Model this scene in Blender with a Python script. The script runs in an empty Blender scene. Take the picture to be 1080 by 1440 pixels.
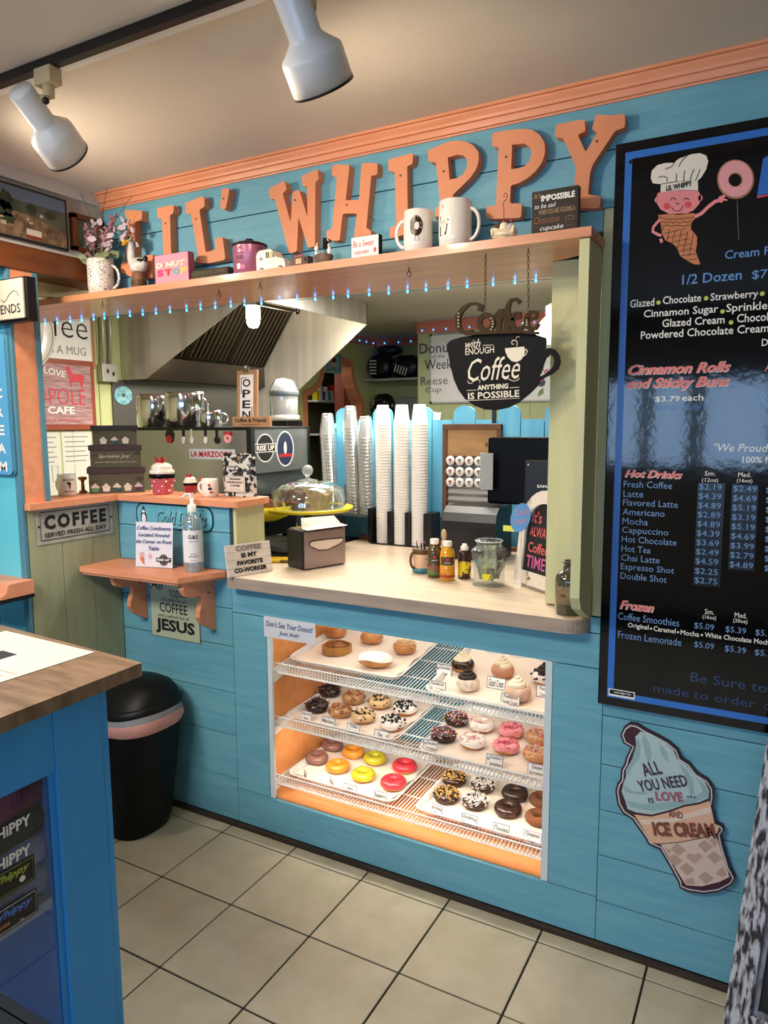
import bpy, math, random
from math import sin, cos, pi, radians
from mathutils import Vector, Matrix
from mathutils.geometry import tessellate_polygon
random.seed(11)
sc = bpy.context.scene
COL = sc.collection

# ---------------------------------------------------------------- camera
CAM = Vector((0.0, -2.09, 1.6))
CR = Vector((0.8768, 0.4808, -0.0052)); CF = Vector((-0.4778, 0.8699, -0.1229))
CR.normalize(); CF.normalize(); CU = CR.cross(CF).normalized(); CR = CF.cross(CU).normalized()
FPX = 1011.5
cam = bpy.data.cameras.new('camera'); camo = bpy.data.objects.new('camera', cam); COL.objects.link(camo)
cam.sensor_fit = 'HORIZONTAL'; cam.sensor_width = 36; cam.lens = FPX / 1080 * 36; cam.clip_start = 0.02
camo.matrix_world = Matrix(((CR.x, CU.x, -CF.x, CAM.x), (CR.y, CU.y, -CF.y, CAM.y), (CR.z, CU.z, -CF.z, CAM.z), (0, 0, 0, 1)))
sc.camera = camo

# ---------------------------------------------------------------- world, exposure, area lights
w = bpy.data.worlds.new('world'); sc.world = w; w.use_nodes = True
w.node_tree.nodes['Background'].inputs[0].default_value = (0.62, 0.74, 1.0, 1)
w.node_tree.nodes['Background'].inputs[1].default_value = 0.25
sc.view_settings.view_transform = 'Standard'; sc.view_settings.look = 'None'
sc.view_settings.exposure = 0.0; sc.view_settings.gamma = 1.0; sc.view_settings.use_curve_mapping = False

def area(name, loc, size, power, col, rot=(0, 0, 0), sy=None):
    l = bpy.data.lights.new(name, 'AREA'); l.energy = power; l.color = col; l.size = size
    if sy: l.shape = 'RECTANGLE'; l.size_y = sy
    o = bpy.data.objects.new(name, l); o.location = loc; o.rotation_euler = rot; COL.objects.link(o); return o
def spot(name, loc, target, power, col, ang=70, r=.05, blend=.6):
    l = bpy.data.lights.new(name, 'SPOT'); l.energy = power; l.color = col; l.spot_size = radians(ang); l.shadow_soft_size = r; l.spot_blend = blend
    o = bpy.data.objects.new(name, l); o.location = loc
    o.rotation_euler = (Vector(target) - Vector(loc)).to_track_quat('-Z', 'Y').to_euler(); COL.objects.link(o); return o
WARM = (1.0, .83, .62); NEUT = (1.0, .93, .82); DAY = (.60, .78, 1.0)
# unseen fill lamp added under the shop ceiling, daylight through the shop front, kitchen ceiling panels
area('ceiling_fill_light', (-1.9, -2.1, 2.46), 1.1, 74, NEUT, sy=.5)
WINS = [(-3.3, -2.3, .5, 2.1), (-2.2, -1.5, .5, 2.1), (-1.34, -1.04, 1.22, 1.95), (-.98, -.66, 1.22, 1.95), (-.58, -.05, 1.22, 1.95), (.1, .75, 1.22, 1.95)]  # the two large leftmost windows are unseen, added for fill light
for x0_, x1_, z0_, z1_ in WINS:
    a_ = (x1_ - x0_) * (z1_ - z0_); area('shop_front_daylight', ((x0_+x1_)/2, -4.46, (z0_+z1_)/2), x1_ - x0_, a_ * (48 if z0_ > 1 else 11), (.40, .64, 1.0), (radians(90), 0, 0), sy=z1_ - z0_)
area('kitchen_ceiling_light', (-2.25, 1.5, 2.46), 1.0, 92, NEUT, sy=.5)
area('kitchen_ceiling_light', (-1.4, .80, 2.46), .9, 26, NEUT, sy=.4)  # unseen lamp, placed to brighten the near end of the hood
area('back_room_light', (-4.6, 4.2, 2.3), .6, 10, NEUT)
spot('track_spot', (-2.2, -.80, 2.30), (-1.6, 0, 1.75), 23, WARM, 155)
spot('track_spot', (-1.1, -.80, 2.30), (-.7, 0, 1.75), 15, WARM, 155)

# ---------------------------------------------------------------- pixel rays -> world points (reads a measured spot of the photograph at a known plane)
def ray(px, py): return CR * (px - 540) + CU * (720 - py) + CF * FPX
def onz(px, py, z): r = ray(px, py); return CAM + r * ((z - CAM.z) / r.z)
def ony(px, py, y): r = ray(px, py); return CAM + r * ((y - CAM.y) / r.y)
def onx(px, py, x): r = ray(px, py); return CAM + r * ((x - CAM.x) / r.x)

# ---------------------------------------------------------------- materials
def lin(h):
    h = h.lstrip('#'); c = [int(h[i:i+2], 16) / 255 for i in (0, 2, 4)]
    return tuple(x / 12.92 if x <= .04045 else ((x + .055) / 1.055) ** 2.4 for x in c) + (1,)
MATS = {}
def mat(name, col, rough=.5, metal=0, col2=None, scale=6, stretch=(1, 1, 1), bump=0, bscale=None, spec=None, trans=0, ior=1.45, emit=0, detail=4, lo=.35, hi=.65, coat=0, alpha=1, sss=0):
    if name in MATS: return MATS[name]
    m = bpy.data.materials.new(name); m.use_nodes = True; nt = m.node_tree; N = nt.nodes; L = nt.links
    b = N['Principled BSDF']; c = lin(col)
    b.inputs['Base Color'].default_value = c; b.inputs['Roughness'].default_value = rough; b.inputs['Metallic'].default_value = metal
    b.inputs['IOR'].default_value = ior
    if trans: b.inputs['Transmission Weight'].default_value = trans
    if spec is not None: b.inputs['Specular IOR Level'].default_value = spec
    if coat: b.inputs['Coat Weight'].default_value = coat; b.inputs['Coat Roughness'].default_value = .08
    if alpha < 1: b.inputs['Alpha'].default_value = alpha
    if sss: b.inputs['Subsurface Weight'].default_value = sss; b.inputs['Subsurface Radius'].default_value = (.01, .006, .004); b.inputs['Subsurface Scale'].default_value = .5
    if emit: b.inputs['Emission Color'].default_value = c; b.inputs['Emission Strength'].default_value = emit
    if col2 or bump:
        tc = N.new('ShaderNodeTexCoord'); mp = N.new('ShaderNodeMapping'); mp.inputs['Scale'].default_value = stretch
        L.new(tc.outputs['Object'], mp.inputs[0])
    if col2:
        no = N.new('ShaderNodeTexNoise'); no.inputs['Scale'].default_value = scale; no.inputs['Detail'].default_value = detail; L.new(mp.outputs[0], no.inputs[0])
        rp = N.new('ShaderNodeValToRGB'); rp.color_ramp.elements[0].position = lo; rp.color_ramp.elements[1].position = hi
        rp.color_ramp.elements[0].color = c; rp.color_ramp.elements[1].color = lin(col2)
        L.new(no.outputs[0], rp.inputs[0]); L.new(rp.outputs[0], b.inputs['Base Color'])
    if bump:
        nb = N.new('ShaderNodeTexNoise'); nb.inputs['Scale'].default_value = bscale or scale * 3; nb.inputs['Detail'].default_value = 3; L.new(mp.outputs[0], nb.inputs[0])
        bp = N.new('ShaderNodeBump'); bp.inputs['Strength'].default_value = bump; bp.inputs['Distance'].default_value = .01
        L.new(nb.outputs[0], bp.inputs['Height']); L.new(bp.outputs[0], b.inputs['Normal'])
    MATS[name] = m; return m
def clear(name, tint='#ffffff', refl=.12, alpha=.12, rough=.02):
    """thin clear sheet: mostly transparent with a glossy reflection that grows at grazing angles"""
    if name in MATS: return MATS[name]
    m = bpy.data.materials.new(name); m.use_nodes = True; nt = m.node_tree; N = nt.nodes; L = nt.links
    N.clear(); out = N.new('ShaderNodeOutputMaterial'); t = N.new('ShaderNodeBsdfTransparent'); t.inputs[0].default_value = lin(tint)
    g = N.new('ShaderNodeBsdfGlossy'); g.inputs['Roughness'].default_value = rough; g.inputs[0].default_value = (1, 1, 1, 1)
    d = N.new('ShaderNodeBsdfDiffuse'); d.inputs[0].default_value = lin(tint)
    fr = N.new('ShaderNodeFresnel'); ge = N.new('ShaderNodeNewGeometry'); mr = N.new('ShaderNodeMapRange')
    mr.inputs['To Min'].default_value = 1.45; mr.inputs['To Max'].default_value = 1/1.45; L.new(ge.outputs['Backfacing'], mr.inputs['Value']); L.new(mr.outputs[0], fr.inputs[0])
    ml = N.new('ShaderNodeMath'); ml.operation = 'MULTIPLY'; ml.inputs[1].default_value = refl / .04; ml.use_clamp = True; L.new(fr.outputs[0], ml.inputs[0])
    m1 = N.new('ShaderNodeMixShader'); m1.inputs[0].default_value = alpha; L.new(t.outputs[0], m1.inputs[1]); L.new(d.outputs[0], m1.inputs[2])
    m2 = N.new('ShaderNodeMixShader'); L.new(ml.outputs[0], m2.inputs[0]); L.new(m1.outputs[0], m2.inputs[1]); L.new(g.outputs[0], m2.inputs[2])
    L.new(m2.outputs[0], out.inputs[0]); MATS[name] = m; return m

BLUE = mat('turquoise painted boards', '#5f9db2', .55, col2='#6ca8ba', scale=4, stretch=(1, 1, 9), bump=.12, bscale=14)
BLUEK = mat('sky blue painted pickets', '#6fc0e0', .5, col2='#5fb2d6', scale=3, stretch=(8, 8, 1), bump=.1)
TEAL = mat('teal trim paint', '#4c8094', .5, col2='#568a9e', scale=5, stretch=(1, 1, .3))
CYAN = mat('bright cyan wall paint', '#5fc4d6', .5, col2='#6accdc', scale=4)
CORAL = mat('coral painted wood', '#e59a74', .42, col2='#dc8f68', scale=5, stretch=(1, 6, 6), bump=.08, bscale=30)
CORALW = mat('coral stained wood board', '#dd9872', .35, col2='#c48560', scale=2.2, stretch=(1.2, 14, 14), bump=.05, coat=.3)
LIME = mat('pale yellow green paint', '#cfcc9c', .55, col2='#c6c494', scale=4, stretch=(6, 6, .5))
SAGE = mat('sage green panelling', '#a3a685', .6, col2='#9a9e7d', scale=4, stretch=(6, 6, .5))
KGREEN = mat('kitchen wall green', '#cdd49c', .6, col2='#c5cc94', scale=3)
CEIL = mat('ceiling off white', '#ddd2c4', .9, col2='#d5cabb', scale=2, bump=.05, bscale=60)
TILE = mat('beige ceramic floor tile', '#bfb69f', .4, col2='#afa58c', scale=9, bump=.06, bscale=90, detail=8, lo=.3, hi=.7)
TILE2 = mat('beige ceramic floor tile darker', '#bbb29b', .38, col2='#aaa088', scale=7, bump=.06, bscale=90, detail=8, lo=.3, hi=.7)
GROUT = mat('dark grout', '#2e2822', .9)
DARKWOOD = mat('dark skirting wood', '#3d3328', .8, col2='#2c241c', scale=8, stretch=(1, 8, 8))
BEAM = mat('brown stained beam', '#7a4420', .4, col2='#4e2a12', scale=3, stretch=(6, 1, 5), bump=.1)
LAM = mat('pale wood grain laminate', '#d8c7b0', .28, col2='#cbb9a1', scale=3, stretch=(1.2, 12, 12))
LAME = mat('grey wood grain laminate edge', '#a89686', .4, col2='#96857a', scale=4, stretch=(1.5, 14, 14))
WHITE = mat('white paint', '#e8e6e2', .5)
GWHITE = mat('gloss white ceramic', '#ece6dc', .15, coat=.6)
PAPER = mat('white paper', '#eeeae4', .8)
CREAM = mat('cream print', '#ece2ce', .7)
BLACK = mat('black satin', '#0d0d0f', .35)
BLACKG = mat('black gloss', '#08090c', .3, spec=.12)
MATTE = mat('matte black', '#141312', .8)
INK = mat('black ink', '#16161a', .7)
WINK = mat('white ink', '#f2efe8', .6)
NAVY = mat('navy ink', '#24487c', .6)
STEEL = mat('brushed stainless', '#b9b6ae', .3, 1, col2='#a5a29a', scale=3, stretch=(2, 2, .4), bump=.03)
CHROME = mat('polished steel', '#d6d6d8', .12, 1)
DSTEEL = mat('dark filter steel', '#37322c', .35, .9)
PANEL = mat('mirror polished steel panel', '#b4b8b4', .22, .85)
GREYM = mat('grey painted metal', '#6e767a', .5, .2)
WIRE = mat('white coated wire', '#e9e9e6', .35)
BROWN = mat('coffee brown board', '#5c4022', .6, col2='#4c341a', scale=8)
WOOD = mat('mid brown wood', '#8a5c34', .5, col2='#6e4526', scale=4, stretch=(1, 8, 1), bump=.05)
LWOOD = mat('light tan wood', '#b58a62', .55, col2='#a67b54', scale=4, stretch=(1, 8, 1))
PINK = mat('soft pink', '#e59db0', .5)
RED = mat('glossy red', '#c2272e', .3)
PINKR = mat('pink red print', '#d8404e', .5)
YELL = mat('yellow enamel', '#e6d42a', .3)
BLUEL = mat('menu blue ink', '#5a8fce', .5)
BORD = mat('blue border', '#2f6fc4', .3)
REDL = mat('menu red ink', '#e8746c', .5)
GLASS = clear('clear glass'); PLAS = clear('clear plastic', '#f4f6f8', .10, .22, .12)
TRAYM = clear('clear tray plastic', '#f6f2ee', .05, .72, .2)

# ---------------------------------------------------------------- mesh builder
class Fr:
    """frame: origin o, right u, up v, outward n"""
    def __init__(s, o, u=(1, 0, 0), v=(0, 0, 1)):
        s.o = Vector(o); s.u = Vector(u).normalized(); s.v = Vector(v).normalized(); s.n = s.u.cross(s.v).normalized()
    def p(s, a, b, c=0): return s.o + s.u * a + s.v * b + s.n * c
def fwd(o): return Fr(o, (1, 0, 0), (0, 0, 1))          # faces -y
def side(o): return Fr(o, (0, 1, 0), (0, 0, 1))         # faces +x
class MB:
    def __init__(s): s.v = []; s.f = []; s.m = []; s.s = []
    def add(s, vs, fs, m=0, sm=False):
        k = len(s.v); s.v += [Vector(q) for q in vs]
        for f in fs: s.f.append([i + k for i in f]); s.m.append(m); s.s.append(sm)
        return s
    def box(s, x0, x1, y0, y1, z0, z1, m=0):
        return s.add([(x, y, z) for x in (x0, x1) for y in (y0, y1) for z in (z0, z1)],
                     [(0, 1, 3, 2), (4, 6, 7, 5), (0, 4, 5, 1), (2, 3, 7, 6), (0, 2, 6, 4), (1, 5, 7, 3)], m)
    def fbox(s, fr, a0, a1, b0, b1, c0, c1, m=0):
        return s.add([fr.p(a, b, c) for a in (a0, a1) for b in (b0, b1) for c in (c0, c1)],
                     [(0, 1, 3, 2), (4, 6, 7, 5), (0, 4, 5, 1), (2, 3, 7, 6), (0, 2, 6, 4), (1, 5, 7, 3)], m)
    def prism(s, fr, poly, c0, c1, m=0, holes=(), ms=None, sm=False):
        """poly = [(a,b)...]; extrude along frame normal from c0 to c1"""
        ar = sum(poly[i][0] * poly[(i+1) % len(poly)][1] - poly[(i+1) % len(poly)][0] * poly[i][1] for i in range(len(poly)))
        if ar < 0: poly = poly[::-1]
        loops = [list(poly)] + [list(h) for h in holes]
        flat = [q for l in loops for q in l]; n = len(flat)
        tris = tessellate_polygon([[Vector((a, b, 0)) for a, b in l] for l in loops])
        T = []
        for t in tris:
            a, b, c = [flat[i] for i in t]
            cr = (b[0]-a[0])*(c[1]-a[1]) - (b[1]-a[1])*(c[0]-a[0])
            T.append(tuple(t) if cr > 0 else tuple(t)[::-1])
        vs = [fr.p(a, b, c1) for a, b in flat] + [fr.p(a, b, c0) for a, b in flat]
        s.add(vs, T + [tuple(i + n for i in t)[::-1] for t in T], m)
        k = 0; ms = m if ms is None else ms
        for li, l in enumerate(loops):
            ln = len(l); fs = []
            for i in range(ln):
                j = (i + 1) % ln; q = (i, i + ln, j + ln, j) ; fs.append(q if li == 0 else q[::-1] if False else q)
            s.add([fr.p(a, b, c1) for a, b in l] + [fr.p(a, b, c0) for a, b in l], fs, ms, sm); k += ln
        return s
    def lathe(s, prof, c=(0, 0, 0), seg=24, m=0, sm=True, ax=None, sx=1, sy=1):
        c = Vector(c); vs = []; n = len(prof)
        if ax is None: e1, e2, e3 = Vector((1, 0, 0)), Vector((0, 1, 0)), Vector((0, 0, 1))
        else:
            e3 = Vector(ax).normalized(); e1 = e3.orthogonal().normalized(); e2 = e3.cross(e1)
        for i in range(seg):
            a = 2 * pi * i / seg
            for r, z in prof: vs.append(c + e1 * (r * cos(a) * sx) + e2 * (r * sin(a) * sy) + e3 * z)
        fs = []
        for i in range(seg):
            j = (i + 1) % seg
            for k in range(n - 1): fs.append((i * n + k, j * n + k, j * n + k + 1, i * n + k + 1))
        s.add(vs, fs, m, sm)
        for k, flip in ((0, True), (n - 1, False)):
            if prof[k][0] > 1e-5:
                loop = [i * n + k for i in range(seg)]; s.add([vs[i] for i in loop], [tuple(range(seg))[::-1] if flip else tuple(range(seg))], m)
        return s
    def cyl(s, a, b, r, seg=12, m=0, r2=None):
        a = Vector(a); b = Vector(b); d = (b - a).length
        return s.lathe([(r, 0), (r if r2 is None else r2, d)], a, seg, m, True, b - a)
    def tube(s, pts, r, seg=6, m=0, closed=False):
        pts = [Vector(q) for q in pts]; n = len(pts); vs = []; up = None
        for i, q in enumerate(pts):
            a = pts[i-1] if (i or closed) else q; b = pts[(i+1) % n] if (i < n-1 or closed) else q
            t = (b - a).normalized()
            e1 = t.orthogonal().normalized() if up is None else (up - t * up.dot(t)).normalized()
            up = e1; e2 = t.cross(e1); rr = r[i] if isinstance(r, (list, tuple)) else r
            vs += [q + (e1 * cos(2*pi*k/seg) + e2 * sin(2*pi*k/seg)) * rr for k in range(seg)]
        fs = []
        for i in range(n if closed else n - 1):
            j = (i + 1) % n
            for k in range(seg): l = (k + 1) % seg; fs.append((i*seg+k, i*seg+l, j*seg+l, j*seg+k))
        if not closed: fs += [tuple(range(seg))[::-1], tuple((n-1)*seg + k for k in range(seg))]
        return s.add(vs, fs, m, True)
    def ball(s, c, r, seg=12, rings=8, m=0, fn=None):
        c = Vector(c); r = (r, r, r) if isinstance(r, (int, float)) else r; vs = [c + Vector((0, 0, -r[2]))]
        for i in range(1, rings):
            t = -pi/2 + pi * i / rings
            for k in range(seg):
                a = 2*pi*k/seg; d = Vector((cos(t)*cos(a)*r[0], cos(t)*sin(a)*r[1], sin(t)*r[2]))
                vs.append(c + (d * fn(a, t) if fn else d))
        vs.append(c + Vector((0, 0, r[2]))); L = len(vs) - 1; fs = []
        for k in range(seg):
            l = (k+1) % seg; fs.append((0, 1+l, 1+k)); fs.append((L, 1+(rings-2)*seg+k, 1+(rings-2)*seg+l))
            for i in range(rings-2): fs.append((1+i*seg+k, 1+i*seg+l, 1+(i+1)*seg+l, 1+(i+1)*seg+k))
        return s.add(vs, fs, m, True)
    def build(s, name, mats, parent=None, kind=None, bev=0, label=None):
        me = bpy.data.meshes.new(name); off = Vector((0, 0, 0)); p = parent
        while p is not None: off += p.location; p = p.parent
        me.from_pydata([tuple(q - off) for q in s.v], [], s.f)
        if not isinstance(mats, (list, tuple)): mats = [mats]
        for q in mats: me.materials.append(q)
        me.polygons.foreach_set('material_index', s.m); me.polygons.foreach_set('use_smooth', s.s); me.update()
        o = bpy.data.objects.new(name, me); COL.objects.link(o)
        if parent is not None: o.parent = parent
        if kind: o['kind'] = kind
        if label: o['label'] = label
        if bev:
            md = o.modifiers.new('bevel', 'BEVEL'); md.width = bev; md.segments = 2; md.limit_method = 'ANGLE'; md.angle_limit = radians(40)
        return o
def one(name, mats, fn, parent=None, **k):
    b = MB(); fn(b); return b.build(name, mats, parent, **k)
def bx(name, m, parent, x0, x1, y0, y1, z0, z1, bev=0, **k): return MB().box(x0, x1, y0, y1, z0, z1).build(name, m, parent, bev=bev, **k)
def thing(name, label, cat, loc=(0, 0, 0), group=None, rz=0):
    o = bpy.data.objects.new(name, None); COL.objects.link(o); o.location = loc; o.rotation_euler.z = rz
    o.empty_display_size = .05
    o['label'] = label; o['category'] = cat
    if group: o['group'] = group
    return o
def tag(o, label, cat, group=None):
    o['label'] = label; o['category'] = cat
    if group: o['group'] = group
    return o
def dup(root, loc, label=None, rz=None, sc_=None, group=None):
    r = root.copy(); COL.objects.link(r); r.location = loc
    if rz is not None: r.rotation_euler.z = rz
    if sc_: r.scale = (sc_, sc_, sc_) if isinstance(sc_, (int, float)) else sc_
    if label: r['label'] = label
    if group: r['group'] = group
    for ch in list(root.children):
        c = ch.copy(); COL.objects.link(c); c.parent = r
        for g in list(ch.children):
            d = g.copy(); COL.objects.link(d); d.parent = c
    return r
def text(body, fr, a, b, w, h, m, parent, bold=0, shear=0, lift=.0008, rot=0, align='C', ext=0, sp=1, curve=0):
    """flat lettering fitted to w x h in the frame; centred on (a,b) (or left edge at a)"""
    cu = bpy.data.curves.new('txt', 'FONT'); cu.body = body; cu.resolution_u = 2; cu.offset = bold; cu.shear = shear; cu.space_character = sp
    cu.align_x = 'CENTER'; ob = bpy.data.objects.new('txt', cu)
    me = bpy.data.meshes.new_from_object(ob); bpy.data.objects.remove(ob); bpy.data.curves.remove(cu)
    if not me.vertices: return None
    xs = [v.co.x for v in me.vertices]; ys = [v.co.y for v in me.vertices]
    x0, x1, y0, y1 = min(xs), max(xs), min(ys), max(ys)
    if w is None: w = (x1 - x0) * h / (y1 - y0)
    if h is None: h = (y1 - y0) * w / (x1 - x0)
    sx = w / max(1e-6, x1 - x0); sy = h / max(1e-6, y1 - y0); cr, sr = cos(rot), sin(rot)
    if align == 'L': a += w / 2
    off = Vector((0, 0, 0)); p = parent
    while p is not None: off += p.location; p = p.parent
    for v in me.vertices:
        X = (v.co.x - (x0+x1)/2) * sx; Y = (v.co.y - (y0+y1)/2) * sy
        if curve: Y += curve * (1 - (2 * X / w) ** 2)
        v.co = fr.p(a + X*cr - Y*sr, b + X*sr + Y*cr, lift) - off
    me.materials.clear(); me.materials.append(m); me.name = 'lettering'
    if ext:
        pass
    o = bpy.data.objects.new('lettering', me); COL.objects.link(o); o.parent = parent
    if ext:
        md = o.modifiers.new('solid', 'SOLIDIFY'); md.thickness = ext; md.offset = 1
    return o
def lines(fr, rows, m, parent, **k):
    for r in rows:
        kk = dict(k); mm = m
        if len(r) > 5: kk.update(r[5])
        if 'm' in kk: mm = kk.pop('m')
        text(r[0], fr, r[1], r[2], r[3], r[4], mm, parent, **kk)
def structure(o): o['kind'] = 'structure'; return o
def sroot(name):
    o = bpy.data.objects.new(name, None); COL.objects.link(o); o['kind'] = 'structure'; return o
# ================================================================ setting
# floor with single tiles
fl = structure(bx('floor', GROUT, None, -5.2, 2.2, -4.6, 6.1, -.08, -.005))
P = .3176; x0g, y0g = -1.849, -.066
proto = {}
def tile(i, j, hy):
    key = (hy, (i * 7 + j * 3) % 3)
    if key not in proto:
        o = bx('tile', TILE if key[1] else TILE2, None, 0, P - .006, -hy + .006, 0, -.006, .0, bev=.0018); o.parent = fl; proto[key] = o
    else:
        o = proto[key].copy(); COL.objects.link(o)
    o.location = (x0g + P * i + .003, (y0g - P * j - .003) if j >= 0 else -.003, random.uniform(-.0004, .0004))
for i in range(-2, 11):
    for j in range(0, 11): tile(i, j, P)
    tile(i, -1, .066)

ceil = structure(bx('ceiling', CEIL, None, -5.2, 2.2, -4.6, 6.1, 2.5, 2.6))

# front wall: backing plus shiplap boards
WX1 = 1.75
b = MB()
b.box(-2.50, -1.80, .014, .17, 0, 1.285); b.box(-1.80, -1.724, .014, .10, 0, .985); b.box(-1.724, -.516, .014, .10, 0, .118)
b.box(-1.724, -.516, .014, .10, .957, .985); b.box(-.516, -.46, .014, .10, 0, .985); b.box(-.62, WX1, .10, .16, 1.035, 2.5)
b.box(-.46, WX1, .014, .10, 0, 2.5); b.box(-2.44, -.46, .014, .10, 2.115, 2.5)
wf = structure(b.build('wall_front', mat('wall backing grey', '#4a5252', .8)))
G = .0016
def plank(x0, x1, z0, z1, m=BLUE, th=.014, y=0.0):
    return bx('plank', m, wf, x0 + G/2, x1 - G/2, y, y + th - .0005, z0 + G, z1 - G, bev=.001)
ZL = [.02, .196, .376, .552, .740, .891, 1.04, 1.186, 1.287]
for a, c in zip(ZL, ZL[1:]): plank(-2.42, -1.818, a, c)
for a, c in zip([.02, .152, .301, .446, .590, .741, .89, 1.035, 1.185, 1.335, 1.485, 1.635, 1.785, 1.935, 2.03, 2.178, 2.328],
                [.152, .301, .446, .590, .741, .89, 1.035, 1.185, 1.335, 1.485, 1.635, 1.785, 1.935, 2.03, 2.178, 2.328, 2.455]):
    if c <= 1.04: plank(-.416, WX1, a, c)
    elif a < 2.03: plank(-.43, WX1, a, c)
    elif a < 2.1: plank(-2.42, -.457, 2.117, c); plank(-.43, WX1, 2.117, c)
    else: plank(-2.42, WX1, a, c)
plank(-1.818, -.416, .879, .985); plank(-.565, -.416, .985, 1.035) if False else None
plank(-1.818, -.416, .02, .161); plank(-1.818, -1.656, .161, .879); plank(-.567, -.416, .161, .879)
plank(-.46, -.416, .985, 1.034)
plank(-.43, WX1, 2.03, 2.117); plank(-.457, -.430, 1.036, 2.179, LIME)
b = MB(); b.box(-2.42, WX1, -.012, .0, -.004, .018); structure(b.build('baseboard_front', DARKWOOD))

# crown moulding, profile extruded along the wall
def crown(name, fr, L, H, D, m, z=2.5):
    prof = [(0, 0), (D, 0), (D, -.14*H), (.80*D, -.15*H), (.78*D, -.24*H), (.60*D, -.44*H), (.56*D, -.58*H), (.38*D, -.60*H), (.36*D, -.70*H), (.30*D, -.90*H), (.14*D, -.92*H), (.12*D, -H), (0, -H)]
    b = MB(); n = len(prof)
    vs = [fr.p(a, pb, pc) for a in (0, L) for pc, pb in prof]
    b.add(vs, [(i, (i+1) % n, n + (i+1) % n, n + i) for i in range(n)] + [tuple(range(n)), tuple(range(n, 2*n))[::-1]])
    return structure(b.build(name, m))
crown('trim_1', fwd((-2.43, 0, 2.5)), 4.2, .054, .046, CORAL)

# left partition: half wall with vertical boards, column, cyan return wall, beam above
b = MB(); b.box(-2.54, -2.434, -.42, .17, 0, 1.285)
wl = structure(b.build('wall_left', SAGE))
for y0, y1 in ((-.136, .0), (-.277, -.136), (-.418, -.277)):
    bx('plank', SAGE, wl, -2.434, -2.42, y0 + .001, y1 - .001, .02, 1.287, bev=.0012)
bx('column_board', CORAL, wl, -2.54, -2.420, -.420, -.338, 1.312, 2.15, bev=.001, label='coral painted column face')
bx('jamb_strip', TEAL, wl, -2.54, -2.417, -.338, -.316, 1.312, 2.15, bev=.001)
bx('lintel', LIME, wl, -2.60, -2.55, -.5, .10, 2.10, 2.16)
bx('jamb_strip', TEAL, wl, -2.452, -2.420, -.434, -.421, 0, 2.15, bev=.001)
wy = bx('wall_return', CYAN, None, -3.7, -2.452, -.43, -.34, 0, 2.16); wy['kind'] = 'structure'
structure(bx('wall_reflection_panel', mat('reflection panel beige', '#b0ab90', .8), None, -3.9, -2.545, -.338, -.325, 0, 2.5))  # unseen panel added to neutralise the tone the espresso machine reflects
bm = structure(bx('trim_2', BEAM, None, -2.56, -2.412, -2.6, .013, 2.15, 2.236, bev=.003))
hw = structure(bx('wall_upper_left', mat('upper wall pale grey', '#b9b4ad', .7), None, -2.56, -2.43, -2.6, .013, 2.237, 2.5))
structure(bx('trim_3', mat('grey white trim', '#c4c2c0', .5), None, -2.43, -2.415, -2.6, .0, 2.237, 2.262, bev=.002))
structure(bx('trim_4', MATS['grey white trim'], None, -2.43, -2.41, -2.6, .0, 2.455, 2.5, bev=.002))
b = MB(); b.box(-2.434, -2.42, -.42, .0, -.004, .018); structure(b.build('baseboard_left', DARKWOOD))

# coral ledge capping the half walls, in two runs
b = MB(); Lp = [(-2.60, -.425), (-2.39, -.425), (-2.39, -.024), (-1.775, -.024), (-1.762, -.012), (-1.762, .17), (-1.775, .19), (-2.60, .19)]
b.prism(Fr((0, 0, 0), (1, 0, 0), (0, 1, 0)), Lp, 1.288, 1.312); b.build('half_wall_ledge', CORAL, bev=.003)
tag(bpy.data.objects['half_wall_ledge'], 'coral ledge board capping the low wall in the left corner', 'ledge')
structure(bx('trim_5', LIME, None, -1.80, -1.786, .001, .17, 1.036, 1.288))

# kitchen shell
KX = -3.9
b = MB()
b.box(KX - .1, KX, -.34, 3.455, 0, 2.5); b.box(KX - .1, KX, 4.565, 4.94, 0, 2.5)
# wall over the scalloped arch
arch = [(3.455, 1.70), (3.455, 1.90), (3.50, 1.905), (3.60, 1.935), (3.69, 1.985), (3.75, 2.06), (3.785, 2.16), (3.80, 2.245), (4.13, 2.26), (4.33, 2.225), (4.345, 2.12), (4.40, 2.0), (4.48, 1.90), (4.565, 1.84), (4.565, 1.70)]
top = [(3.455, 1.7)] + arch[1:-1] + [(4.565, 1.7), (4.565, 2.5), (3.455, 2.5)]
b.prism(Fr((KX, 0, 0), (0, 1, 0), (0, 0, 1)), [(3.455, 2.5)] + arch[1:-1] + [(4.565, 2.5)], -.1, 0)
structure(b.build('wall_kitchen_left', KGREEN))
b = MB(); off = [(y * .86 + .14 * 4.0, z - .055) for y, z in arch[1:-1]]
inner = [(3.51, .6)] + [(max(3.51, min(4.50, 4.01 + (y - 4.01) * .90)), z - .045) for y, z in arch[1:-1]] + [(4.50, .6)]
b.prism(Fr((KX, 0, 0), (0, 1, 0), (0, 0, 1)), [(3.44, .6)] + [(y, z) for y, z in arch[1:-1]] + [(4.58, .6)] + inner[::-1], -.11, .02)
structure(b.build('trim_6', CORAL))
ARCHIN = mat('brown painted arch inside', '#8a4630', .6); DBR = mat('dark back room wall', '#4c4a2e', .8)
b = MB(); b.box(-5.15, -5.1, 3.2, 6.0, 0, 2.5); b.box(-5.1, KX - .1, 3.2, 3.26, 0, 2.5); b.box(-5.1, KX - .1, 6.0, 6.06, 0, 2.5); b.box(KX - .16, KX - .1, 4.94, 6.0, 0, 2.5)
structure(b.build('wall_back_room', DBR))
bx('door_casing', ARCHIN, bpy.data.objects['wall_kitchen_left'], KX - .22, KX - .105, 4.35, 4.60, 0, 2.2)
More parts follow.
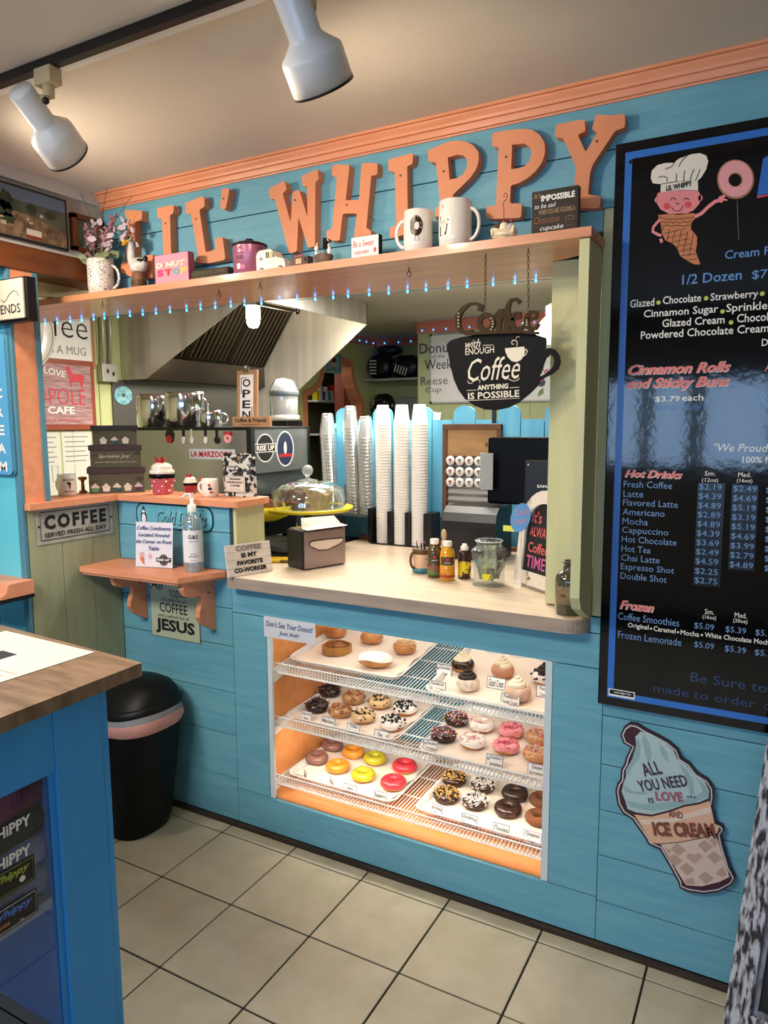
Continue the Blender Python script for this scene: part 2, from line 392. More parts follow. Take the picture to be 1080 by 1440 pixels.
KBACK = mat('kitchen back wall sage', '#a8b088', .6, col2='#a2aa82')
b = MB(); b.box(-2.93, 2.1, 3.9, 4.0, 0, 2.5); b.box(-3.9, -2.93, 4.84, 4.94, 0, 2.5); b.box(-2.93, -2.88, 4.0, 4.94, 0, 2.5)
kb = structure(b.build('wall_kitchen_back', KBACK))
for k in range(12):
    bx('batten', KBACK, kb, -2.7 + .41 * k, -2.694 + .41 * k, 3.892, 3.9, 0, 2.40)
structure(bx('wall_kitchen_right', KGREEN, None, 2.1, 2.2, .16, 4.0, 0, 2.5))
KCOR = mat('coral kitchen frieze', '#d9806c', .55)
structure(bx('trim_7', KCOR, None, -2.935, 2.1, 3.885, 3.899, 2.40, 2.5))
structure(bx('trim_8', KCOR, None, KX, KX + .014, .5, 4.84, 2.415, 2.5))
structure(bx('trim_9', KCOR, None, KX, -2.93, 4.825, 4.839, 2.415, 2.5))
kl = bpy.data.objects['wall_kitchen_left']
for y in (.55, .72, .95, 1.17, 3.30): bx('groove_strip', mat('groove shadow green', '#8f9c66', .7), kl, KX, KX + .003, y, y + .006, 0, 2.4)

# shop shell behind the camera with a glazed shop front
SH = mat('shop side wall paint', '#a9a491', .8)
structure(bx('wall_right', SH, None, WX1, WX1 + .1, -4.5, .014, 0, 2.5))
b = MB(); b.box(-3.7, -3.6, -4.5, -.43, 0, 2.5); structure(b.build('wall_annex_left', mat('annex wall taupe', '#8c8474', .8)))
b = MB(); x = -3.7
for a, c, q0_, q1_ in WINS: b.box(x, a, -4.5, -4.4, 0, 2.5); b.box(a, c, -4.5, -4.4, q1_, 2.5); b.box(a, c, -4.5, -4.4, 0, q0_); x = c
b.box(x, WX1 + .1, -4.5, -4.4, 0, 2.5)
structure(b.build('wall_back', SH))
for i, (a, c, q0_, q1_) in enumerate(WINS):
    wo = sroot('window_%d' % (i + 1))  # the first two are the windows added for fill
    b = MB(); b.box(a, a+.02, -4.42, -4.38, q0_, q1_); b.box(c-.02, c, -4.42, -4.38, q0_, q1_); b.box(a, c, -4.42, -4.38, q0_, q0_+.02); b.box(a, c, -4.42, -4.38, q1_-.02, q1_)
    b.build('window_frame', WHITE, wo); bx('pane', GLASS, wo, a+.02, c-.02, -4.405, -4.40, q0_+.02, q1_-.02)

# ================================================================ serving opening: shelf board, side bracket, worktop
sh = thing('display_shelf', 'long coral shelf board over the serving opening', 'shelf', (-1.6, 0, 2.07))
b = MB(); b.prism(Fr((0, 0, 0), (1, 0, 0), (0, 1, 0)), [(-2.75, -.16), (-.452, -.16), (-.452, 0), (-.46, 0), (-.62, .10), (-.62, .32), (-2.0, .19), (-3.4, .14), (-3.4, -.16)], 2.072, 2.096)
b.build('board', CORALW, sh, bev=.002)
def hook(px, py):
    c = onz(px, py, 2.071); b = MB()
    b.cyl((c.x, c.y, c.z), (c.x, c.y, c.z - .012), .0018, 6)
    b.tube([(c.x + .007 * sin(t), c.y, c.z - .020 - .008 * cos(t)) for t in [2*pi*k/10 for k in range(9)]], .0016, 5)
    return b.build('cup_hook', BROWN, sh)
for q in ((144, 424), (308, 407), (366, 397), (575, 376)): hook(*q)
br = thing('side_bracket_board', 'tall green upright board at right end of the serving opening', 'board', (-.47, 0, 1.035))
b = MB(); b.prism(side((-.484, 0, 0)), [(-.150, 2.071), (-.150, 1.12), (-.128, 1.085), (-.02, 1.034), (.0, 1.034), (.0, 2.071)], 0, .026)
b.build('board', LIME, br, bev=.0015)
bx('jamb_panel', LIME, br, -.62, -.46, .085, .0995, 1.036, 2.071)

ct = thing('serving_counter', 'pale wood grain laminate serving counter above the donut case', 'counter', (-1.13, .4, .985))
b = MB()
rr = .07; poly = [(-1.80, .93), (-1.80, -.045), (-1.793, -.052)] + [(-.458 - rr + rr * sin(t), -.055 + rr - rr * cos(t)) for t in [pi/2*k/8 for k in range(9)]] + [(-.458, .10), (-.458, .93)]
b.prism(Fr((0, 0, 0), (1, 0, 0), (0, 1, 0)), poly, .988, 1.030, 1); b.prism(Fr((0, 0, 0), (1, 0, 0), (0, 1, 0)), poly, 1.0295, 1.0315, 0)
b.build('worktop', [LAM, LAME], ct)
bx('back_edge', WOOD, ct, -1.80, -.46, .93, .96, .99, 1.05, bev=.002, label='brown wooden strip along the back of the counter')
for xx in (-1.80, -.58): bx('leg', WHITE, ct, xx, xx + .08, .8, .9, 0, .988)

# corner side shelf on two scrolled brackets
ss = thing('side_shelf', 'coral corner shelf on two scrolled brackets below the ledge', 'shelf', (-2.2, 0, .98))
pl = [(-2.418, -.001), (-2.418, -.16), (-2.36, -.215), (-1.89, -.215), (-1.83, -.165), (-1.83, -.001)]
pl = [(-2.419, -.001), (-2.419, -.205), (-2.41, -.215), (-1.905, -.195), (-1.83, -.02), (-1.83, -.001)]
b = MB(); b.prism(Fr((0, 0, 0), (1, 0, 0), (0, 1, 0)), pl, 1.020, 1.040); b.prism(Fr((0, 0, 0), (1, 0, 0), (0, 1, 0)), [(x + (.006 if x < -2.3 else -.008), min(y + .008, -.001)) for x, y in pl], 1.010, 1.020)
b.build('board', CORAL, ss, bev=.004)
sc_ = [(0, 0), (-.16, 0), (-.168, -.02), (-.155, -.045), (-.12, -.06), (-.085, -.055), (-.07, -.07), (-.072, -.09), (-.085, -.12), (-.088, -.145), (-.07, -.175), (-.03, -.2), (0, -.215)]
for x in (-2.295, -1.925):
    b = MB(); b.prism(side((x, -.001, 1.010)), sc_, 0, .022); b.build('bracket', CORAL, ss, bev=.002)
    MB().cyl((x + .02, -.035, .955), (x + .0235, -.035, .955), .004, 8).build('screw_cap', BLACK, ss)
# ================================================================ donut display case
OR = mat('orange stained case lining', '#e29a5e', .4, col2='#d98d50', scale=3, stretch=(1, 8, 8), coat=.2)
CASEB = mat('case back panel blue', '#2f7f98', .6)
dc = thing('display_case', 'lit display case with orange lining set into the blue counter front', 'display case', (-1.13, .35, .12))
bx('side_panel', OR, dc, -1.72, -1.675, .0145, .70, .12, .95)
bx('side_panel', OR, dc, -.556, -.52, .0145, .70, .12, .95)
bx('bottom_panel', OR, dc, -1.70, -.54, .0145, .70, .12, .1645)
bx('back_panel', CASEB, dc, -1.72, -.52, .70, .715, .12, .95)
bx('top_panel', WHITE, dc, -1.72, -.52, .0145, .70, .945, .955)
for x0, x1 in ((-1.655, -1.635), (-.590, -.568)):
    b = MB(); b.box(x0, x1, .0005, .0125, .163, .878); b.build('corner_strip', mat('pale blue white strip', '#c9d6dc', .4), dc, bev=.001)
bx('front_pane', clear('display pane', '#ffffff', .012, .0), dc, -1.634, -.591, .004, .0065, .166, .878)
LEDM = mat('case light strip', '#fff0d8', .5, emit=3)
b = MB(); b.box(-1.64, -.58, .11, .135, .928, .943); b.build('light_strip', LEDM, dc)
area('case_light', (-1.1, .13, .925), 1.0, 1.3, (1, .91, .78), (radians(-12), 0, 0), sy=.05)
area('case_light', (-1.1, .45, .93), 1.0, 1.1, (1, .93, .82), (0, 0, 0), sy=.2)
for zc, pw_ in ((.632, 1.1), (.420, .30)): area('case_light', (-1.1, .28, zc), 1.0, pw_, (1, .92, .80), (0, 0, 0), sy=.25)  # added fill under the racks, no fixture there
for zc, pw_ in ((.43, 3.0), (.195, .3)): area('case_light', (-1.1, .09, zc), 1.0, pw_, (1, .90, .74), (radians(25), 0, 0), sy=.02)  # added fill along the rack fronts, no fixture there

RX0, RX1 = -1.668, -.562
RACK = [(.657, .10, .62), (.444, .02, .60), (.207, 0.0, .60)]
def rz(k, y): return RACK[k][0] + RACK[k][1] * (y - .04)
posn = ['top', 'middle', 'bottom']
for k in range(3):
    z0, sl, yb = RACK[k]
    r = thing('wire_rack', 'white wire rack forming the %s shelf of the donut case' % posn[k], 'rack', (-1.12, .3, z0), 'wire racks in the donut case')
    b = MB(); n = 84
    for i in range(n + 1):
        x = RX0 + (RX1 - RX0) * i / n
        b.add([(x - .0011, .036, z0 + .001), (x + .0011, .036, z0 + .001), (x + .0011, yb, rz(k, yb) + .001), (x - .0011, yb, rz(k, yb) + .001),
               (x - .0011, .036, z0 - .0012), (x + .0011, .036, z0 - .0012), (x + .0011, yb, rz(k, yb) - .0012), (x - .0011, yb, rz(k, yb) - .0012)],
              [(0, 1, 2, 3), (4, 7, 6, 5), (0, 3, 7, 4), (1, 5, 6, 2)])
    b.build('deck_wires', WIRE, r, kind='stuff')
    for y in (.05, .20, .35, .48, yb): MB().cyl((RX0, y, rz(k, y) - .0035), (RX1, y, rz(k, y) - .0035), .0024, 6).build('cross_rod', WIRE, r)
    for dz in (.0, .037): MB().cyl((RX0, .034, z0 + dz), (RX1, .034, z0 + dz), .0026, 6).build('fence_rail', WIRE, r)
    b = MB()
    for i in range(n + 1):
        x = RX0 + (RX1 - RX0) * i / n; b.box(x - .0011, x + .0011, .031, .0332, z0, z0 + .037)
    b.build('fence_wires', WIRE, r, kind='stuff')
    for x in (RX0 - .006, RX1 + .001):
        b = MB(); b.prism(side((x, 0, 0)), [(.03, z0 + .03), (.03, z0 - .035), (.06, z0 - .055), (.16, z0 - .03), (yb, rz(k, yb) - .012), (yb, rz(k, yb) + .004), (.06, z0 + .004)], 0, .004)
        b.build('end_bracket', WHITE, r)

# clear trays with white liners
def tray(k, x0, x1, y0, y1, label, liner='white paper liner'):
    zt = rz(k, (y0 + y1)/2) + .0045
    t = thing('bakery_tray', label, 'tray', ((x0+x1)/2, (y0+y1)/2, zt), 'clear trays in the donut case')
    sl = RACK[k][1]
    def rr(x0, x1, y0, y1, r, h):
        pts = []
        for cx, cy, a0 in ((x1-r, y1-r, 0), (x0+r, y1-r, pi/2), (x0+r, y0+r, pi), (x1-r, y0+r, 3*pi/2)):
            for q in range(5):
                a = a0 + pi/2*q/4; y = cy + r*sin(a); pts.append((cx + r*cos(a), y, rz(k, y) + .0045 + h))
        return pts
    A = rr(x0+.012, x1-.012, y0+.012, y1-.012, .03, .0); B_ = rr(x0, x1, y0, y1, .035, .02); C_ = rr(x0-.008, x1+.008, y0-.008, y1+.008, .04, .021)
    n = len(A); b = MB(); b.add(A + B_ + C_, [tuple(range(n))] + [(i, (i+1) % n, n+(i+1) % n, n+i) for i in range(n)] + [(n+i, n+(i+1) % n, 2*n+(i+1) % n, 2*n+i) for i in range(n)])
    b.build('pan', TRAYM, t); b = MB(); b.tube(C_, .0018, 5, closed=True); b.build('rim', mat('clear plastic rim', '#f2efec', .2), t)
    nx, ny = 12, 12; vs = []
    for j in range(ny + 1):
        for i in range(nx + 1):
            x = x0 + .016 + (x1 - x0 - .032) * i/nx; y = y0 + .016 + (y1 - y0 - .032)*j/ny
            edge = (i in (0, nx)) * .006 * (1 + .8*sin(j*1.7)) + (j in (0, ny)) * .005 * (1 + sin(i*2.1))
            vs.append((x, y, rz(k, y) + .0066 + edge + .0012*sin(i*1.3 + j) * (1 if 0 < i < nx else 1.5) + .0012))
    b = MB(); b.add(vs, [(j*(nx+1)+i, j*(nx+1)+i+1, (j+1)*(nx+1)+i+1, (j+1)*(nx+1)+i) for j in range(ny) for i in range(nx)], 0, True)
    b.build('paper_liner', mat('waxed paper', '#efdfcf', .6, bump=.15, bscale=20), t)
    return t
tray(0, -1.64, -1.165, .12, .55, 'clear tray of bagels and iced roll on the top rack')
tray(0, -1.03, -.575, .075, .49, 'clear tray of cream topped donuts on the top rack')
tray(1, -1.635, -1.16, .085, .49, 'clear tray of dark, maple and cookie crumb donuts on the middle rack')
tray(1, -1.05, -.575, .065, .49, 'clear tray of sprinkled donuts on the middle rack')
tray(2, -1.63, -1.17, .085, .47, 'clear tray of purple, orange, yellow and red donuts on the bottom rack')
tray(2, -1.075, -.575, .09, .47, 'clear tray of chocolate donuts on the bottom rack')

# donuts: dough ring, icing shell, topping bits
def wob(seed):
    r = random.Random(seed); c = [(r.uniform(-1, 1), r.uniform(0, 6.3), k) for k in (2, 3, 4, 5)]
    return lambda a: sum(A*sin(k*a + p) for A, p, k in c) / 2.2
def ringpt(R, r, a, t, fl=.82, w=0): return Vector(((R + r*cos(t)) * (1 + .025*w) * cos(a), (R + r*cos(t)) * (1 - .02*w) * sin(a), r*fl + r*fl*sin(t)*(1 + .06*w)))
def make_donut(name, label, dough, icing=None, top=None, drip=.4, seed=0, R=.0305, r=.0160, group=None, fl=1.06):
    t = thing(name, label, 'donut' if name != 'bagel' else 'bagel', (0, 0, 0), group)
    W = wob(seed); b = MB(); NA, NT = 28, 12
    def shell(b, rad, t0, t1, ntt, closed, low=None):
        vs = []
        for i in range(NA):
            a = 2*pi*i/NA; 
            for j in range(ntt):
                f = j/(ntt if closed else ntt-1); tt = t0 + (t1 - t0)*f
                if low and not closed: tt = (t0 + low(a)) + (t1 - t0 - low(a) ) * f
                vs.append(ringpt(R, rad, a, tt, fl, W(a)) + Vector((0, 0, (r - rad)*fl)))
        fs = []
        for i in range(NA):
            k = (i+1) % NA
            for j in range(ntt if closed else ntt-1):
                l = (j+1) % ntt; fs.append((i*ntt+j, k*ntt+j, k*ntt+l, i*ntt+l))
        b.add(vs, fs, 0, True)
    shell(b, r, 0, 2*pi, NT, True); b.build('dough', dough, t)
    if icing:
        b = MB(); W2 = wob(seed + 50); shell(b, r + .0016, -.25, pi + .5, 11, False, lambda a: drip * .8 * W2(a*1.0) ); b.build('icing', icing, t)
    if top:
        kind, ms, cnt = top; rn = random.Random(seed + 5); b = MB()
        for i in range(cnt):
            a = rn.uniform(0, 2*pi); tt = rn.uniform(.0, pi); q = ringpt(R, r + .0022, a, tt, fl, W(a)); mi = rn.randrange(len(ms))
            d = Vector((rn.uniform(-1, 1), rn.uniform(-1, 1), rn.uniform(-.4, .4))).normalized(); e = d.orthogonal().normalized(); g = d.cross(e)
            L, wd = {'sprinkle': (.0042, .0009), 'chip': (.0024, .0022), 'crumb': (rn.uniform(.002, .006), rn.uniform(.002, .0035)), 'flake': (.0045, .0008), 'nut': (rn.uniform(.002, .004), .0017), 'seed': (.0016, .0009), 'shard': (.008, .002)}[kind]
            vs = [q + d*sx*L + e*sy*wd + g*sz*wd for sx in (-1, 1) for sy in (-1, 1) for sz in (-1, 1)]
            b.add(vs, [(0, 1, 3, 2), (4, 6, 7, 5), (0, 4, 5, 1), (2, 3, 7, 6), (0, 2, 6, 4), (1, 5, 7, 3)], mi)
        b.build({'sprinkle': 'sprinkles', 'chip': 'chocolate_chips', 'crumb': 'cookie_crumbs', 'flake': 'coconut_flakes', 'nut': 'chopped_nuts', 'seed': 'seeds', 'shard': 'chocolate_shards'}[kind], ms, t, kind='stuff')
    return t
DOUGH = mat('fried dough', '#b4733a', .6, col2='#c98a4c', scale=40, bump=.15, bscale=200)
CDOUGH = mat('chocolate dough', '#4a2a18', .7, col2='#3a2012', scale=40, bump=.2, bscale=200)
def ice(n, c, c2=None): return mat(n, c, .22, col2=c2, scale=45, coat=.35, lo=.42, hi=.58)
CHOC = ice('chocolate icing', '#3a1d10', '#2c140a'); WICE = ice('white icing', '#f3e9df'); PICE = ice('pink icing', '#ee8a90', '#f0a2a0'); MAPLE = ice('maple icing', '#b98a58', '#a87a4c')
CARA = ice('caramel icing', '#d9b27c'); GLAZE = ice('clear glaze', '#c8905a'); MAUVE = ice('mauve icing', '#8a5f56'); ORNG = ice('orange icing', '#dc8a24'); LEM = ice('yellow icing', '#b8ae20'); RSP = ice('raspberry icing', '#cc303c')
SPR = [mat('sprinkle pink', '#e86a9a', .4), mat('sprinkle white', '#f6f0ec', .4), mat('sprinkle yellow', '#eac84a', .4), mat('sprinkle red', '#d03048', .4), mat('sprinkle pale', '#e8d8e0', .4)]
CHIP = mat('dark chocolate chip', '#1c0e08', .4); COOK = mat('black cookie crumb', '#17110e', .8); CFIL = mat('cookie crumb cream', '#e8e0d8', .7)
NUT = mat('chopped peanut', '#d2a45c', .6); COCO = mat('coconut flake', '#efe8e0', .7); SESA = mat('sesame seed', '#f0dfb4', .6)
BACON = mat('bacon bit', '#9a4a2c', .5)
def place(o, px, py, k, lab, first, s=1.0, rzv=None):
    z = RACK[k][0]
    for _ in range(6): p = onz(px, py, z + .0085 + .016); z = rz(k, max(.02, p.y))
    loc = (p.x, p.y, z + .0088)
    if first: o.location = loc; o['label'] = lab; o.rotation_euler.z = rzv or random.uniform(0, 6); o.scale = (s, s, s); return o
    return dup(o, loc, lab, rzv if rzv is not None else random.uniform(0, 6), s)
def pair(mk, k, spots, s=1.0):
    o = mk()
    for i, (px, py, lab) in enumerate(spots): place(o, px, py, k, lab, i == 0, s)
GA = 'donuts in the display case'
pair(lambda: make_donut('donut', '', CDOUGH, CHOC, ('shard', [CHIP, CHOC, MAUVE], 40), .5, 1, group=GA), 1, [(463.5, 972, 'rugged dark chocolate donut at back left of the middle rack'), (445.7, 993, 'rugged dark chocolate donut at front left of the middle rack')])
pair(lambda: make_donut('donut', '', DOUGH, MAPLE, ('crumb', [BACON, MAPLE], 55), .4, 2, group=GA), 1, [(497, 982, 'maple donut with bacon bits, the rear one of its pair'), (478.7, 1000, 'maple donut with bacon bits, the front one of its pair')])
pair(lambda: make_donut('donut', '', DOUGH, CARA, ('chip', [CHIP], 46), .4, 3, group=GA), 1, [(534, 988, 'caramel iced donut with dark chips, rear one of its pair'), (511, 1008, 'caramel iced donut with dark chips, front one of its pair')])
pair(lambda: make_donut('donut', '', DOUGH, WICE, ('crumb', [COOK, COOK, COOK, CFIL], 95), .5, 4, group=GA), 1, [(569.4, 997, 'white donut heaped with black cookie crumbs, rear one of its pair'), (552, 1018, 'white donut heaped with black cookie crumbs, front one behind the round-dot card')])
pair(lambda: make_donut('donut', '', CDOUGH, CHOC, ('sprinkle', SPR, 110), .3, 5, group=GA), 1, [(641.6, 1012, 'chocolate donut with coloured sprinkles, rear one of its pair'), (624, 1034, 'chocolate donut with coloured sprinkles, front one of its pair')])
pair(lambda: make_donut('donut', '', DOUGH, WICE, ('sprinkle', SPR, 80), .5, 6, group=GA), 1, [(677.8, 1020, 'white iced donut with pink and yellow sprinkles, rear one of its pair'), (665, 1043, 'white iced donut with pink and yellow sprinkles, front one of its pair')])
pair(lambda: make_donut('donut', '', DOUGH, PICE, ('sprinkle', [SPR[0], SPR[3]], 70), .5, 7, group=GA), 1, [(718.6, 1028, 'pink iced sprinkled donut, rear one of its pair'), (711.6, 1050, 'pink iced sprinkled donut, front one of its pair')])
pair(lambda: make_donut('donut', '', DOUGH, GLAZE, ('sprinkle', SPR, 80), .3, 8, group=GA), 1, [(758, 1037, 'glazed sprinkled donut at rear right end of the middle rack'), (755, 1061, 'glazed sprinkled donut at front right end of the middle rack')])
pair(lambda: make_donut('donut', '', mat('mauve dough', '#7a5448', .6), MAUVE, None, .3, 9, group=GA), 2, [(467, 1048, 'mauve iced donut at back left of the bottom rack'), (445.6, 1066, 'mauve iced donut at front left of the bottom rack')])
pair(lambda: make_donut('donut', '', DOUGH, ORNG, None, .3, 10, group=GA), 2, [(497, 1058, 'orange iced donut, rear one of its pair on the bottom rack'), (475, 1078, 'orange iced donut, front one of its pair on the bottom rack')])
pair(lambda: make_donut('donut', '', DOUGH, LEM, None, .5, 11, group=GA), 2, [(527, 1067, 'lemon yellow iced donut, rear one of its pair'), (511, 1090, 'lemon yellow iced donut, front one of its pair')])
pair(lambda: make_donut('donut', '', DOUGH, RSP, None, .3, 12, group=GA), 2, [(569, 1078, 'bright red iced donut, rear one of its pair'), (553, 1101, 'bright red iced donut, front one of its pair')], 1.05)
pair(lambda: make_donut('donut', '', CDOUGH, CHOC, ('nut', [NUT, NUT, CHIP], 190), .3, 13, group=GA), 2, [(638.8, 1096, 'chocolate donut coated in chopped peanuts, rear one of its pair'), (627.7, 1119, 'chocolate donut coated in chopped peanuts, front one of its pair')])
pair(lambda: make_donut('donut', '', CDOUGH, CHOC, ('flake', [COCO], 230), .3, 14, group=GA), 2, [(679, 1105, 'chocolate donut with white coconut flakes, rear one of its pair'), (668, 1128, 'chocolate donut with white coconut flakes, front one of its pair')])
pair(lambda: make_donut('donut', '', CDOUGH, CHOC, None, .3, 15, group=GA), 2, [(724, 1116, 'plain dark chocolate iced donut, rear one of its pair'), (714.4, 1138, 'plain dark chocolate iced donut, front one of its pair')], 1.05)
pair(lambda: make_donut('donut', '', mat('cinnamon sugared dough', '#7a4a2c', .9, bump=.4, bscale=400), None, None, .3, 16, group=GA), 2, [(762, 1125, 'brown cinnamon sugar donut at rear right end of the bottom rack'), (757, 1150, 'brown cinnamon sugar donut at front right end of the bottom rack')])
# top rack left: bagels, roll, iced bun
BAG = mat('bagel crust', '#a8642e', .35, col2='#c07a3c', scale=25, coat=.3)
pair(lambda: make_donut('bagel', '', BAG, None, None, 0, 21, R=.024, r=.0225, fl=.95), 0, [(472, 890, 'plain browned bagel at back left of the top rack')])
pair(lambda: make_donut('bagel', '', mat('golden bagel crust', '#c98a4a', .3, col2='#b5702f', scale=30, coat=.4), None, None, 0, 22, R=.024, r=.0235, fl=.95), 0, [(522.7, 898, 'shiny golden bagel at the back of the top rack')])
pair(lambda: make_donut('bagel', '', MATS['golden bagel crust'], None, ('seed', [SESA], 260), 0, 23, R=.024, r=.0225, fl=.98), 0, [(569, 912, 'bagel topped with pale sesame seeds')])
sw = thing('cinnamon_roll', 'sticky cinnamon roll with a spiral top beside the plain bagel', 'pastry', (0, 0, 0))
DR = mat('roll dough', '#94601f', .4, col2='#b07c30', scale=30, coat=.3)
b = MB(); b.prism(Fr((0, 0, 0), (1, 0, 0), (0, 1, 0)), [(.055*cos(a)*(1 + .12*sin(2*a)), .047*sin(a)) for a in [2*pi*i/24 for i in range(24)]], 0, .031, sm=True); b.build('roll_base', DR, sw, bev=.005)
pts = [((.006 + .0068*q/ (2*pi)) * cos(q) * 1.12, (.006 + .0068*q/(2*pi)) * sin(q) * .95, .0325 + .008*(1 - q/36)) for q in [k*.35 for k in range(2, 98)]]
MB().tube(pts, .0034, 6).build('spiral', mat('glossy cinnamon spiral', '#6a3410', .25, col2='#a8641e', scale=60, coat=.4), sw)
place(sw, 473.8, 912, 0, sw['label'], True, 1.05, .4)
ib = thing('iced_bun', 'oblong bun under thick white icing at the front of the top rack', 'pastry', (0, 0, 0))
one('bun', DOUGH, lambda b: b.ball((0, 0, .027), (.064, .042, .027), 20, 10), ib)
W9 = wob(77)
def icetop(b):
    vs = []; NA, NT = 36, 7
    for j in range(NT):
        for i in range(NA):
            a = 2*pi*i/NA; el = (pi/2) * (1 - j/(NT-1) * (1.02 + .30*W9(a*1))) ; vs.append((.0655*cos(el)*cos(a), .0435*cos(el)*sin(a), .0275 + .0275*sin(el) + .002))
    b.add(vs, [(j*NA+i, (j+1)*NA+i, (j+1)*NA+(i+1) % NA, j*NA+(i+1) % NA) for j in range(NT-1) for i in range(NA)], 0, True)
one('icing', WICE, icetop, ib); place(ib, 527.8, 932, 0, ib['label'], True, 1.1, .25)

# cream topped donuts
WCR = mat('whipped cream', '#f0e3c4', .45); DCR = mat('dark chocolate cream', '#24140e', .5)
def swirl(b, R=.034, H=.044, z0=.040):
    n = 60
    for i in range(0, n):
        f = i/n; a = f*2*pi*3.2; rr = R*(1 - f)*.72
        b.ball((rr*cos(a), rr*sin(a), z0 + H*f*.85), .0125*(1 - f*.72), 8, 6)
def cream(label, dough, ic, crm, px, py, s=1, dk=None, top=None, seed=30):
    o = make_donut('cream_donut', label, dough, ic, top, .5, seed, R=.021, r=.0215, group='cream topped donuts on the top rack'); one('cream_swirl', crm, swirl, o)
    place(o, px, py, 0, label, True, s)
POWD = mat('powdered sugar dough', '#e9dcd0', .9, col2='#cdb49c', scale=60)
cream('round donut with chocolate icing and a pale cream swirl', DOUGH, CHOC, WCR, 651, 937)
cream('sugar dusted donut with a dark chocolate cream swirl', POWD, None, DCR, 658, 963, seed=31)
cream('glazed donut with a pale cream swirl behind its card', mat('pinkish dough', '#c98e6c', .5), None, WCR, 707, 945, seed=32)
cream('sugar dusted donut with a pale cream swirl at front right of top rack', mat('powdered pinkish dough', '#dcc0ac', .9, col2='#c9a48c', scale=60), None, WCR, 728, 977, 1.08, seed=33)
cream('donut with dark cream and cookie crumbs at right end of top rack', DOUGH, WICE, DCR, 765, 956, seed=34, top=('crumb', [COOK], 60))

# name cards
def card(px, py, k, w, h, rows, label, edge=None, yaw=0, dot=None, dz=0):
    z = RACK[k][0]
    for _ in range(5): p = onz(px, py, z + .009 + h/2); z = rz(k, max(.02, p.y))
    z += .0085 + dz
    t = thing('name_card', label, 'card', (p.x, p.y, z), 'name cards in the donut case')
    u = Vector((cos(yaw), sin(yaw), 0)); v = Vector((.25*sin(yaw), .25*cos(yaw), 1)).normalized(); fr = Fr(Vector((p.x, p.y, z)), u, (v - u*v.dot(u)))
    MB().fbox(fr, -w/2, w/2, 0, h, -.001, 0).build('card', mat('card border lilac', '#b9a0c4', .6) if edge == 'lilac' else mat('card border grey', '#7f8890', .6), t)
    MB().fbox(fr, -w/2 + .0028, w/2 - .0028, .0028, h - .0028, 0, .0003).build('card_face', PAPER, t)
    for i, s in enumerate(rows):
        n = len(rows); yy = h * (1 - (i + .5)/n); text(s, fr, 0 if not dot else (.004 if dot < 0 else -.006), yy, min(w*.8, .0058*len(s)) * (.85 if dot else 1), h*.62/n, INK, t, bold=.012)
    if dot:
        q = [(.0045*cos(2*pi*i/16), .0045*sin(2*pi*i/16)) for i in range(16)]; hq = [(x*.4, y*.4) for x, y in q]
        sx = -w/2 + .008 if dot < 0 else w/2 - .009
        MB().prism(Fr(fr.p(sx, h*(.62 if len(rows) > 1 else .5), 0), fr.u, fr.v), q, .0003, .0008, holes=[hq]).build('donut_print', MAUVE, t)
    # bent wire foot holding the card
    MB().fbox(fr, -w*.3, w*.3, -.0005, .002, -.012, 0).build('card_foot', mat('clear card foot', '#dfe4e8', .15), t)
card(623.5, 943, 0, .062, .042, ['Chocolate', 'Cream'], 'white card reading Chocolate Cream with a small donut drawing', dot=-1)
card(614, 965, 0, .066, .034, ['Powdered', 'Chocolate Cream'], 'white card at lower left of the cream donuts, front edge of top rack')
card(697, 961, 0, .068, .040, ['Glazed Cream'], 'white card reading Glazed Cream')
card(717, 984, 0, .066, .036, ['Powdered', 'Vanilla Cream'], 'grey edged card in front of the right sugar dusted cream donut')
card(765, 973, 0, .055, .040, ['Peanut', 'Cream'], 'pinkish card at the right end of the top rack')
card(429.6, 1007, 1, .050, .036, ['Donut of the', 'Week'], 'card with lilac border at far left of the middle rack', edge='lilac')
card(460.7, 1015, 1, .062, .032, ['Maple Bacon'], 'white card reading Maple Bacon')
card(496, 1025, 1, .056, .034, ['Toffee', 'Butter'], 'two line card in front of the chip topped donuts')
card(535.7, 1034, 1, .062, .034, ['Oreo'], 'one word card with a donut drawing, in front of the cookie crumb donuts', dot=1)
card(604, 1049, 1, .056, .040, ['Chocolate', 'Sprinkled'], 'white card reading Chocolate Sprinkled', dot=-1)
card(694.6, 1071, 1, .060, .042, ['Strawberry', 'Sprinkled'], 'white card reading Strawberry Sprinkled', dot=-1)
card(754, 1084, 1, .062, .040, ['Glazed', 'Sprinkled'], 'card reading Glazed Sprinkled at right end of the middle rack', edge='lilac')
card(429, 1090, 2, .040, .034, ['Blueb'], 'tilted card at far left of the bottom rack', yaw=-.7)
card(465.6, 1099, 2, .044, .034, ['Orange'], 'tilted card reading Orange in front of the orange donuts', yaw=-.7)
card(491, 1109, 2, .060, .030, ['Lemon'], 'white card reading Lemon')
card(534, 1120, 2, .056, .034, ['Raspberry'], 'white card reading Raspberry')
card(613, 1140, 2, .052, .040, ['Chocolate', 'Peanut'], 'card reading Chocolate Peanut', dot=-1, yaw=-.3)
card(659, 1154, 2, .060, .040, ['Chocolate', 'Coconut'], 'card reading Chocolate Coconut', dot=1)
card(704, 1167, 2, .058, .038, ['Chocolate'], 'single word card reading Chocolate on the bottom rack')
card(748, 1179, 2, .062, .042, ['Cinnamon', 'Sugar'], 'purple edged card reading Cinnamon Sugar', edge='lilac')

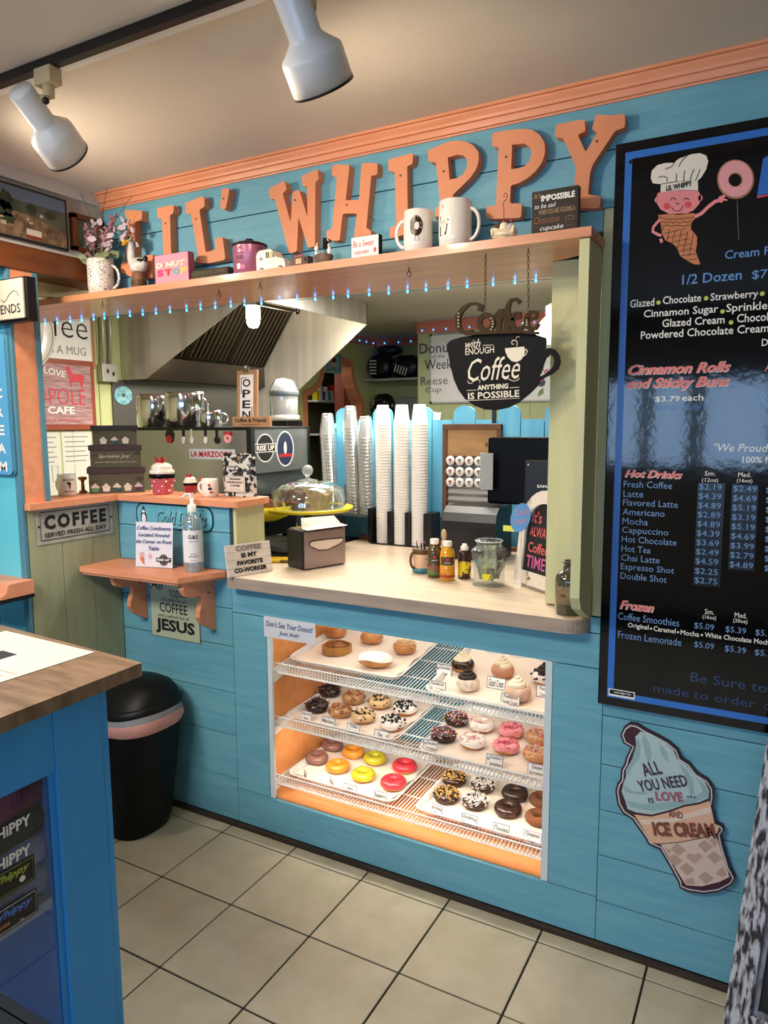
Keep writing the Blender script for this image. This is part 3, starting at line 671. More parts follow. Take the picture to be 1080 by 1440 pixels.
# paper notice taped inside the pane
fr = fwd((-1.656, .0005, .80)); p0 = ony(372, 862, 0); p1 = ony(443, 900, 0)
nt_ = thing('taped_notice', "white notice reading Don't See Your Donut? Just Ask! on the case corner", 'notice', (-1.56, 0, .84))
MB().fbox(fwd((0, -.0015, 0)), -1.664, -1.432, .805, .884, -.0008, .0008).build('paper_sheet', mat('notice paper', '#cfd0d8', .7), nt_)
f2 = fwd((0, -.0025, 0)); text("Don't See Your Donut?", f2, -1.548, .858, .212, .022, NAVY, nt_, bold=.01, shear=.2); text('Just Ask!', f2, -1.548, .826, .092, .020, NAVY, nt_, bold=.01, shear=.2)
# ================================================================ big letters over the opening (outlines measured on the letter face plane)
LY = -.034
def letter(poly, off, s, label, holes=(), nails=()):
    def cv(L): 
        out = []
        for x, y in L:
            p = ony(off[0] + x/s, off[1] + y/s, LY); out.append((p.x, p.z))
        return out
    P2 = cv(poly); cx = sum(p[0] for p in P2)/len(P2); cz = min(p[1] for p in P2)
    t = thing('wall_letter', label, 'letter', (cx, -.02, cz), 'coral wall letters')
    # round the corners a little
    n = len(P2); R_ = []
    for i in range(n):
        a, b_, c = P2[i-1], P2[i], P2[(i+1) % n]
        da = min(.25, .006/max(1e-4, math.dist(a, b_))); dc_ = min(.25, .006/max(1e-4, math.dist(b_, c)))
        p1 = (b_[0] + (a[0]-b_[0])*da, b_[1] + (a[1]-b_[1])*da); p2 = (b_[0] + (c[0]-b_[0])*dc_, b_[1] + (c[1]-b_[1])*dc_)
        R_ += [p1, ((p1[0]+p2[0]+2*b_[0])/4, (p1[1]+p2[1]+2*b_[1])/4), p2]
    b = MB(); b.prism(fwd((0, 0, 0)), R_, .0012, -LY, holes=[cv(h) for h in holes]); b.build('slab', mat('coral letter paint', '#dc9068', .55, col2='#d3865f', scale=6), t)
    for x, y in nails:
        p = ony(off[0] + x/s, off[1] + y/s, LY); MB().cyl((p.x, LY - .0012, p.z), (p.x, LY + .001, p.z), .0035, 8).build('nail_head', BROWN, t)
letter([(92,328),(238,338),(234,425),(182,428),(175,790),(255,800),(270,715),(330,705),(325,905),(150,900),(55,850),(60,775),(105,770),(118,415),(95,378)], (160,240), 6, 'leftmost coral letter L behind the goose figurine')
letter([(362,318),(495,288),(508,300),(502,360),(474,375),(486,800),(520,805),(520,870),(390,880),(390,810),(424,805),(405,402),(370,402)], (160,240), 6, 'coral letter I rising behind the pink box', nails=[(436,445)])
letter([(600,275),(745,215),(765,235),(765,305),(722,330),(775,690),(860,665),(850,575),(910,558),(920,570),(940,735),(930,755),(800,780),(690,780),(690,750),(712,715),(650,365),(610,365)], (160,240), 6, 'coral letter L above the small dark wooden blocks', nails=[(693,408)])
letter([(915,145),(965,150),(975,165),(945,320),(930,330),(897,315)], (160,240), 6, 'small coral apostrophe at the end of the first word', nails=[(926,236)])
letter([(78,430),(270,332),(290,340),(318,445),(262,500),(372,895),(395,500),(405,475),(475,450),(490,465),(600,820),(590,405),(540,410),(515,270),(720,172),(740,185),(750,310),(705,345),(700,1215),(605,1232),(475,815),(455,1280),(375,1310),(345,1290),(155,570),(92,575)], (370,220), 9.6, 'coral letter W, starting the second word', nails=[(433,590)])
letter([(120,200),(255,200),(262,215),(228,520),(348,515),(370,195),(385,188),(515,185),(512,275),(505,292),(458,297),(413,770),(458,790),(455,850),(300,860),(330,635),(215,638),(200,650),(175,880),(100,880),(60,850),(55,790),(108,778),(150,315),(105,300),(108,220)], (450,200), 6.353, 'coral letter H, the second letter of the second word', nails=[(240,560),(440,665)])
letter([(610,155),(820,97),(832,110),(825,195),(778,212),(785,735),(838,722),(842,800),(640,858),(622,845),(625,760),(680,745),(668,265),(612,255)], (450,200), 6.353, 'coral letter I behind the donut print mug', nails=[(720,298)])
letter([(65,235),(230,165),(300,158),(370,165),(430,195),(468,245),(475,310),(455,380),(410,450),(350,510),(265,590),(260,680),(330,690),(330,760),(130,790),(120,700),(165,670),(130,330),(72,330)], (590,170), 5.684, 'coral letter P behind the white coffee mug, smaller looking of the two', [[(225,292),(300,270),(350,275),(380,310),(380,370),(345,430),(300,455),(240,470)]], [(193,403)])
letter([(580,105),(600,92),(720,72),(820,62),(900,70),(960,110),(1000,175),(1003,245),(985,320),(930,400),(860,460),(790,500),(728,515),(722,660),(800,658),(818,672),(812,760),(800,775),(560,785),(528,760),(535,680),(610,678),(632,210),(580,205)], (590,170), 5.684, 'coral letter P behind the sundae card holder', [[(740,190),(840,180),(885,215),(895,260),(880,320),(840,360),(790,380),(732,385)]], [(692,288)])
letter([(185,290),(480,232),(515,240),(525,350),(515,375),(435,410),(528,615),(665,385),(605,350),(608,320),(645,185),(670,175),(800,185),(985,165),(990,270),(980,330),(875,360),(610,760),(580,850),(555,1110),(690,1125),(705,1150),(690,1270),(500,1270),(390,1250),(395,1000),(415,790),(265,450),(180,440),(165,420)], (760,140), 8.308, 'coral letter Y beside the menu board', nails=[(660,487)])

# ================================================================ things on the long shelf
SZ = 2.0965
def at_shelf(px, y=-.09): p = ony(px, 380, y); return p.x      # x of a pixel column on the shelf line
def sx(px, y, z=SZ):
    # world x where the pixel column px meets height z at depth y
    lo, hi = -3.2, 0.2
    for _ in range(40):
        m = (lo + hi)/2; d = Vector((m, y, z)) - CAM
        if 540 + FPX * d.dot(CR)/d.dot(CF) < px: lo = m
        else: hi = m
    return m
def handle(b, c, ax, r, w, th, m=0, tilt=0):
    """mug handle loop in the plane of direction ax (horizontal unit) and z"""
    ax = Vector((ax[0], ax[1], 0)).normalized(); pts = [Vector(c) + ax*(w*sin(t)) + Vector((0, 0, r*cos(t))) for t in [pi*k/12 for k in range(13)]]
    b.tube(pts, th, 8, m)
def mug(label, x, y, z, r, h, ax, m=GWHITE, group=None, name='mug', taper=1.0):
    t = thing(name, label, 'mug', (x, y, z), group); b = MB()
    b.lathe([(r*.86*taper, 0), (r*.95*taper, .003), (r*(.3*taper+.7), h*.3), (r, h*.6), (r, h-.002), (r-.002, h), (r-.004, h-.002), (r-.005, h*.5), (r*.8, .006), (0.0001, .005)], (x, y, z), 32)
    b.build('cup', m, t); a = Vector((ax[0], ax[1], 0)).normalized(); b = MB(); handle(b, (x + a.x*(r-.003), y + a.y*(r-.003), z + h*.5), ax, h*.32, r*.62, .0055); b.build('handle', m, t); return t
def curved_print(t, cx, cy, r, zc, polys, m, face=(-.42, -.9), lift=.0008):
    """flat print wrapped on a cylinder: polys in (a=arc length, b=z)"""
    a0 = math.atan2(face[1], face[0])
    for poly in polys:
        b = MB(); tris = tessellate_polygon([[Vector((a, q, 0)) for a, q in poly]])
        b.add([(cx + (r+lift)*cos(a0 + a/r), cy + (r+lift)*sin(a0 + a/r), zc + q) for a, q in poly], [tuple(t_) for t_ in tris]); b.build('print', m, t)
def circ(r, n=24, cx=0, cy=0, ry=None): return [(cx + r*cos(2*pi*i/n), cy + (ry or r)*sin(2*pi*i/n)) for i in range(n)]
def wraptext(body, t, cx, cy, r, zc, w, h, m, face=(-.42, -.9), bold=.01, a_off=0):
    o = text(body, Fr((0, 0, 0), (1, 0, 0), (0, 1, 0)), 0, 0, w, h, m, None, bold=bold); a0 = math.atan2(face[1], face[0])
    import bmesh
    for v in o.data.vertices:
        a, q = v.co.x + a_off, v.co.y; v.co = Vector((cx + (r+.0009)*cos(a0 + a/r), cy + (r+.0009)*sin(a0 + a/r), zc + q)) - t.location
    o.parent = t
TOC = lambda x, y: ((-x), (CAM.y - y))     # direction from a point to the camera

# speckled mug holding dried flowers
SPK = mat('speckled ceramic', '#e2dcd6', .3, col2='#4a4448', scale=170, lo=.585, hi=.61, coat=.4)
yx = -.10; x1 = sx(143, yx); mg = mug('speckled white mug with a red round print, holding dried flowers', x1, yx, SZ, .049, .132, (.85, .3), SPK)
curved_print(mg, x1, yx, .048, SZ + .080, [circ(.029, 24, 0, 0)], mat('dark red label', '#7a2438', .4), TOC(x1, yx))
curved_print(mg, x1, yx, .048, SZ + .080, [circ(.020, 20, 0, -.001, .009)], mat('grey purple print', '#7a7088', .4), TOC(x1, yx), .0012)
wraptext("Mmm!", mg, x1, yx, .0484, SZ + .097, .026, .008, WINK, TOC(x1, yx)); wraptext("coffee & donuts", mg, x1, yx, .0484, SZ + .062, .034, .006, WINK, TOC(x1, yx))
bq = thing('dried_flower_bunch', 'bunch of dried pink flowers, eucalyptus leaves and thin grasses in the speckled mug', 'dried flowers', (x1, yx, SZ + .02))
rn = random.Random(3); EUC = mat('eucalyptus leaf', '#77805e', .6, col2='#8c9270', scale=30); DPK = mat('dusty pink blossom', '#a8707c', .7, col2='#8a5a66', scale=40); LAV = mat('pale lilac petals', '#b8aab4', .7); STM = mat('dry stem', '#5a5040', .7)
bs = Vector((x1, yx, SZ + .10))
stems = MB(); leaves = []; pinks = []; lils = []
def leaf(b, c, d, L, wd):
    d = d.normalized(); s_ = d.cross(Vector((rn.uniform(-1, 1), -1, rn.uniform(-.3, .3)))).normalized(); n = d.cross(s_)
    pts = [c, c + d*L*.3 + s_*wd, c + d*L*.65 + s_*wd*.95, c + d*L, c + d*L*.65 - s_*wd*.95, c + d*L*.3 - s_*wd]; mid = c + d*L*.5 + n*wd*.25
    b.add(pts + [mid], [(i, (i+1) % 6, 6) for i in range(6)], 0, True)
for k in range(26):
    b = MB(); a = rn.uniform(0, 2*pi); e = rn.uniform(.1, 1.1); d = Vector((cos(a)*e, sin(a)*e*.6, .5 + rn.random()*.6)).normalized(); L = rn.uniform(.02, .10)
    leaf(b, bs + d*L*.6 + Vector((0, 0, -.01)), d + Vector((0, 0, -.3)), rn.uniform(.025, .04), rn.uniform(.009, .015)); b.build('eucalyptus_leaf', EUC, bq)
for k in range(15):
    a = rn.uniform(-1.6, 1.6); d = Vector((sin(a)*.75 - .1, rn.uniform(-.35, .2), 1)).normalized(); L = rn.uniform(.10, .20)
    tip = bs + d*L; MB().tube([bs + Vector((rn.uniform(-.01, .01), rn.uniform(-.01, .01), -.07)), bs + d*L*.5, tip], .0012, 5).build('stem', STM, bq)
    b = MB(); n_ = 14
    for q in range(n_): b.ball(bs + d*(L*(.55 + .5*q/n_)) + Vector((rn.uniform(-.006, .006), rn.uniform(-.006, .006), 0)), rn.uniform(.003, .0065), 6, 4)
    b.build('pink_flower_spike' if k % 3 else 'lilac_flower_spike', DPK if k % 3 else LAV, bq, kind='stuff')
for k in range(22):
    b = MB(); c = bs + Vector((.05 + rn.uniform(-.05, .06), rn.uniform(-.03, .03), .06 + rn.uniform(0, .10))); leaf(b, c, Vector((rn.uniform(-1, 1), rn.uniform(-.4, .4), rn.uniform(-1, 1))), .028, .011); b.build('lilac_petal', LAV, bq)
for dx, L, cv_ in ((-.16, .30, -.10), (-.11, .30, -.09), (-.08, .28, -.05), (-.13, .26, -.12), (-.02, .30, -.03), (.03, .30, .02), (.09, .26, .05), (-.20, .22, -.12)):
    MB().tube([bs + Vector((dx*t + cv_*t*t*t, -.01*t, .275*(t - .16*t*t*abs(dx*4)) * L/.30)) for t in [q/8 for q in range(9)]], [.001]*4 + [.0008]*5, 4).build('grass_blade', STM, bq)
for px, py in ((88, 335), (77, 350)):
    p = ony(px, py, -.10); MB().tube([bs, (bs + p)/2 + Vector((0, 0, .01)), p], .001, 4).build('stem', STM, bq)
    b = MB(); leaf(b, p + Vector((0, 0, .01)), Vector((-.1, 0, -1)), .035, .012); b.build('eucalyptus_leaf', EUC, bq)

# goose figurine
gx = sx(196, -.07); g = thing('goose_figurine', 'white goose figurine with yellow sunglasses sitting on a brown post', 'figurine', (gx, -.07, SZ))
FEA = mat('white feather glaze', '#e2dfda', .5, col2='#b8b4ae', scale=40)
b = MB(); b.lathe([(.020, 0), (.023, .012), (.021, .02), (.022, .045), (.019, .055), (0.001, .056)], (gx, -.07, SZ), 14); b.build('post', mat('brown clay', '#7a5240', .6), g)
b = MB(); b.lathe([(.0235, .016), (.025, .02), (.025, .028), (.0235, .032)], (gx, -.07, SZ), 14); b.build('rope_band', BROWN, g)
b = MB(); b.ball((gx + .002, -.07, SZ + .072), (.033, .024, .022), 14, 8); b.tube([(gx - .012, -.074, SZ + .075), (gx - .020, -.078, SZ + .095), (gx - .016, -.08, SZ + .118), (gx - .018, -.084, SZ + .135)], [.018, .013, .010, .012], 10); b.ball((gx - .018, -.086, SZ + .137), (.013, .014, .012), 10, 7); b.build('body', FEA, g)
b = MB(); b.ball((gx + .014, -.078, SZ + .080), (.016, .012, .009), 8, 6); b.tube([(gx + .022, -.07, SZ + .078), (gx + .036, -.07, SZ + .092)], [.008, .006], 8); b.build('wing', BLACK, g)
b = MB(); b.lathe([(.008, 0), (.0075, .008), (.004, .018), (.0008, .024)], (gx - .020, -.095, SZ + .136), 10, ax=(-.1, -.8, -.6)); b.build('beak', mat('goose beak yellow', '#d89a1a', .4), g)
for s_ in (-1, 1):
    c = Vector((gx - .018 + s_*.012, -.101, SZ + .142)); b = MB(); b.tube([c + Vector((.0095*cos(t), 0, .0065*sin(t))) for t in [2*pi*i/14 for i in range(14)]], .0018, 5, closed=True); o = b.build('glasses_rim', mat('glasses rim yellow', '#e0c050', .4), g)
    b = MB(); b.prism(fwd(c), circ(.009, 14, 0, 0, .006), -.0004, .0004); b.build('lens', mat('lens teal', '#2a6070', .15), g)
one('hair_tuft', mat('red tuft', '#b04030', .5), lambda b: b.ball((gx - .018, -.086, SZ + .151), (.011, .008, .004), 8, 5), g)

def boxsign(name, label, cat, px0, px1, y, h, th, front, edge, yaw=0, z=SZ, tilt=0, group=None):
    """upright block whose front face spans px0..px1 at depth y; returns thing and face frame (origin bottom-left)"""
    x0, x1 = sx(px0, y, z), sx(px1, y, z); wd = (x1 - x0)
    u = Vector((cos(yaw), sin(yaw), 0)); v0 = Vector((0, 0, 1)); n = u.cross(v0); v = (v0 - n*tilt).normalized()
    fr = Fr((x0, y, z), u, v); t = thing(name, label, cat, ((x0+x1)/2, y, z), group)
    b = MB(); b.fbox(fr, 0, wd, 0, h, -th, 0); b.build('block', edge, t, bev=.0008)
    if front: b = MB(); b.fbox(fr, .0015, wd - .0015, .0015, h - .0015, 0, .0006); b.build('face', front, t)
    fr2 = Fr(fr.p(0, 0, .0008), fr.u, fr.v); return t, fr2, wd
# pink donut stop book box
t, fr, wd = boxsign('pink_box', 'pink box with the words DONUT STOP in coloured letters', 'box', 219, 266, -.10, .114, .03, mat('pink cover', '#dd93a6', .5), mat('pink box side', '#c06a80', .5, col2='#a04060', scale=120))
text('D NUT', fr, wd*.48, .077, wd*.86, .019, mat('cream letters', '#f0dcc0', .5), t, bold=.05); MB().prism(Fr(fr.p(wd*.325, .077), fr.u, fr.v), circ(.0085), 0, .0006, holes=[circ(.003)]).build('donut_print', MATS['sprinkle pink'], t)
for ch, c_, k in (('S', mat('magenta letter', '#c8306a', .5), 0), ('T', mat('red letter', '#d04038', .5), 1), ('O', mat('aqua letter', '#5aa8b4', .5), 2), ('P', mat('yellow letter', '#e8c050', .5), 3)):
    text(ch, fr, wd*(.17 + .235*k), .050, wd*.2, .023, c_, t, bold=.06)
# two dark wood blocks with raised words
t, fr, wd = boxsign('word_block', 'dark grey brown wooden block with two carved lines of words', 'block', 266, 321, -.09, .045, .03, None, mat('weathered block', '#4a4434', .8, col2='#3c3629', scale=20))
text('HAPPINESS IS COFFEE', fr, wd*.5, .033, wd*.86, .010, mat('carved wood letters', '#6a624c', .8), t, bold=.02); text('DONUTS HAPPINESS', fr, wd*.5, .015, wd*.88, .011, MATS['carved wood letters'], t, bold=.02)
# pink canister with brown lid
cx_ = sx(352, -.085); cn = thing('pink_canister', 'pink canister with a dark brown lid and the word LIFE printed twice', 'canister', (cx_, -.085, SZ))
CP = mat('canister pink metal', '#b8708a', .3, .3)
one('body', CP, lambda b: b.lathe([(.048, 0), (.050, .002), (.052, .098), (.0521, .10)], (cx_, -.085, SZ), 32), cn)
one('lid', mat('brown metal lid', '#3c2622', .3, .4), lambda b: b.lathe([(.054, .097), (.056, .100), (.056, .104), (.045, .109), (.02, .112), (.0135, .113), (.014, .120), (.011, .124), (.001, .125)], (cx_, -.085, SZ), 32), cn)
fc = TOC(cx_, -.085)
for ao in (-.034, .034):
    for s_, zz, ww, hh in (('LIFE', .086, .021, .012), ('begins', .070, .024, .008), ('AFTER', .056, .022, .012)): wraptext(s_, cn, cx_, -.085, .0515, SZ + zz, ww, hh, mat('canister lettering', '#3a1c28', .5), fc, a_off=ao)
curved_print(cn, cx_, -.085, .0505, SZ + .026, [[(-.045, -.008), (-.033, -.008), (-.032, .010), (-.046, .010)]], WHITE, fc)
curved_print(cn, cx_, -.085, .0505, SZ + .024, [circ(.008, 14, -.024, 0)], MATS['sprinkle pink'], fc)

# toy van
def toyvan(label, px0, px1, y, L_h, body, name):
    x0, x1 = sx(px0, y), sx(px1, y); L = x1 - x0; H = L*L_h; W = L*.42; t = thing(name, label, 'toy vehicle', ((x0+x1)/2, y, SZ))
    return t, x0, L, H, W
VW = mat('cream toy enamel', '#e6dccb', .3, coat=.5); TY = mat('toy tyre', '#20201f', .7)
t, x0, L, H, W = toyvan('cream toy delivery van with a round badge on its side', 361, 401, -.12, .62, VW, 'toy_van')
b = MB(); pr = [(0, .14), (0, .78), (.04, .92), (.14, .99), (.48, 1.0), (.56, .93), (.66, .68), (.72, .60), (.93, .52), (.99, .40), (1.0, .14)]
b.prism(fwd((x0, -.12, SZ)), [(L*a, H*c) for a, c in pr], -W, 0); b.build('van_body', VW, t, bev=.002)
for a, c, dd in ((.12, .22, 0), (.78, .22, 0), (.12, .22, 1), (.78, .22, 1)):
    yy = -.1225 if not dd else -.12 + W + .0025; b = MB(); b.cyl((x0 + L*(a+.06), yy, SZ + .0082), (x0 + L*(a+.06), yy + (.008 if not dd else -.008), SZ + .0082), .0082, 14); b.cyl((x0 + L*(a+.06), yy - .0005, SZ + .0082), (x0 + L*(a+.06), yy + .001, SZ + .0082), .0045, 10, 1); b.build('wheel', [TY, VW], t)
fr = fwd((x0, -.1205, SZ)); WN = mat('toy window dark', '#3a3a3c', .15)
for a0, a1 in ((.34, .38), (.405, .445)): MB().fbox(fr, L*a0, L*a1, H*.62, H*.88, 0, .0006).build('window', WN, t)
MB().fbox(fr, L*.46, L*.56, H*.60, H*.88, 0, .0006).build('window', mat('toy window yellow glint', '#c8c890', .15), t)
b = MB(); b.prism(fr, [(L*.59, H*.62), (L*.65, H*.62), (L*.585, H*.88)], 0, .0006); b.build('windscreen', WN, t)
b = MB(); b.prism(Fr(fr.p(L*.17, H*.62), fr.u, fr.v), circ(.006), 0, .0006, holes=[circ(.0048)]); b.prism(Fr(fr.p(L*.17, H*.62), fr.u, fr.v), circ(.0022), 0, .0006); b.build('badge', BROWN, t)
one('headlamp', CHROME, lambda b: b.ball((x0 + L*.985, -.118, SZ + H*.42), .0035, 8, 6), t)
# brown toy food truck
t, x0, L, H, W = toyvan('small dark red brown toy food truck with a serving window', 407, 433, -.12, .50, BROWN, 'toy_truck')
BT = mat('toy dark red brown', '#4c2420', .35); b = MB(); b.prism(fwd((x0, -.12, SZ)), [(0, H*.12), (L*.02, H*.5), (L*.12, H*.62), (L*.18, H*.98), (L, H), (L, H*.12)], -W, 0); b.build('truck_body', BT, t, bev=.001)
fr = fwd((x0, -.1205, SZ)); MB().fbox(fr, L*.36, L*.66, H*.38, H*.80, 0, .0008).build('serving_hatch', mat('hatch cream', '#cfae8c', .4), t); MB().fbox(fr, L*.44, L*.58, H*.52, H*.74, .0008, .0014).build('hatch_light', mat('hatch yellow', '#c89a3a', .4), t)
MB().fbox(fr, L*.30, L*.72, H*.98, H*1.1, -.006, .001).build('roof_sign', mat('roof sign red', '#b84a44', .4), t)
MB().fbox(fr, L*.80, L*.94, H*.50, H*.80, 0, .0008).build('window', WN, t)
for a in (.18, .62):
    for yy, q in ((-.1215, .005), (-.12 + W + .0015, -.005)): one('wheel', TY, lambda b: b.cyl((x0 + L*a, yy, SZ + .0045), (x0 + L*a, yy + q, SZ + .0045), .0045, 12), t)
# black and white figurine cluster: basket with two white birds and a tilted dark cup
fx = sx(455, -.11); t = thing('basket_figurine', 'small figurine of white birds around a tilted black cup in a brown basket', 'figurine', (fx, -.11, SZ))
one('basket', mat('brown resin basket', '#5a463c', .8, col2='#7a6458', scale=60), lambda b: b.lathe([(.012, 0), (.016, .002), (.022, .018), (.021, .021), (.015, .016), (.001, .012)], (fx, -.11, SZ), 14, sx=1.15), t)
one('filling', mat('black white filling', '#1a1412', .5, col2='#c8c0b8', scale=120), lambda b: b.ball((fx, -.11, SZ + .018), (.020, .014, .010), 12, 7, fn=lambda a, q: 1 + .15*sin(5*a)*cos(3*q)), t)
one('cup', BLACK, lambda b: b.lathe([(.006, 0), (.011, .018), (.0115, .019), (.0095, .018), (.005, .003), (.0005, .002)], (fx + .006, -.112, SZ + .034), 14, ax=(.45, -.2, .9)), t)
one('straw', BLACK, lambda b: b.cyl((fx + .003, -.11, SZ + .02), (fx + .006, -.112, SZ + .036), .0016, 6), t)
for s_, dz in ((-1, 0), (1, .006)):
    one('bird', GWHITE, lambda b: (b.ball((fx + s_*.018, -.113, SZ + .022 + dz), (.005, .005, .010), 8, 6), b.ball((fx + s_*.017, -.114, SZ + .036 + dz), .006, 8, 6), b.tube([(fx + s_*.016, -.114, SZ + .040 + dz), (fx + s_*.014, -.114, SZ + .048 + dz)], [.002, .001], 5)), t)
# be a sweet cupcake block
t, fr, wd = boxsign('cupcake_sign', 'small white block sign with pink script Be a Sweet cupcake', 'sign', 494, 533, -.12, .070, .022, PAPER, MATTE)
text('Be a Sweet', fr, wd*.45, .048, wd*.76, .019, PINKR, t, shear=.3); text('cupcake', fr, wd*.38, .022, wd*.54, .017, PINKR, t, shear=.3)
b = MB(); b.prism(Fr(fr.p(wd*.86, .024), fr.u, fr.v), [(-.003, -.006), (.003, -.006), (.004, .001), (-.004, .001)], 0, .0006); b.prism(Fr(fr.p(wd*.86, .024), fr.u, fr.v), [(-.0055, .001), (.0055, .001), (.003, .006), (0, .010), (-.003, .006)], 0, .0006); b.build('cupcake_print', PINKR, t)
bpy.data.objects['basket_figurine'].scale = (1.35, 1.2, 1.5); bpy.data.objects['goose_figurine'].scale = (1.25, 1.1, 1.36); bpy.data.objects['dried_flower_bunch'].scale = (1.45, 1.15, 1.04); bpy.data.objects['pink_canister'].scale = (1.1, 1.05, 1.0)
# two white mugs with prints
mx = sx(588, -.095); t = mug('white mug with a dancing chocolate donut print, handle to the left', mx, -.095, SZ, .0435, .122, (-.9, -.15)); fc = TOC(mx, -.095); R_ = .0435
W5 = wob(8); out = [(.019*cos(a)*(1 + .03*W5(a)) - .006, .029*sin(a)*(1 + .03*W5(a))) for a in [2*pi*i/32 for i in range(32)]]
def ring_print(t, out, inn, m, cx, cy, r, zc, fc, lift=.0008):
    n = len(out); a0 = math.atan2(fc[1], fc[0]); b = MB()
    b.add([(cx + (r+lift)*cos(a0 + a/r), cy + (r+lift)*sin(a0 + a/r), zc + q) for a, q in out + inn], [(i, (i+1) % n, n+(i+1) % n, n+i) for i in range(n)]); b.build('print', m, t)
ring_print(t, out, [(.0075*cos(a) - .004, .011*sin(a)) for a in [2*pi*i/32 for i in range(32)]], mat('chocolate print', '#33190e', .3), mx, -.095, R_, SZ + .072, fc)
rn2 = random.Random(5)
for i in range(16):
    a = rn2.uniform(0, 6.28); q = rn2.uniform(.6, .9); c0 = (.019*q*cos(a) - .006, .029*q*sin(a)); e = rn2.uniform(0, 3.14)
    curved_print(t, mx, -.095, R_, SZ + .072, [[(c0[0]-.002*cos(e)-.0005, c0[1]-.002*sin(e)), (c0[0]+.002*cos(e)-.0005, c0[1]+.002*sin(e)), (c0[0]+.002*cos(e)+.0005, c0[1]+.002*sin(e)+.0006), (c0[0]-.002*cos(e)+.0005, c0[1]-.002*sin(e)+.0006)]], WINK, fc, .0014)
for a0_, q0, a1_, q1 in ((-.010, -.029, -.011, -.042), (.000, -.029, .003, -.042), (.012, .0, .022, .006), (-.013, -.043, -.002, -.043), (.012, -.042, .018, -.038)):
    curved_print(t, mx, -.095, R_, SZ + .072, [[(a0_, q0), (a0_+.001, q0), (a1_+.001, q1+.0008), (a1_, q1)]], INK, fc)
mx = sx(640, -.085); t = mug('larger white mug with a dark cup print, handle to the right', mx, -.085, SZ, .0485, .136, (.9, -.05)); fc = TOC(mx, -.085)
curved_print(t, mx, -.085, .0485, SZ + .036, [[(-.052, 0), (-.028, 0), (-.022, .030), (-.052, .026)]], mat('chocolate print', '#33190e'), fc); curved_print(t, mx, -.085, .0485, SZ + .080, [[(-.052, 0), (-.020, -.006), (-.016, -.010), (-.020, -.002), (-.052, .010)]], INK, fc)
curved_print(t, mx, -.085, .0485, SZ + .068, [[(-.05, 0), (-.032, 0), (-.03, .008), (-.05, .012)]], mat('pale grey print', '#b8b4ae'), fc)
ring_print(t, circ(.0045, 16, -.040, 0), circ(.0036, 16, -.040, 0), INK, mx, -.085, .0485, SZ + .115, fc)
# sundae card holder
hx = sx(709, -.115); t = thing('sundae_card_holder', 'ceramic banana split card holder with a curled wire', 'ornament', (hx, -.115, SZ))
b = MB(); b.ball((hx, -.115, SZ + .014), (.031, .015, .012), 16, 8); b.lathe([(.016, 0), (.013, .005), (.02, .010)], (hx, -.115, SZ), 14); b.build('dish', mat('cream ceramic dish', '#d8c8a8', .3, coat=.4), t)
for q, (dx, m_, rr) in enumerate(((-.017, MATS['whipped cream'], .010), (0, WCR, .0115), (.016, MATS['pale lilac petals'], .010))): one('scoop', m_, lambda b: b.ball((hx + dx, -.118, SZ + .024 + .002*(q == 1)), (rr, rr*.9, rr*.8), 10, 7), t)
for dx in (-.024, .022): one('banana_half', mat('banana', '#e4d6ae', .5), lambda b: b.tube([(hx + dx, -.126, SZ + .012), (hx + dx*1.05, -.122, SZ + .022), (hx + dx*.8, -.116, SZ + .032)], [.003, .0055, .002], 7), t)
for dx in (0, .018): one('cherry', RED, lambda b: b.ball((hx + dx, -.120, SZ + .036), .0035, 8, 6), t)
one('chocolate_sauce', BROWN, lambda b: b.ball((hx - .015, -.122, SZ + .028), (.010, .007, .005), 8, 6), t)
sp = [(hx + (.0075 - .0009*q)*cos(q*.8 + 4.6), -.116, SZ + .083 + (.0095 - .0011*q)*sin(q*.8 + 4.6)) for q in range(9)]
one('card_wire', mat('curled wire', '#6a4636', .4, .6), lambda b: b.tube([(hx, -.118, SZ + .034), (hx - .001, -.117, SZ + .06), (hx - .004, -.116, SZ + .070)] + sp, .0009, 5), t)
t.scale = (1.25, 1.1, 1.45)
# impossible sign
t, fr, wd = boxsign('cupcake_quote_sign', 'dark wooden block sign reading IMPOSSIBLE to be sad when you are holding a chocolate cupcake', 'sign', 747, 812, -.125, .116, .024, mat('dark board face', '#2c241e', .7, col2='#38302a', scale=8, stretch=(1, 1, 8)), mat('dark board edge', '#5a4e42', .7, col2='#40372e', scale=6, stretch=(1, 6, 1)))
TAN = mat('tan print', '#b89468', .6); BRW = mat('brown print', '#8a5a3c', .6)
lines(fr, [("It's", wd*.13, .103, wd*.16, .013, {'m': TAN, 'shear': .3}), ('IMPOSSIBLE', wd*.57, .095, wd*.72, .016, {'m': WINK, 'bold': .04}), ('to be sad', wd*.30, .076, wd*.46, .012, {'m': WINK, 'shear': .3}), ('WHEN YOU ARE HOLDING A', wd*.55, .060, wd*.78, .013, {'m': TAN}), ('Chocolate', wd*.34, .040, wd*.56, .018, {'m': BRW, 'shear': .3}), ('cupcake', wd*.45, .017, wd*.5, .016, {'m': WINK, 'shear': .3})], WINK, t)
b = MB()
for pts in ([(0, 0), (.018, 0), (.022, .014), (-.004, .014)], ): b.tube([fr.p(wd*.78 + a*.8, .018 + c, .0006) for a, c in pts], .0005, 4, closed=True)
b.tube([fr.p(wd*.78 + .007 + .011*cos(t_), .034 + .008*sin(t_), .0006) for t_ in [pi*k/10 - .3 for k in range(13)]], .0005, 4); b.build('cupcake_print', TAN, t)

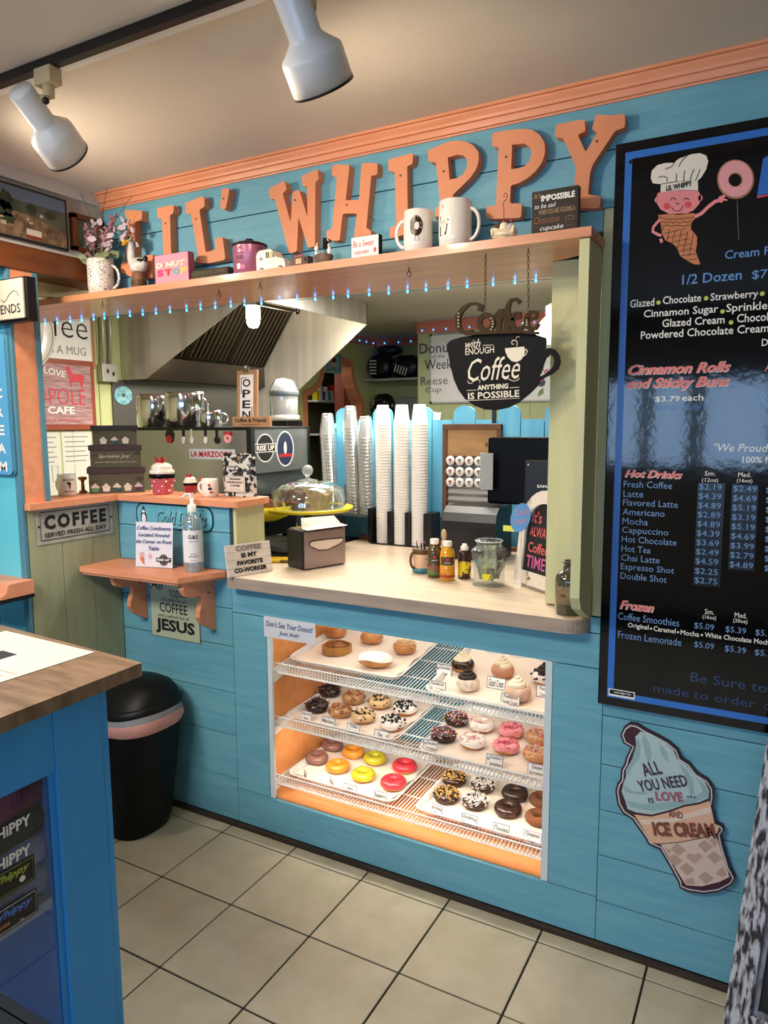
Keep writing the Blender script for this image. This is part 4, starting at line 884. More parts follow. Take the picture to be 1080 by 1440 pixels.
# blue string lights: under the shelf and along the kitchen frieze
BL = mat('blue led', '#2a8cff', .5, emit=14); CORDM = mat('clear cord', '#8a98a8', .4)
def strings(label, pts, n, drop=.004, loc=None):
    t = thing('string_lights', label, 'string lights', pts[0], 'blue string lights'); seg = [(Vector(a), Vector(b_)) for a, b_ in zip(pts, pts[1:])]; tot = sum((b_-a).length for a, b_ in seg); rn = random.Random(4)
    one('cord', CORDM, lambda b: b.tube([Vector(q) for q in pts], .0012, 5), t)
    for i in range(n):
        d = tot*(i + .5 + rn.uniform(-.12, .12))/n
        for a, b_ in seg:
            L = (b_-a).length
            if d <= L: p = a + (b_-a)*d/L; break
            d -= L
        one('bulb', BL, lambda b: b.ball(p - Vector((0, 0, drop*.5)), (.0036, .0036, .006), 8, 6), t)
strings('blue string lights along the rear lower edge of the long shelf', [(-3.35, .138, 2.066), (-2.0, .186, 2.066), (-.625, .315, 2.066)], 36)
strings('blue string lights along the frieze above the whiteboard', [(-2.93, 3.88, 2.425), (-.4, 3.88, 2.425)], 22)
strings('blue string lights in the kitchen corner above the packed shelf', [(KX + .02, 4.1, 2.455), (KX + .02, 4.82, 2.45), (-2.95, 4.82, 2.455)], 11)
# ================================================================ menu board on the right
MY = -.022
mb = thing('menu_board', 'large glossy black menu board with a blue border, right of the serving opening', 'menu board', (.25, -.02, .783))
MBL = mat('menu gloss black', '#05060b', .07, bump=.018, bscale=34)
mx0, mx1, mz0, mz1 = -.427, 1.25, .783, 2.332
bx('panel', MBL, mb, mx0, mx1, MY, -.001, mz0, mz1, bev=.003)
fr = fwd((0, MY, 0)); e0, e1 = .026, .044
b = MB()
for a0, a1, c0, c1 in ((mx0+e0, mx0+e1, mz0+e0, mz1-e0), (mx1-e1, mx1-e0, mz0+e0, mz1-e0), (mx0+e1, mx1-e1, mz0+e0, mz0+e1), (mx0+e1, mx1-e1, mz1-e1, mz1-e0)): b.fbox(fr, a0, a1, c0, c1, 0, .0006)
b.build('blue_border', BORD, mb)
for q in ((887, 228), (861, 972)):
    p = ony(q[0], q[1], MY); one('screw', DSTEEL, lambda b: b.cyl((p.x, MY + .001, p.z), (p.x, MY - .003, p.z), .005, 10), mb)
def ml(body, p0, p1, hpx, m, bold=0, shear=0, z=1):
    """menu line with its baseline running between two measured spots"""
    a = ony(p0[0], p0[1], MY); c = ony(p1[0], p1[1], MY); t_ = ony(p0[0], p0[1] - hpx, MY); h = t_.z - a.z
    desc = any(ch in body for ch in 'gjpqy,()'); asc = any(ch.isupper() or ch in 'bdfhklt0123456789$/()' for ch in body)
    hh = h * (1.25 if desc else 1) ; zc = (a.z + c.z)/2 + h/2 - (h*.125 if desc else 0)
    text(body, Fr((0, MY - .0002*z, 0)), (a.x + c.x)/2, zc, c.x - a.x, hh, m, mb, bold=bold, shear=shear)
MW = mat('menu white ink', '#ebe6dc', .4); MLB = mat('menu pale blue ink', '#5f8fc8', .4); MDB = mat('menu dim blue ink', '#2c4470', .4); GDOT = mat('lime dot ink', '#b8cc50', .4); PATCH = mat('price patch black', '#0b0e1a', .3)
ml('Cream F', (1019, 366), (1082, 357), 12, MLB, .01)
ml('1/2 Dozen', (959, 403), (1043, 391), 14, MLB, .01); ml('$7', (1057, 396), (1079, 391), 14, MLB, .01)
ml('Glazed', (886, 434), (920, 429), 11, MW, .01); ml('Chocolate', (932, 431), (986, 421), 11, MW, .01); ml('Strawberry', (999, 425), (1066, 417), 11, MW, .01)
ml('Cinnamon Sugar', (905, 450), (1010, 437), 11, MW, .01); ml('Sprinkle', (1021, 441), (1079, 434), 12, MW, .01)
ml('Glazed Cream', (931, 463), (1019, 452), 11, MW, .01); ml('Chocol', (1036, 455), (1080, 450), 12, MW, .01)
ml('Powdered Chocolate Cream', (901, 478), (1081, 466), 11, MW, .01); ml('D', (1071, 487), (1080, 486), 10, MW, .01)
for q in ((926, 425.5), (993, 419.5), (1072, 413), (1016, 438), (1028, 453.5)):
    p = ony(q[0], q[1], MY); MB().prism(Fr((p.x, MY - .0004, p.z)), circ(.0055, 12), -.0002, .0002).build('dot', GDOT, mb)
for body, a, c, h in (('Cinnamon Rolls', (883, 527), (1027, 523), 14), ('and Sticky Buns', (881, 547), (1026, 543), 14), ('Hot Drinks', (878, 671), (959, 673), 10), ('Frozen', (871, 857), (919, 860), 12)):
    ml(body, (a[0]+.8, a[1]+.8), (c[0]+.8, c[1]+.8), h+1, MW, .035, .35); ml(body, a, c, h, REDL, .03, .35, 5)
ml('A', (1075, 522), (1083, 522), 12, REDL, .02, .3)
ml('$3.79', (921, 566), (956, 566), 9, MW, .01); ml('each', (959, 564), (989, 563), 9, MW, .01); ml('Varies daily', (920, 577), (986, 577), 9, mat('menu faint blue ink', '#4a78b4', .4), 0, .25)
ml('Me', (1065, 562), (1080, 562), 8, MLB); ml('Fla', (1068, 575), (1082, 575), 8, MLB)
ml('"We Proud', (1004, 633), (1080, 637), 11, MW, 0, .2); ml('100% f', (1044, 650), (1080, 652), 9, MW, .01)
hot = ['Fresh Coffee', 'Latte', 'Flavored Latte', 'Americano', 'Mocha', 'Cappuccino', 'Hot Chocolate', 'Hot Tea', 'Chai Latte', 'Espresso Shot', 'Double Shot']
wd_ = [68, 28, 77, 59, 36, 65, 77, 41, 54, 75, 65]
p1 = ['$2.19', '$4.39', '$4.89', '$2.89', '$4.89', '$4.39', '$3.69', '$2.49', '$4.59', '$2.25', '$2.75']; p2 = ['$2.49', '$4.69', '$5.19', '$3.19', '$5.19', '$4.69', '$3.99', '$2.79', '$4.89']
HB = mat('menu hot drink blue', '#6f92c0', .4)
for i, s_ in enumerate(hot):
    x = 877 - .45*i; y = 685.5 + 12.8*i; ml(s_, (x, y), (x + wd_[i], y + 1.5 + .45*i*wd_[i]/60), 9, HB)
    x = 983 - .65*i; y = 689.5 + 13.0*i + (1 if i > 8 else 0)
    q0, q1 = ony(x - 2, y + 2, MY), ony(x + 36, y + 3, MY); q2 = ony(x - 2, y - 11, MY)
    MB().fbox(Fr((0, MY - .0001, 0)), q0.x, q1.x, q0.z, q2.z, 0, .0004).build('price_patch', PATCH, mb); ml(p1[i], (x, y), (x + 32, y + 1 + .2*i), 9.5, HB, 0, 0, 5)
    if i < 9:
        x = 1031 - .65*i; y = 692 + 13.3*i; q0, q1 = ony(x - 2, y + 2, MY), ony(x + 35, y + 3, MY); q2 = ony(x - 2, y - 11, MY)
        MB().fbox(Fr((0, MY - .0001, 0)), q0.x, q1.x, q0.z, q2.z, 0, .0004).build('price_patch', PATCH, mb); ml(p2[i], (x, y), (x + 33, y + 1.2 + .2*i), 9.5, HB, 0, 0, 5)
        ml('$', (1077 - .3*i, 694 + 13.7*i), (1083 - .3*i, 694.5 + 13.7*i), 9, HB)
ml('Sm.', (991, 669), (1006, 669), 6.5, MW); ml('(12oz)', (987, 677.5), (1010, 678), 5.5, MW); ml('Med.', (1038, 670.5), (1056, 671), 6.5, MW); ml('(16oz)', (1036, 678), (1058, 679), 5.5, MW)
ml('Sm.', (991, 863), (1004, 864.5), 7, MW); ml('(16oz)', (988, 870), (1007, 871.5), 5.5, MW); ml('Med.', (1033, 868), (1050, 869.5), 7, MW); ml('(20oz)', (1031, 875), (1051, 877), 5.5, MW)
ml('Coffee Smoothies', (869, 872), (955, 880), 10, HB); ml('$5.09', (976, 885), (1004, 887), 9.5, HB); ml('$5.39', (1020, 890), (1049, 892.5), 9.5, HB); ml('$5.', (1062, 894), (1078, 896), 9.5, HB)
ml('Original', (883, 882), (912, 886), 7, MW, .01); ml('Caramel', (919, 887), (950, 891), 7, MW, .01); ml('Mocha', (957, 892), (983, 896), 7, MW, .01); ml('White Chocolate Moch', (991, 896), (1081, 907), 7, MW, .01)
for q in ((915.5, 884), (953.5, 889), (987, 893)):
    p = ony(q[0], q[1], MY); MB().prism(Fr((p.x, MY - .0004, p.z)), circ(.003, 8), -.0002, .0002).build('dot', MW, mb)
ml('Frozen Lemonade', (869, 897.5), (958, 908), 10, HB); ml('$5.09', (976, 911.5), (1004, 914), 9.5, HB); ml('$5.39', (1019, 917), (1049, 920), 9.5, HB); ml('$5.', (1061, 922), (1078, 924), 9.5, HB)
ml('Be Sure to', (971, 960), (1079, 972), 13, MDB); ml('made to order', (919, 972), (1062, 996), 11, MDB); ml('o', (1074, 998), (1082, 999), 9, MDB)
# sign maker plate
q0, q1, q2 = ony(855.5, 978, MY), ony(892.5, 983, MY), ony(856, 968.5, MY)
MB().fbox(Fr((0, MY - .0001, 0)), q0.x, q1.x, q0.z + .001, q2.z + .002, 0, .0006).build('maker_plate', WHITE, mb)
MB().fbox(Fr((0, MY - .0002, 0)), q0.x + .003, q1.x - .003, q0.z + .007, q2.z - .0005, 0, .001).build('plate_band', INK, mb); text('Reed Sign Co', Fr((0, MY - .0013, 0)), (q0.x+q1.x)/2, (q0.z+q2.z)/2 + .0035, .052, .007, WINK, mb, bold=.02)
# mascot drawing on the menu, painted as flat print
def mprint(pts, m, z, name='emblem_print', off=(840, 160), s=4.5):
    P2 = [(lambda p: (p.x, p.z))(ony(off[0] + x/s, off[1] + y/s, MY)) for x, y in pts]
    MB().prism(Fr((0, MY, 0)), P2, 0, .0004 + .0003*z).build(name, m, mb)
def mline(pts, r, m, z, off=(840, 160), s=4.5):
    P2 = [ony(off[0] + x/s, off[1] + y/s, MY - .0004 - .0003*z) for x, y in pts]; b = MB(); n = len(P2); L, R2 = [], []
    for i, p in enumerate(P2):
        d = (P2[min(n-1, i+1)] - P2[max(0, i-1)]).normalized(); k = Vector((-d.z, 0, d.x)) * r; L.append(p + k); R2.append(p - k)
    b.add(L + R2, [(i, i+1, n+i+1, n+i) for i in range(n-1)]); b.build('emblem_line', m, mb)
SKIN = mat('emblem skin pink', '#e88a8c', .5); HAT = mat('emblem hat cream', '#e6ddd0', .5); CONE = mat('emblem waffle brown', '#c87a4c', .5); CHK = mat('emblem cheek red', '#d8484e', .5); DON = mat('emblem donut pink', '#e8a0a4', .5); DBN = mat('emblem donut edge brown', '#9c6a44', .5)
mprint([(395,445),(350,440),(338,405),(345,360),(380,325),(430,312),(485,310),(515,285),(570,265),(600,255),(650,250),(690,265),(702,300),(690,350),(660,400),(630,430),(560,425),(480,430)], HAT, 1)
mprint([(402,448),(520,430),(636,428),(638,485),(520,482),(400,498)], HAT, 2)
text('LIL WHIPPY', Fr((0, MY - .0012, 0)), *(lambda a: (a.x, a.z))(ony(840 + 517/4.5, 160 + 458/4.5, MY)), .062, .013, INK, mb, bold=.04, rot=.05)
mprint([(385,500),(520,484),(640,488),(658,530),(645,570),(610,610),(560,635),(510,640),(450,632),(400,605),(375,565),(372,530)], SKIN, 1); mprint([(372,530),(360,545),(368,562),(380,560)], SKIN, 1); mprint([(640,520),(660,516),(668,535),(655,555),(640,550)], SKIN, 1)
for x, y in ((440, 585), (575, 575)): mprint([(x + 22*cos(a), y + 20*sin(a)) for a in [2*pi*i/14 for i in range(14)]], CHK, 2)
mline([(460,548),(472,534),(486,534),(496,545)], .0009, INK, 4); mline([(545,545),(558,533),(572,538),(580,545)], .0009, INK, 4); mline([(468,590),(485,612),(510,618),(532,605),(542,580)], .0009, INK, 4); mline([(498,562),(508,572),(520,565)], .0009, INK, 4)
mline([(440,430),(442,405),(420,395),(385,402)], .001, INK, 3); mline([(498,428),(502,380)], .001, INK, 3); mline([(545,425),(552,360)], .001, INK, 3); mline([(585,425),(598,380),(612,350)], .001, INK, 3); mline([(620,425),(640,380),(650,350)], .001, INK, 3); mline([(430,350),(470,335),(490,305)], .001, INK, 3); mline([(515,335),(540,290),(570,265)], .001, INK, 3)
mline([(395,670),(355,715),(350,745),(385,765),(405,770)], .0035, SKIN, 0); mline([(400,790),(408,815)], .0035, SKIN, 0); mline([(610,655),(660,630),(700,590),(745,555),(780,545)], .0045, SKIN, 0); mprint([(765,530),(800,512),(815,520),(800,535),(825,545),(820,552),(795,550),(790,565),(775,560)], SKIN, 6)
mprint([(385,640),(500,632),(618,630),(615,665),(595,690),(592,730),(615,755),(632,780),(630,830),(622,870),(650,945),(648,955),(610,952),(560,925),(525,900),(505,850),(480,825),(430,800),(410,760),(400,690),(388,660)], CONE, 1)
for pts in ([(405,690),(425,680),(440,692),(460,680),(480,692),(500,682),(520,692),(545,680),(575,688),(592,672)], [(408,712),(440,705),(470,712),(500,704),(540,712),(592,704)], [(388,650),(440,668),(520,665),(615,655)]): mline(pts, .0008, INK, 3)
for k in range(6): mline([(420 + 38*k, 720 + 6*k), (395 + 44*k if k < 2 else 420 + 38*k - 30, 790 + 22*k if k else 760)], .0006, INK, 3)
for k in range(7): mline([(415 + 22*k, 760 + 28*k), (560 + 12*k, 725 + 32*k)], .0006, INK, 3)
dn = [(875 + 120*cos(a)*.98 + 0*sin(a), 415 + 125*sin(a)) for a in [2*pi*i/40 for i in range(40)]]; hn = [(872 + 40*cos(a), 420 + 40*sin(a)) for a in [2*pi*i/20 for i in range(20)]]
def dpr(o, h, m, z):
    f = lambda L: [(lambda p: (p.x, p.z))(ony(840 + x/4.5, 160 + y/4.5, MY)) for x, y in L]
    MB().prism(Fr((0, MY, 0)), f(o), 0, .0004 + .0003*z, holes=[f(h)]).build('emblem_print', m, mb)
dpr(dn, hn, DBN, 1); dpr([(875 + 108*cos(a), 412 + 115*sin(a)) for a in [2*pi*i/40 for i in range(40)]], [(874 + 46*cos(a), 418 + 46*sin(a)) for a in [2*pi*i/20 for i in range(20)]], DON, 2)
rn = random.Random(2); b = MB(); fr5 = Fr((0, MY - .0011, 0))
for i in range(60):
    a = rn.uniform(0, 6.28); q = rn.uniform(.5, .93); p = ony(840 + (875 + 108*q*cos(a))/4.5, 160 + (412 + 115*q*sin(a))/4.5, MY); e = rn.uniform(0, 3.1)
    b.add([fr5.p(p.x + .0018*cos(e+k), p.z + .0018*sin(e+k)*.5 + (.0005 if k else 0)) for k in (0, 2, 4)], [(0, 1, 2)])
b.build('sprinkle_print', CHK, mb, kind='stuff')
mprint([(1050,285),(1085,262),(1085,510),(1010,522)], BORD, 1); mprint([(1010,522),(1085,505),(1085,520),(1012,535)], PINKR, 1)
# part of a large script heading at the frame edge, then a thin vertical scratch
mline([(884, 550), (890, 700), (896, 800)], .0006, mat('faint scratch', '#70707c', .4), 1)

# ================================================================ ice cream cone sign
def poly_px(pts, off, s, y): return [(lambda p: (p.x, p.z))(ony(off[0] + x/s, off[1] + y_/s, y)) for x, y_ in pts]
ic = thing('ice_cream_sign', 'cut out ice cream cone sign reading All You Need Is Love and Ice Cream', 'sign', (-.17, -.01, .24))
PLUM = mat('plum border', '#3c1c2c', .5); ICW = mat('sign grey blue cream', '#a8c0c4', .45); ICS = mat('sign cream shade', '#8caab0', .45); WAF = mat('sign waffle', '#cfb8ac', .5); WAF2 = mat('sign waffle dark', '#b29488', .5); WAFE = mat('sign cup peach', '#d8ac90', .5); LIN = mat('sign pale line', '#c4c8c8', .5)
out = [(105,110),(120,75),(150,55),(185,60),(225,85),(280,112),(330,140),(370,175),(385,215),(425,240),(460,285),(510,315),(535,355),(538,400),(530,440),(548,515),(575,525),(586,548),(570,570),(578,610),(612,720),(636,765),(620,800),(560,832),(490,842),(420,832),(378,815),(372,790),(340,730),(285,635),(235,615),(222,590),(160,500),(115,470),(92,430),(82,370),(90,335),(105,318),(108,270),(125,240),(130,215),(155,165),(120,150)]
cxo, cyo = 330, 440
def ins(L, d): return [(x + (cxo - x)*d*.9 + 0, y + (cyo - y)*d) for x, y in L]
# board uses inward offset along normals
def inset(L, d):
    n = len(L); o = []; ar = sum(L[i][0]*L[(i+1) % n][1] - L[(i+1) % n][0]*L[i][1] for i in range(n)); sg = 1 if ar > 0 else -1
    for i in range(n):
        a, b_, c = L[i-1], L[i], L[(i+1) % n]; e = Vector((c[0]-a[0], c[1]-a[1])).normalized(); o.append((b_[0] - sg*e.y*d, b_[1] + sg*e.x*d))
    return o
IY = -.014
MB().prism(fwd((0, 0, 0)), poly_px(out, (840, 1000), 3.2714, IY), .001, -IY).build('board', PLUM, ic)
MB().prism(fwd((0, 0, 0)), poly_px(inset(out, 9), (840, 1000), 3.2714, IY), -IY, -IY + .0005).build('border_line', LIN, ic)
MB().prism(fwd((0, 0, 0)), poly_px(inset(out, 15), (840, 1000), 3.2714, IY), -IY, -IY + .0010).build('inner_line', PLUM, ic)
def icp(pts, m, z, name='printed_area'): MB().prism(fwd((0, 0, 0)), poly_px(pts, (840, 1000), 3.2714, IY), -IY, -IY + .001 + .0004*z).build(name, m, ic)
icp([(180,160),(175,118),(200,92),(240,108),(300,135),(350,180),(368,220),(410,250),(445,290),(495,325),(514,365),(512,400),(470,418),(400,430),(330,455),(250,475),(180,465),(140,450),(130,415),(112,370),(120,335),(132,300),(132,270),(155,230),(178,190)], ICW, 1)
for q in ([(178,160),(180,120),(200,150),(195,210),(150,275),(135,300),(135,270),(158,230)], [(215,105),(240,150),(250,200),(235,250),(220,190),(205,130)], [(290,150),(320,190),(330,240),(310,220),(290,185)], [(370,235),(410,265),(440,320),(445,380),(425,400),(420,340),(400,290)], [(118,340),(160,365),(240,375),(200,385),(130,372)], [(132,410),(200,425),(320,420),(430,400),(505,360),(513,395),(440,420),(330,448),(250,458),(150,440)], [(450,300),(490,335),(505,355),(490,372),(470,330)]): icp(q, ICS, 2)
icp([(170,475),(250,485),(330,465),(400,440),(470,428),(515,412),(525,450),(540,520),(560,535),(552,560),(480,580),(380,600),(290,608),(245,605),(235,580)], WAFE, 1)
icp([(195,500),(330,495),(518,440),(527,465),(330,515),(205,520)], mat('sign cup light', '#dcc8ba', .5), 2)
icp([(292,612),(380,604),(480,585),(545,568),(560,610),(595,720),(608,762),(560,785),(480,805),(410,800),(398,785),(340,690)], WAF, 1)
for c in ((370, 635), (495, 620), (355, 685), (412, 725), (480, 690) if False else (538, 672), (498, 765), (430, 785), (572, 735), (330, 650), (545, 600)):
    k = 38; q = [(c[0] - k*.9, c[1] - 5), (c[0] - 3, c[1] - 30), (c[0] + k, c[1] + 3), (c[0] + 2, c[1] + 30)]
    if c[0] in (330,): q = [(310, 625), (340, 640), (330, 655)]
    if c[0] == 545: q = [(515, 592), (545, 580), (553, 610), (540, 625)]
    if c[0] == 572: q = [(545, 745), (578, 712), (595, 750), (575, 765)]
    if c[0] == 430: q = [(400, 775), (440, 765), (450, 795), (412, 795)]
    icp(q, WAF2, 2)
hp = [(446 + 30*(sin(t)**3)*1.15, 672 - 27*(13*cos(t) - 5*cos(2*t) - 2*cos(3*t) - cos(4*t))/16) for t in [2*pi*i/30 for i in range(30)]]
icp([(446 + (x-446)*1.25, 672 + (y-672)*1.25) for x, y in hp], WAF, 3, 'heart_outline'); icp(hp, WAF2, 4, 'heart')
def ict(body, x, y, w, h, m, rot, bold=.01, shear=0):
    p = ony(840 + x/3.2714, 1000 + y/3.2714, IY); q = ony(840 + (x + w)/3.2714, 1000 + y/3.2714, IY); r_ = ony(840 + x/3.2714, 1000 + (y - h)/3.2714, IY)
    text(body, Fr((0, IY - .0032, 0)), p.x, p.z, q.x - p.x, r_.z - p.z, m, ic, bold=bold, rot=rot, shear=shear)
ict('ALL', 248, 262, 92, 60, PLUM, .42); ict('YOU NEED', 298, 330, 245, 52, PLUM, .38); ict('IS', 248, 408, 26, 22, PLUM, .25); ict('LOVE', 330, 390, 130, 44, mat('rose print', '#a0566c', .5), .2, .03); ict('...', 432, 392, 42, 8, PLUM, .2)
ict('AND', 360, 473, 68, 30, mat('rust print', '#7c4434', .5), .15); ict('ICE CREAM', 395, 543, 305, 66, mat('rust print', '#7c4434', .5), .24, .05)

# ================================================================ hanging coffee sign under the shelf
hs = thing('hanging_coffee_sign', 'hanging black cup shaped sign reading with enough coffee anything is possible', 'sign', (-.77, .0, 1.64))
HY = -.012; hof, hsc = (600, 400), 5.4
cup = [(152,455),(180,425),(260,400),(400,378),(560,362),(700,362),(820,378),(905,405),(908,440),(900,490),(930,480),(975,495),(1008,540),(1015,590),(1000,640),(960,675),(900,705),(860,730),(845,765),(820,790),(780,830),(700,895),(620,935),(530,955),(440,950),(360,920),(290,870),(240,800),(205,720),(180,620),(165,540)]
hole = [(850,702),(875,650),(890,600),(905,560),(935,535),(960,545),(968,580),(960,620),(930,655),(890,685)]
CUPB = mat('cup sign black', '#0b0a0a', .6, spec=.2)
MB().prism(fwd((0, 0, 0)), poly_px(cup, hof, hsc, HY), -HY - .008, -HY, holes=[poly_px(hole, hof, hsc, HY)]).build('cup_board', CUPB, hs)
CB = mat('brown sign lettering', '#3c2a12', .6, spec=.2)
CK = [0]
def cof(pts, r, name='script_letter'):
    CK[0] += 1; oy = .0007*CK[0]
    P2 = [ony(hof[0] + x/hsc, hof[1] + y/hsc, HY - .004) for x, y in pts]; b = MB(); n = len(P2); L, R2 = [], []
    for i, p in enumerate(P2):
        d = (P2[min(n-1, i+1)] - P2[max(0, i-1)]).normalized(); rr = 1.06*(r[i] if isinstance(r, list) else r); k = Vector((-d.z, 0, d.x))*rr; L.append(p + k); R2.append(p - k)
    f_, b_ = Vector((0, -.005 - oy, 0)), Vector((0, .005 - oy, 0)); vs = [q + f_ for q in L] + [q + f_ for q in R2] + [q + b_ for q in L] + [q + b_ for q in R2]
    fs = [(i, i+1, n+i+1, n+i) for i in range(n-1)] + [(2*n+i, 3*n+i, 3*n+i+1, 2*n+i+1) for i in range(n-1)] + [(i, 2*n+i, 2*n+i+1, i+1) for i in range(n-1)] + [(n+i, n+i+1, 3*n+i+1, 3*n+i) for i in range(n-1)] + [(0, n, 3*n, 2*n), (n-1, 3*n-1, 4*n-1, 2*n-1)]
    b.add(vs, fs); b.build(name, CB, hs)
cof([(405,205),(415,165),(380,145),(330,150),(275,190),(240,245),(238,310),(262,355),(310,372),(355,355)], [.008,.008,.004,.004,.007,.009,.009,.007,.005,.004])
cof([(455 + 52*cos(t), 292 + 58*sin(t)) for t in [-2.0 + 2*pi*i/22 for i in range(23)]], .0075)
cof([(520,250),(560,205),(590,200),(605,215)], .006); cof([(565,215),(555,290),(550,355)], .008); cof([(530,355),(585,355)], .004)
cof([(715,140),(690,112),(645,125),(622,170),(615,260),(612,350)], [.006,.004,.005,.007,.009,.009]); cof([(575,240),(650,232)], .005); cof([(590,355),(650,352)], .005)
cof([(650,270),(720,252),(712,222),(680,222),(655,255),(655,310),(685,345),(730,335),(750,310)], [.004,.004,.005,.004,.007,.008,.007,.005,.004])
cof([(760,275),(845,252),(845,220),(800,212),(768,250),(768,310),(800,345),(840,335),(862,300)], [.004,.004,.006,.005,.007,.008,.007,.005,.004])
for c, L in ((240, [(240, 220 + 25*k) for k in range(5)]), (495, [(488,258),(500,280),(502,300),(498,322),(488,342)]), (760, [(760,270),(760,288),(760,308)])):
    for q in L:
        p = ony(hof[0] + q[0]/hsc, hof[1] + q[1]/hsc, HY - .017); MB().prism(Fr((p.x, HY - .0170, p.z)), circ(.0026, 4), 0, .0006).build('dot', mat('pale gold dots', '#e0cfa8', .5), hs)
cof([(300,378),(500,368),(700,362),(860,372)], .004, 'joining_strip')
p = ony(695, 572, -.008); bx('centre_rod', BLACK, hs, p.x - .006, p.x + .006, -.011, -.004, p.z - .05, p.z + .01)
def ht(body, x, y, w, h, m=CREAM, bold=.005, shear=0, rot=.03):
    p = ony(hof[0] + x/hsc, hof[1] + y/hsc, HY); q = ony(hof[0] + (x+w)/hsc, hof[1] + y/hsc, HY); r_ = ony(hof[0] + x/hsc, hof[1] + (y-h)/hsc, HY)
    text(body, Fr((0, HY, 0)), p.x, p.z, q.x - p.x, r_.z - p.z, m, hs, bold=bold, shear=shear, rot=rot)
ht('with', 352, 450, 115, 62, shear=.4); ht('ENOUGH', 402, 503, 222, 50); ht('Coffee', 508, 640, 410, 175, bold=0, shear=.35); ht('ANYTHING', 502, 778, 238, 40, bold=.04); ht('IS POSSIBLE', 506, 838, 404, 52, bold=.02)
def hl(a, c, r=.0012):
    p, q = ony(hof[0] + a[0]/hsc, hof[1] + a[1]/hsc, HY - .001), ony(hof[0] + c[0]/hsc, hof[1] + c[1]/hsc, HY - .001); MB().tube([p, q], r, 4).build('print_line', CREAM, hs)
hl((425,462),(508,460)); hl((305,805),(380,802)); hl((632,785),(705,780)); hl((305,882),(708,864))
def sm(pts, r=.0014, m=CREAM): MB().tube([ony(hof[0] + x/hsc, hof[1] + y/hsc, HY - .001) for x, y in pts], r, 4).build('print_scroll', m, hs)
sm([(310,730),(320,750),(340,752),(365,728),(390,720),(408,738),(400,750)]); sm([(600,722),(612,712),(635,725),(665,735),(695,725),(705,708)])
MB().prism(Fr((0, HY, 0)), poly_px([(595,485),(740,472),(748,500),(740,540),(715,575),(680,590),(645,582),(615,550),(600,515)], hof, hsc, HY), 0, .0008).build('cup_print', CREAM, hs)
sm([(740,500),(755,492),(765,505),(755,530),(735,545)], .0022); sm([(685,470),(690,440),(675,425),(655,425),(645,440),(650,455),(665,452)], .0018); sm([(680,415),(682,400),(695,395),(708,402)], .001)
for top, bot in (((683, 357), (682, 440)), ((743, 349), (743, 437))):
    a = onz(top[0], top[1], 2.071); c = ony(bot[0], bot[1], HY - .002); d = c - a; n = int(d.length/.011); lk = MB()
    for i in range(n):
        q = a + d*((i + .5)/n); al = i % 2; L2 = .0062; W2_ = .0032
        pts = [q + Vector(((W2_*cos(t) if al else 0), (0 if al else W2_*cos(t)), L2*sin(t))) for t in [2*pi*j/8 for j in range(8)]]; lk.tube(pts, .0009, 4, closed=True)
    lk.build('chain', mat('dark chain', '#3c2c20', .4, .6), hs, kind='stuff')
# ================================================================ on the ledge and side shelf
LZ = 1.3125
def bstack(px0, px1, y, z0, h, lidh, body, lidm, label, lidx=.006):
    wk = (px1 - px0) * .00285; x0, x1 = -2.44 - wk/2, -2.44 + wk/2; t = thing('gift_box', label, 'box', ((x0+x1)/2, y, z0), 'cupcake printed gift boxes'); w_ = .13
    bx('box_body', body, t, x0, x1, y, y + w_, z0, z0 + h - lidh*.3, bev=.001)
    bx('box_lid', lidm, t, x0 - lidx, x1 + lidx, y - .005, y + w_ + .005, z0 + h - lidh, z0 + h, bev=.001)
    t.location = (-2.44, .018, z0); t.rotation_euler.z = radians(48)
    return t, Fr((x0 - (x0+x1)/2 + t.location.x, .018 - .0005, z0)), x1 - x0
OLV = mat('camouflage olive print', '#4f4b38', .7, col2='#332f24', scale=14, stretch=(.5, 1, 3), lo=.58, hi=.62); LID1 = mat('dark lid', '#231c1c', .5); LID2 = mat('plum lid', '#3c2a2e', .6)
def cupcake(t, fr, a, c0, s, wrap, top, name='cupcake_print'):
    f2 = Fr(fr.p(a, c0, .0004), fr.u, fr.v)
    MB().prism(f2, [(-.8*s, 0), (.8*s, 0), (s, 1.1*s), (-s, 1.1*s)], 0, .0004).build(name, wrap, t)
    MB().prism(f2, [(-1.1*s, 1.05*s), (1.1*s, 1.05*s), (1.05*s, 1.4*s), (.6*s, 1.75*s), (.2*s, 2.2*s), (-.1*s, 2.3*s), (-.6*s, 1.8*s), (-1.05*s, 1.45*s)], 0.0004, .0008).build(name, top, t)
GRNW = mat('green wrapper', '#5a8a58', .6); TQW = mat('teal spotted wrapper', '#1c3c3c', .6, col2='#4a9090', scale=120, lo=.55, hi=.6); PCR = mat('pale cupcake top', '#cfc2b4', .6); STW = mat('striped wrapper', '#d8d0c4', .6); PLW = mat('plum wrapper', '#4a2c38', .6)
t, fr, wd = bstack(126, 203, -.09, LZ, .108, .024, OLV, LID2, 'largest olive box at the bottom of the stack, printed with five cupcakes')
for i, (w_, tp) in enumerate(((GRNW, PCR), (STW, PCR), (TQW, PCR), (PCR, PCR), (PLW, MATS['pale lilac petals']))):
    cupcake(t, fr, wd*(.11 + .195*i), .008, .015, w_, tp)
t, fr, wd = bstack(127, 197, -.085, LZ + .1085, .092, .020, OLV, LID2, 'middle olive box of the stack with a line of white script')
text('Sprinkle Joy', fr, wd*.47, .045, wd*.62, .018, PCR, t, shear=.3); text('and it will come back to you', fr, wd*.5, .022, wd*.82, .008, PCR, t, shear=.2)
t, fr, wd = bstack(129, 190, -.08, LZ + .2010, .082, .020, OLV, LID1, 'smallest box with a near black lid on top of the stack')
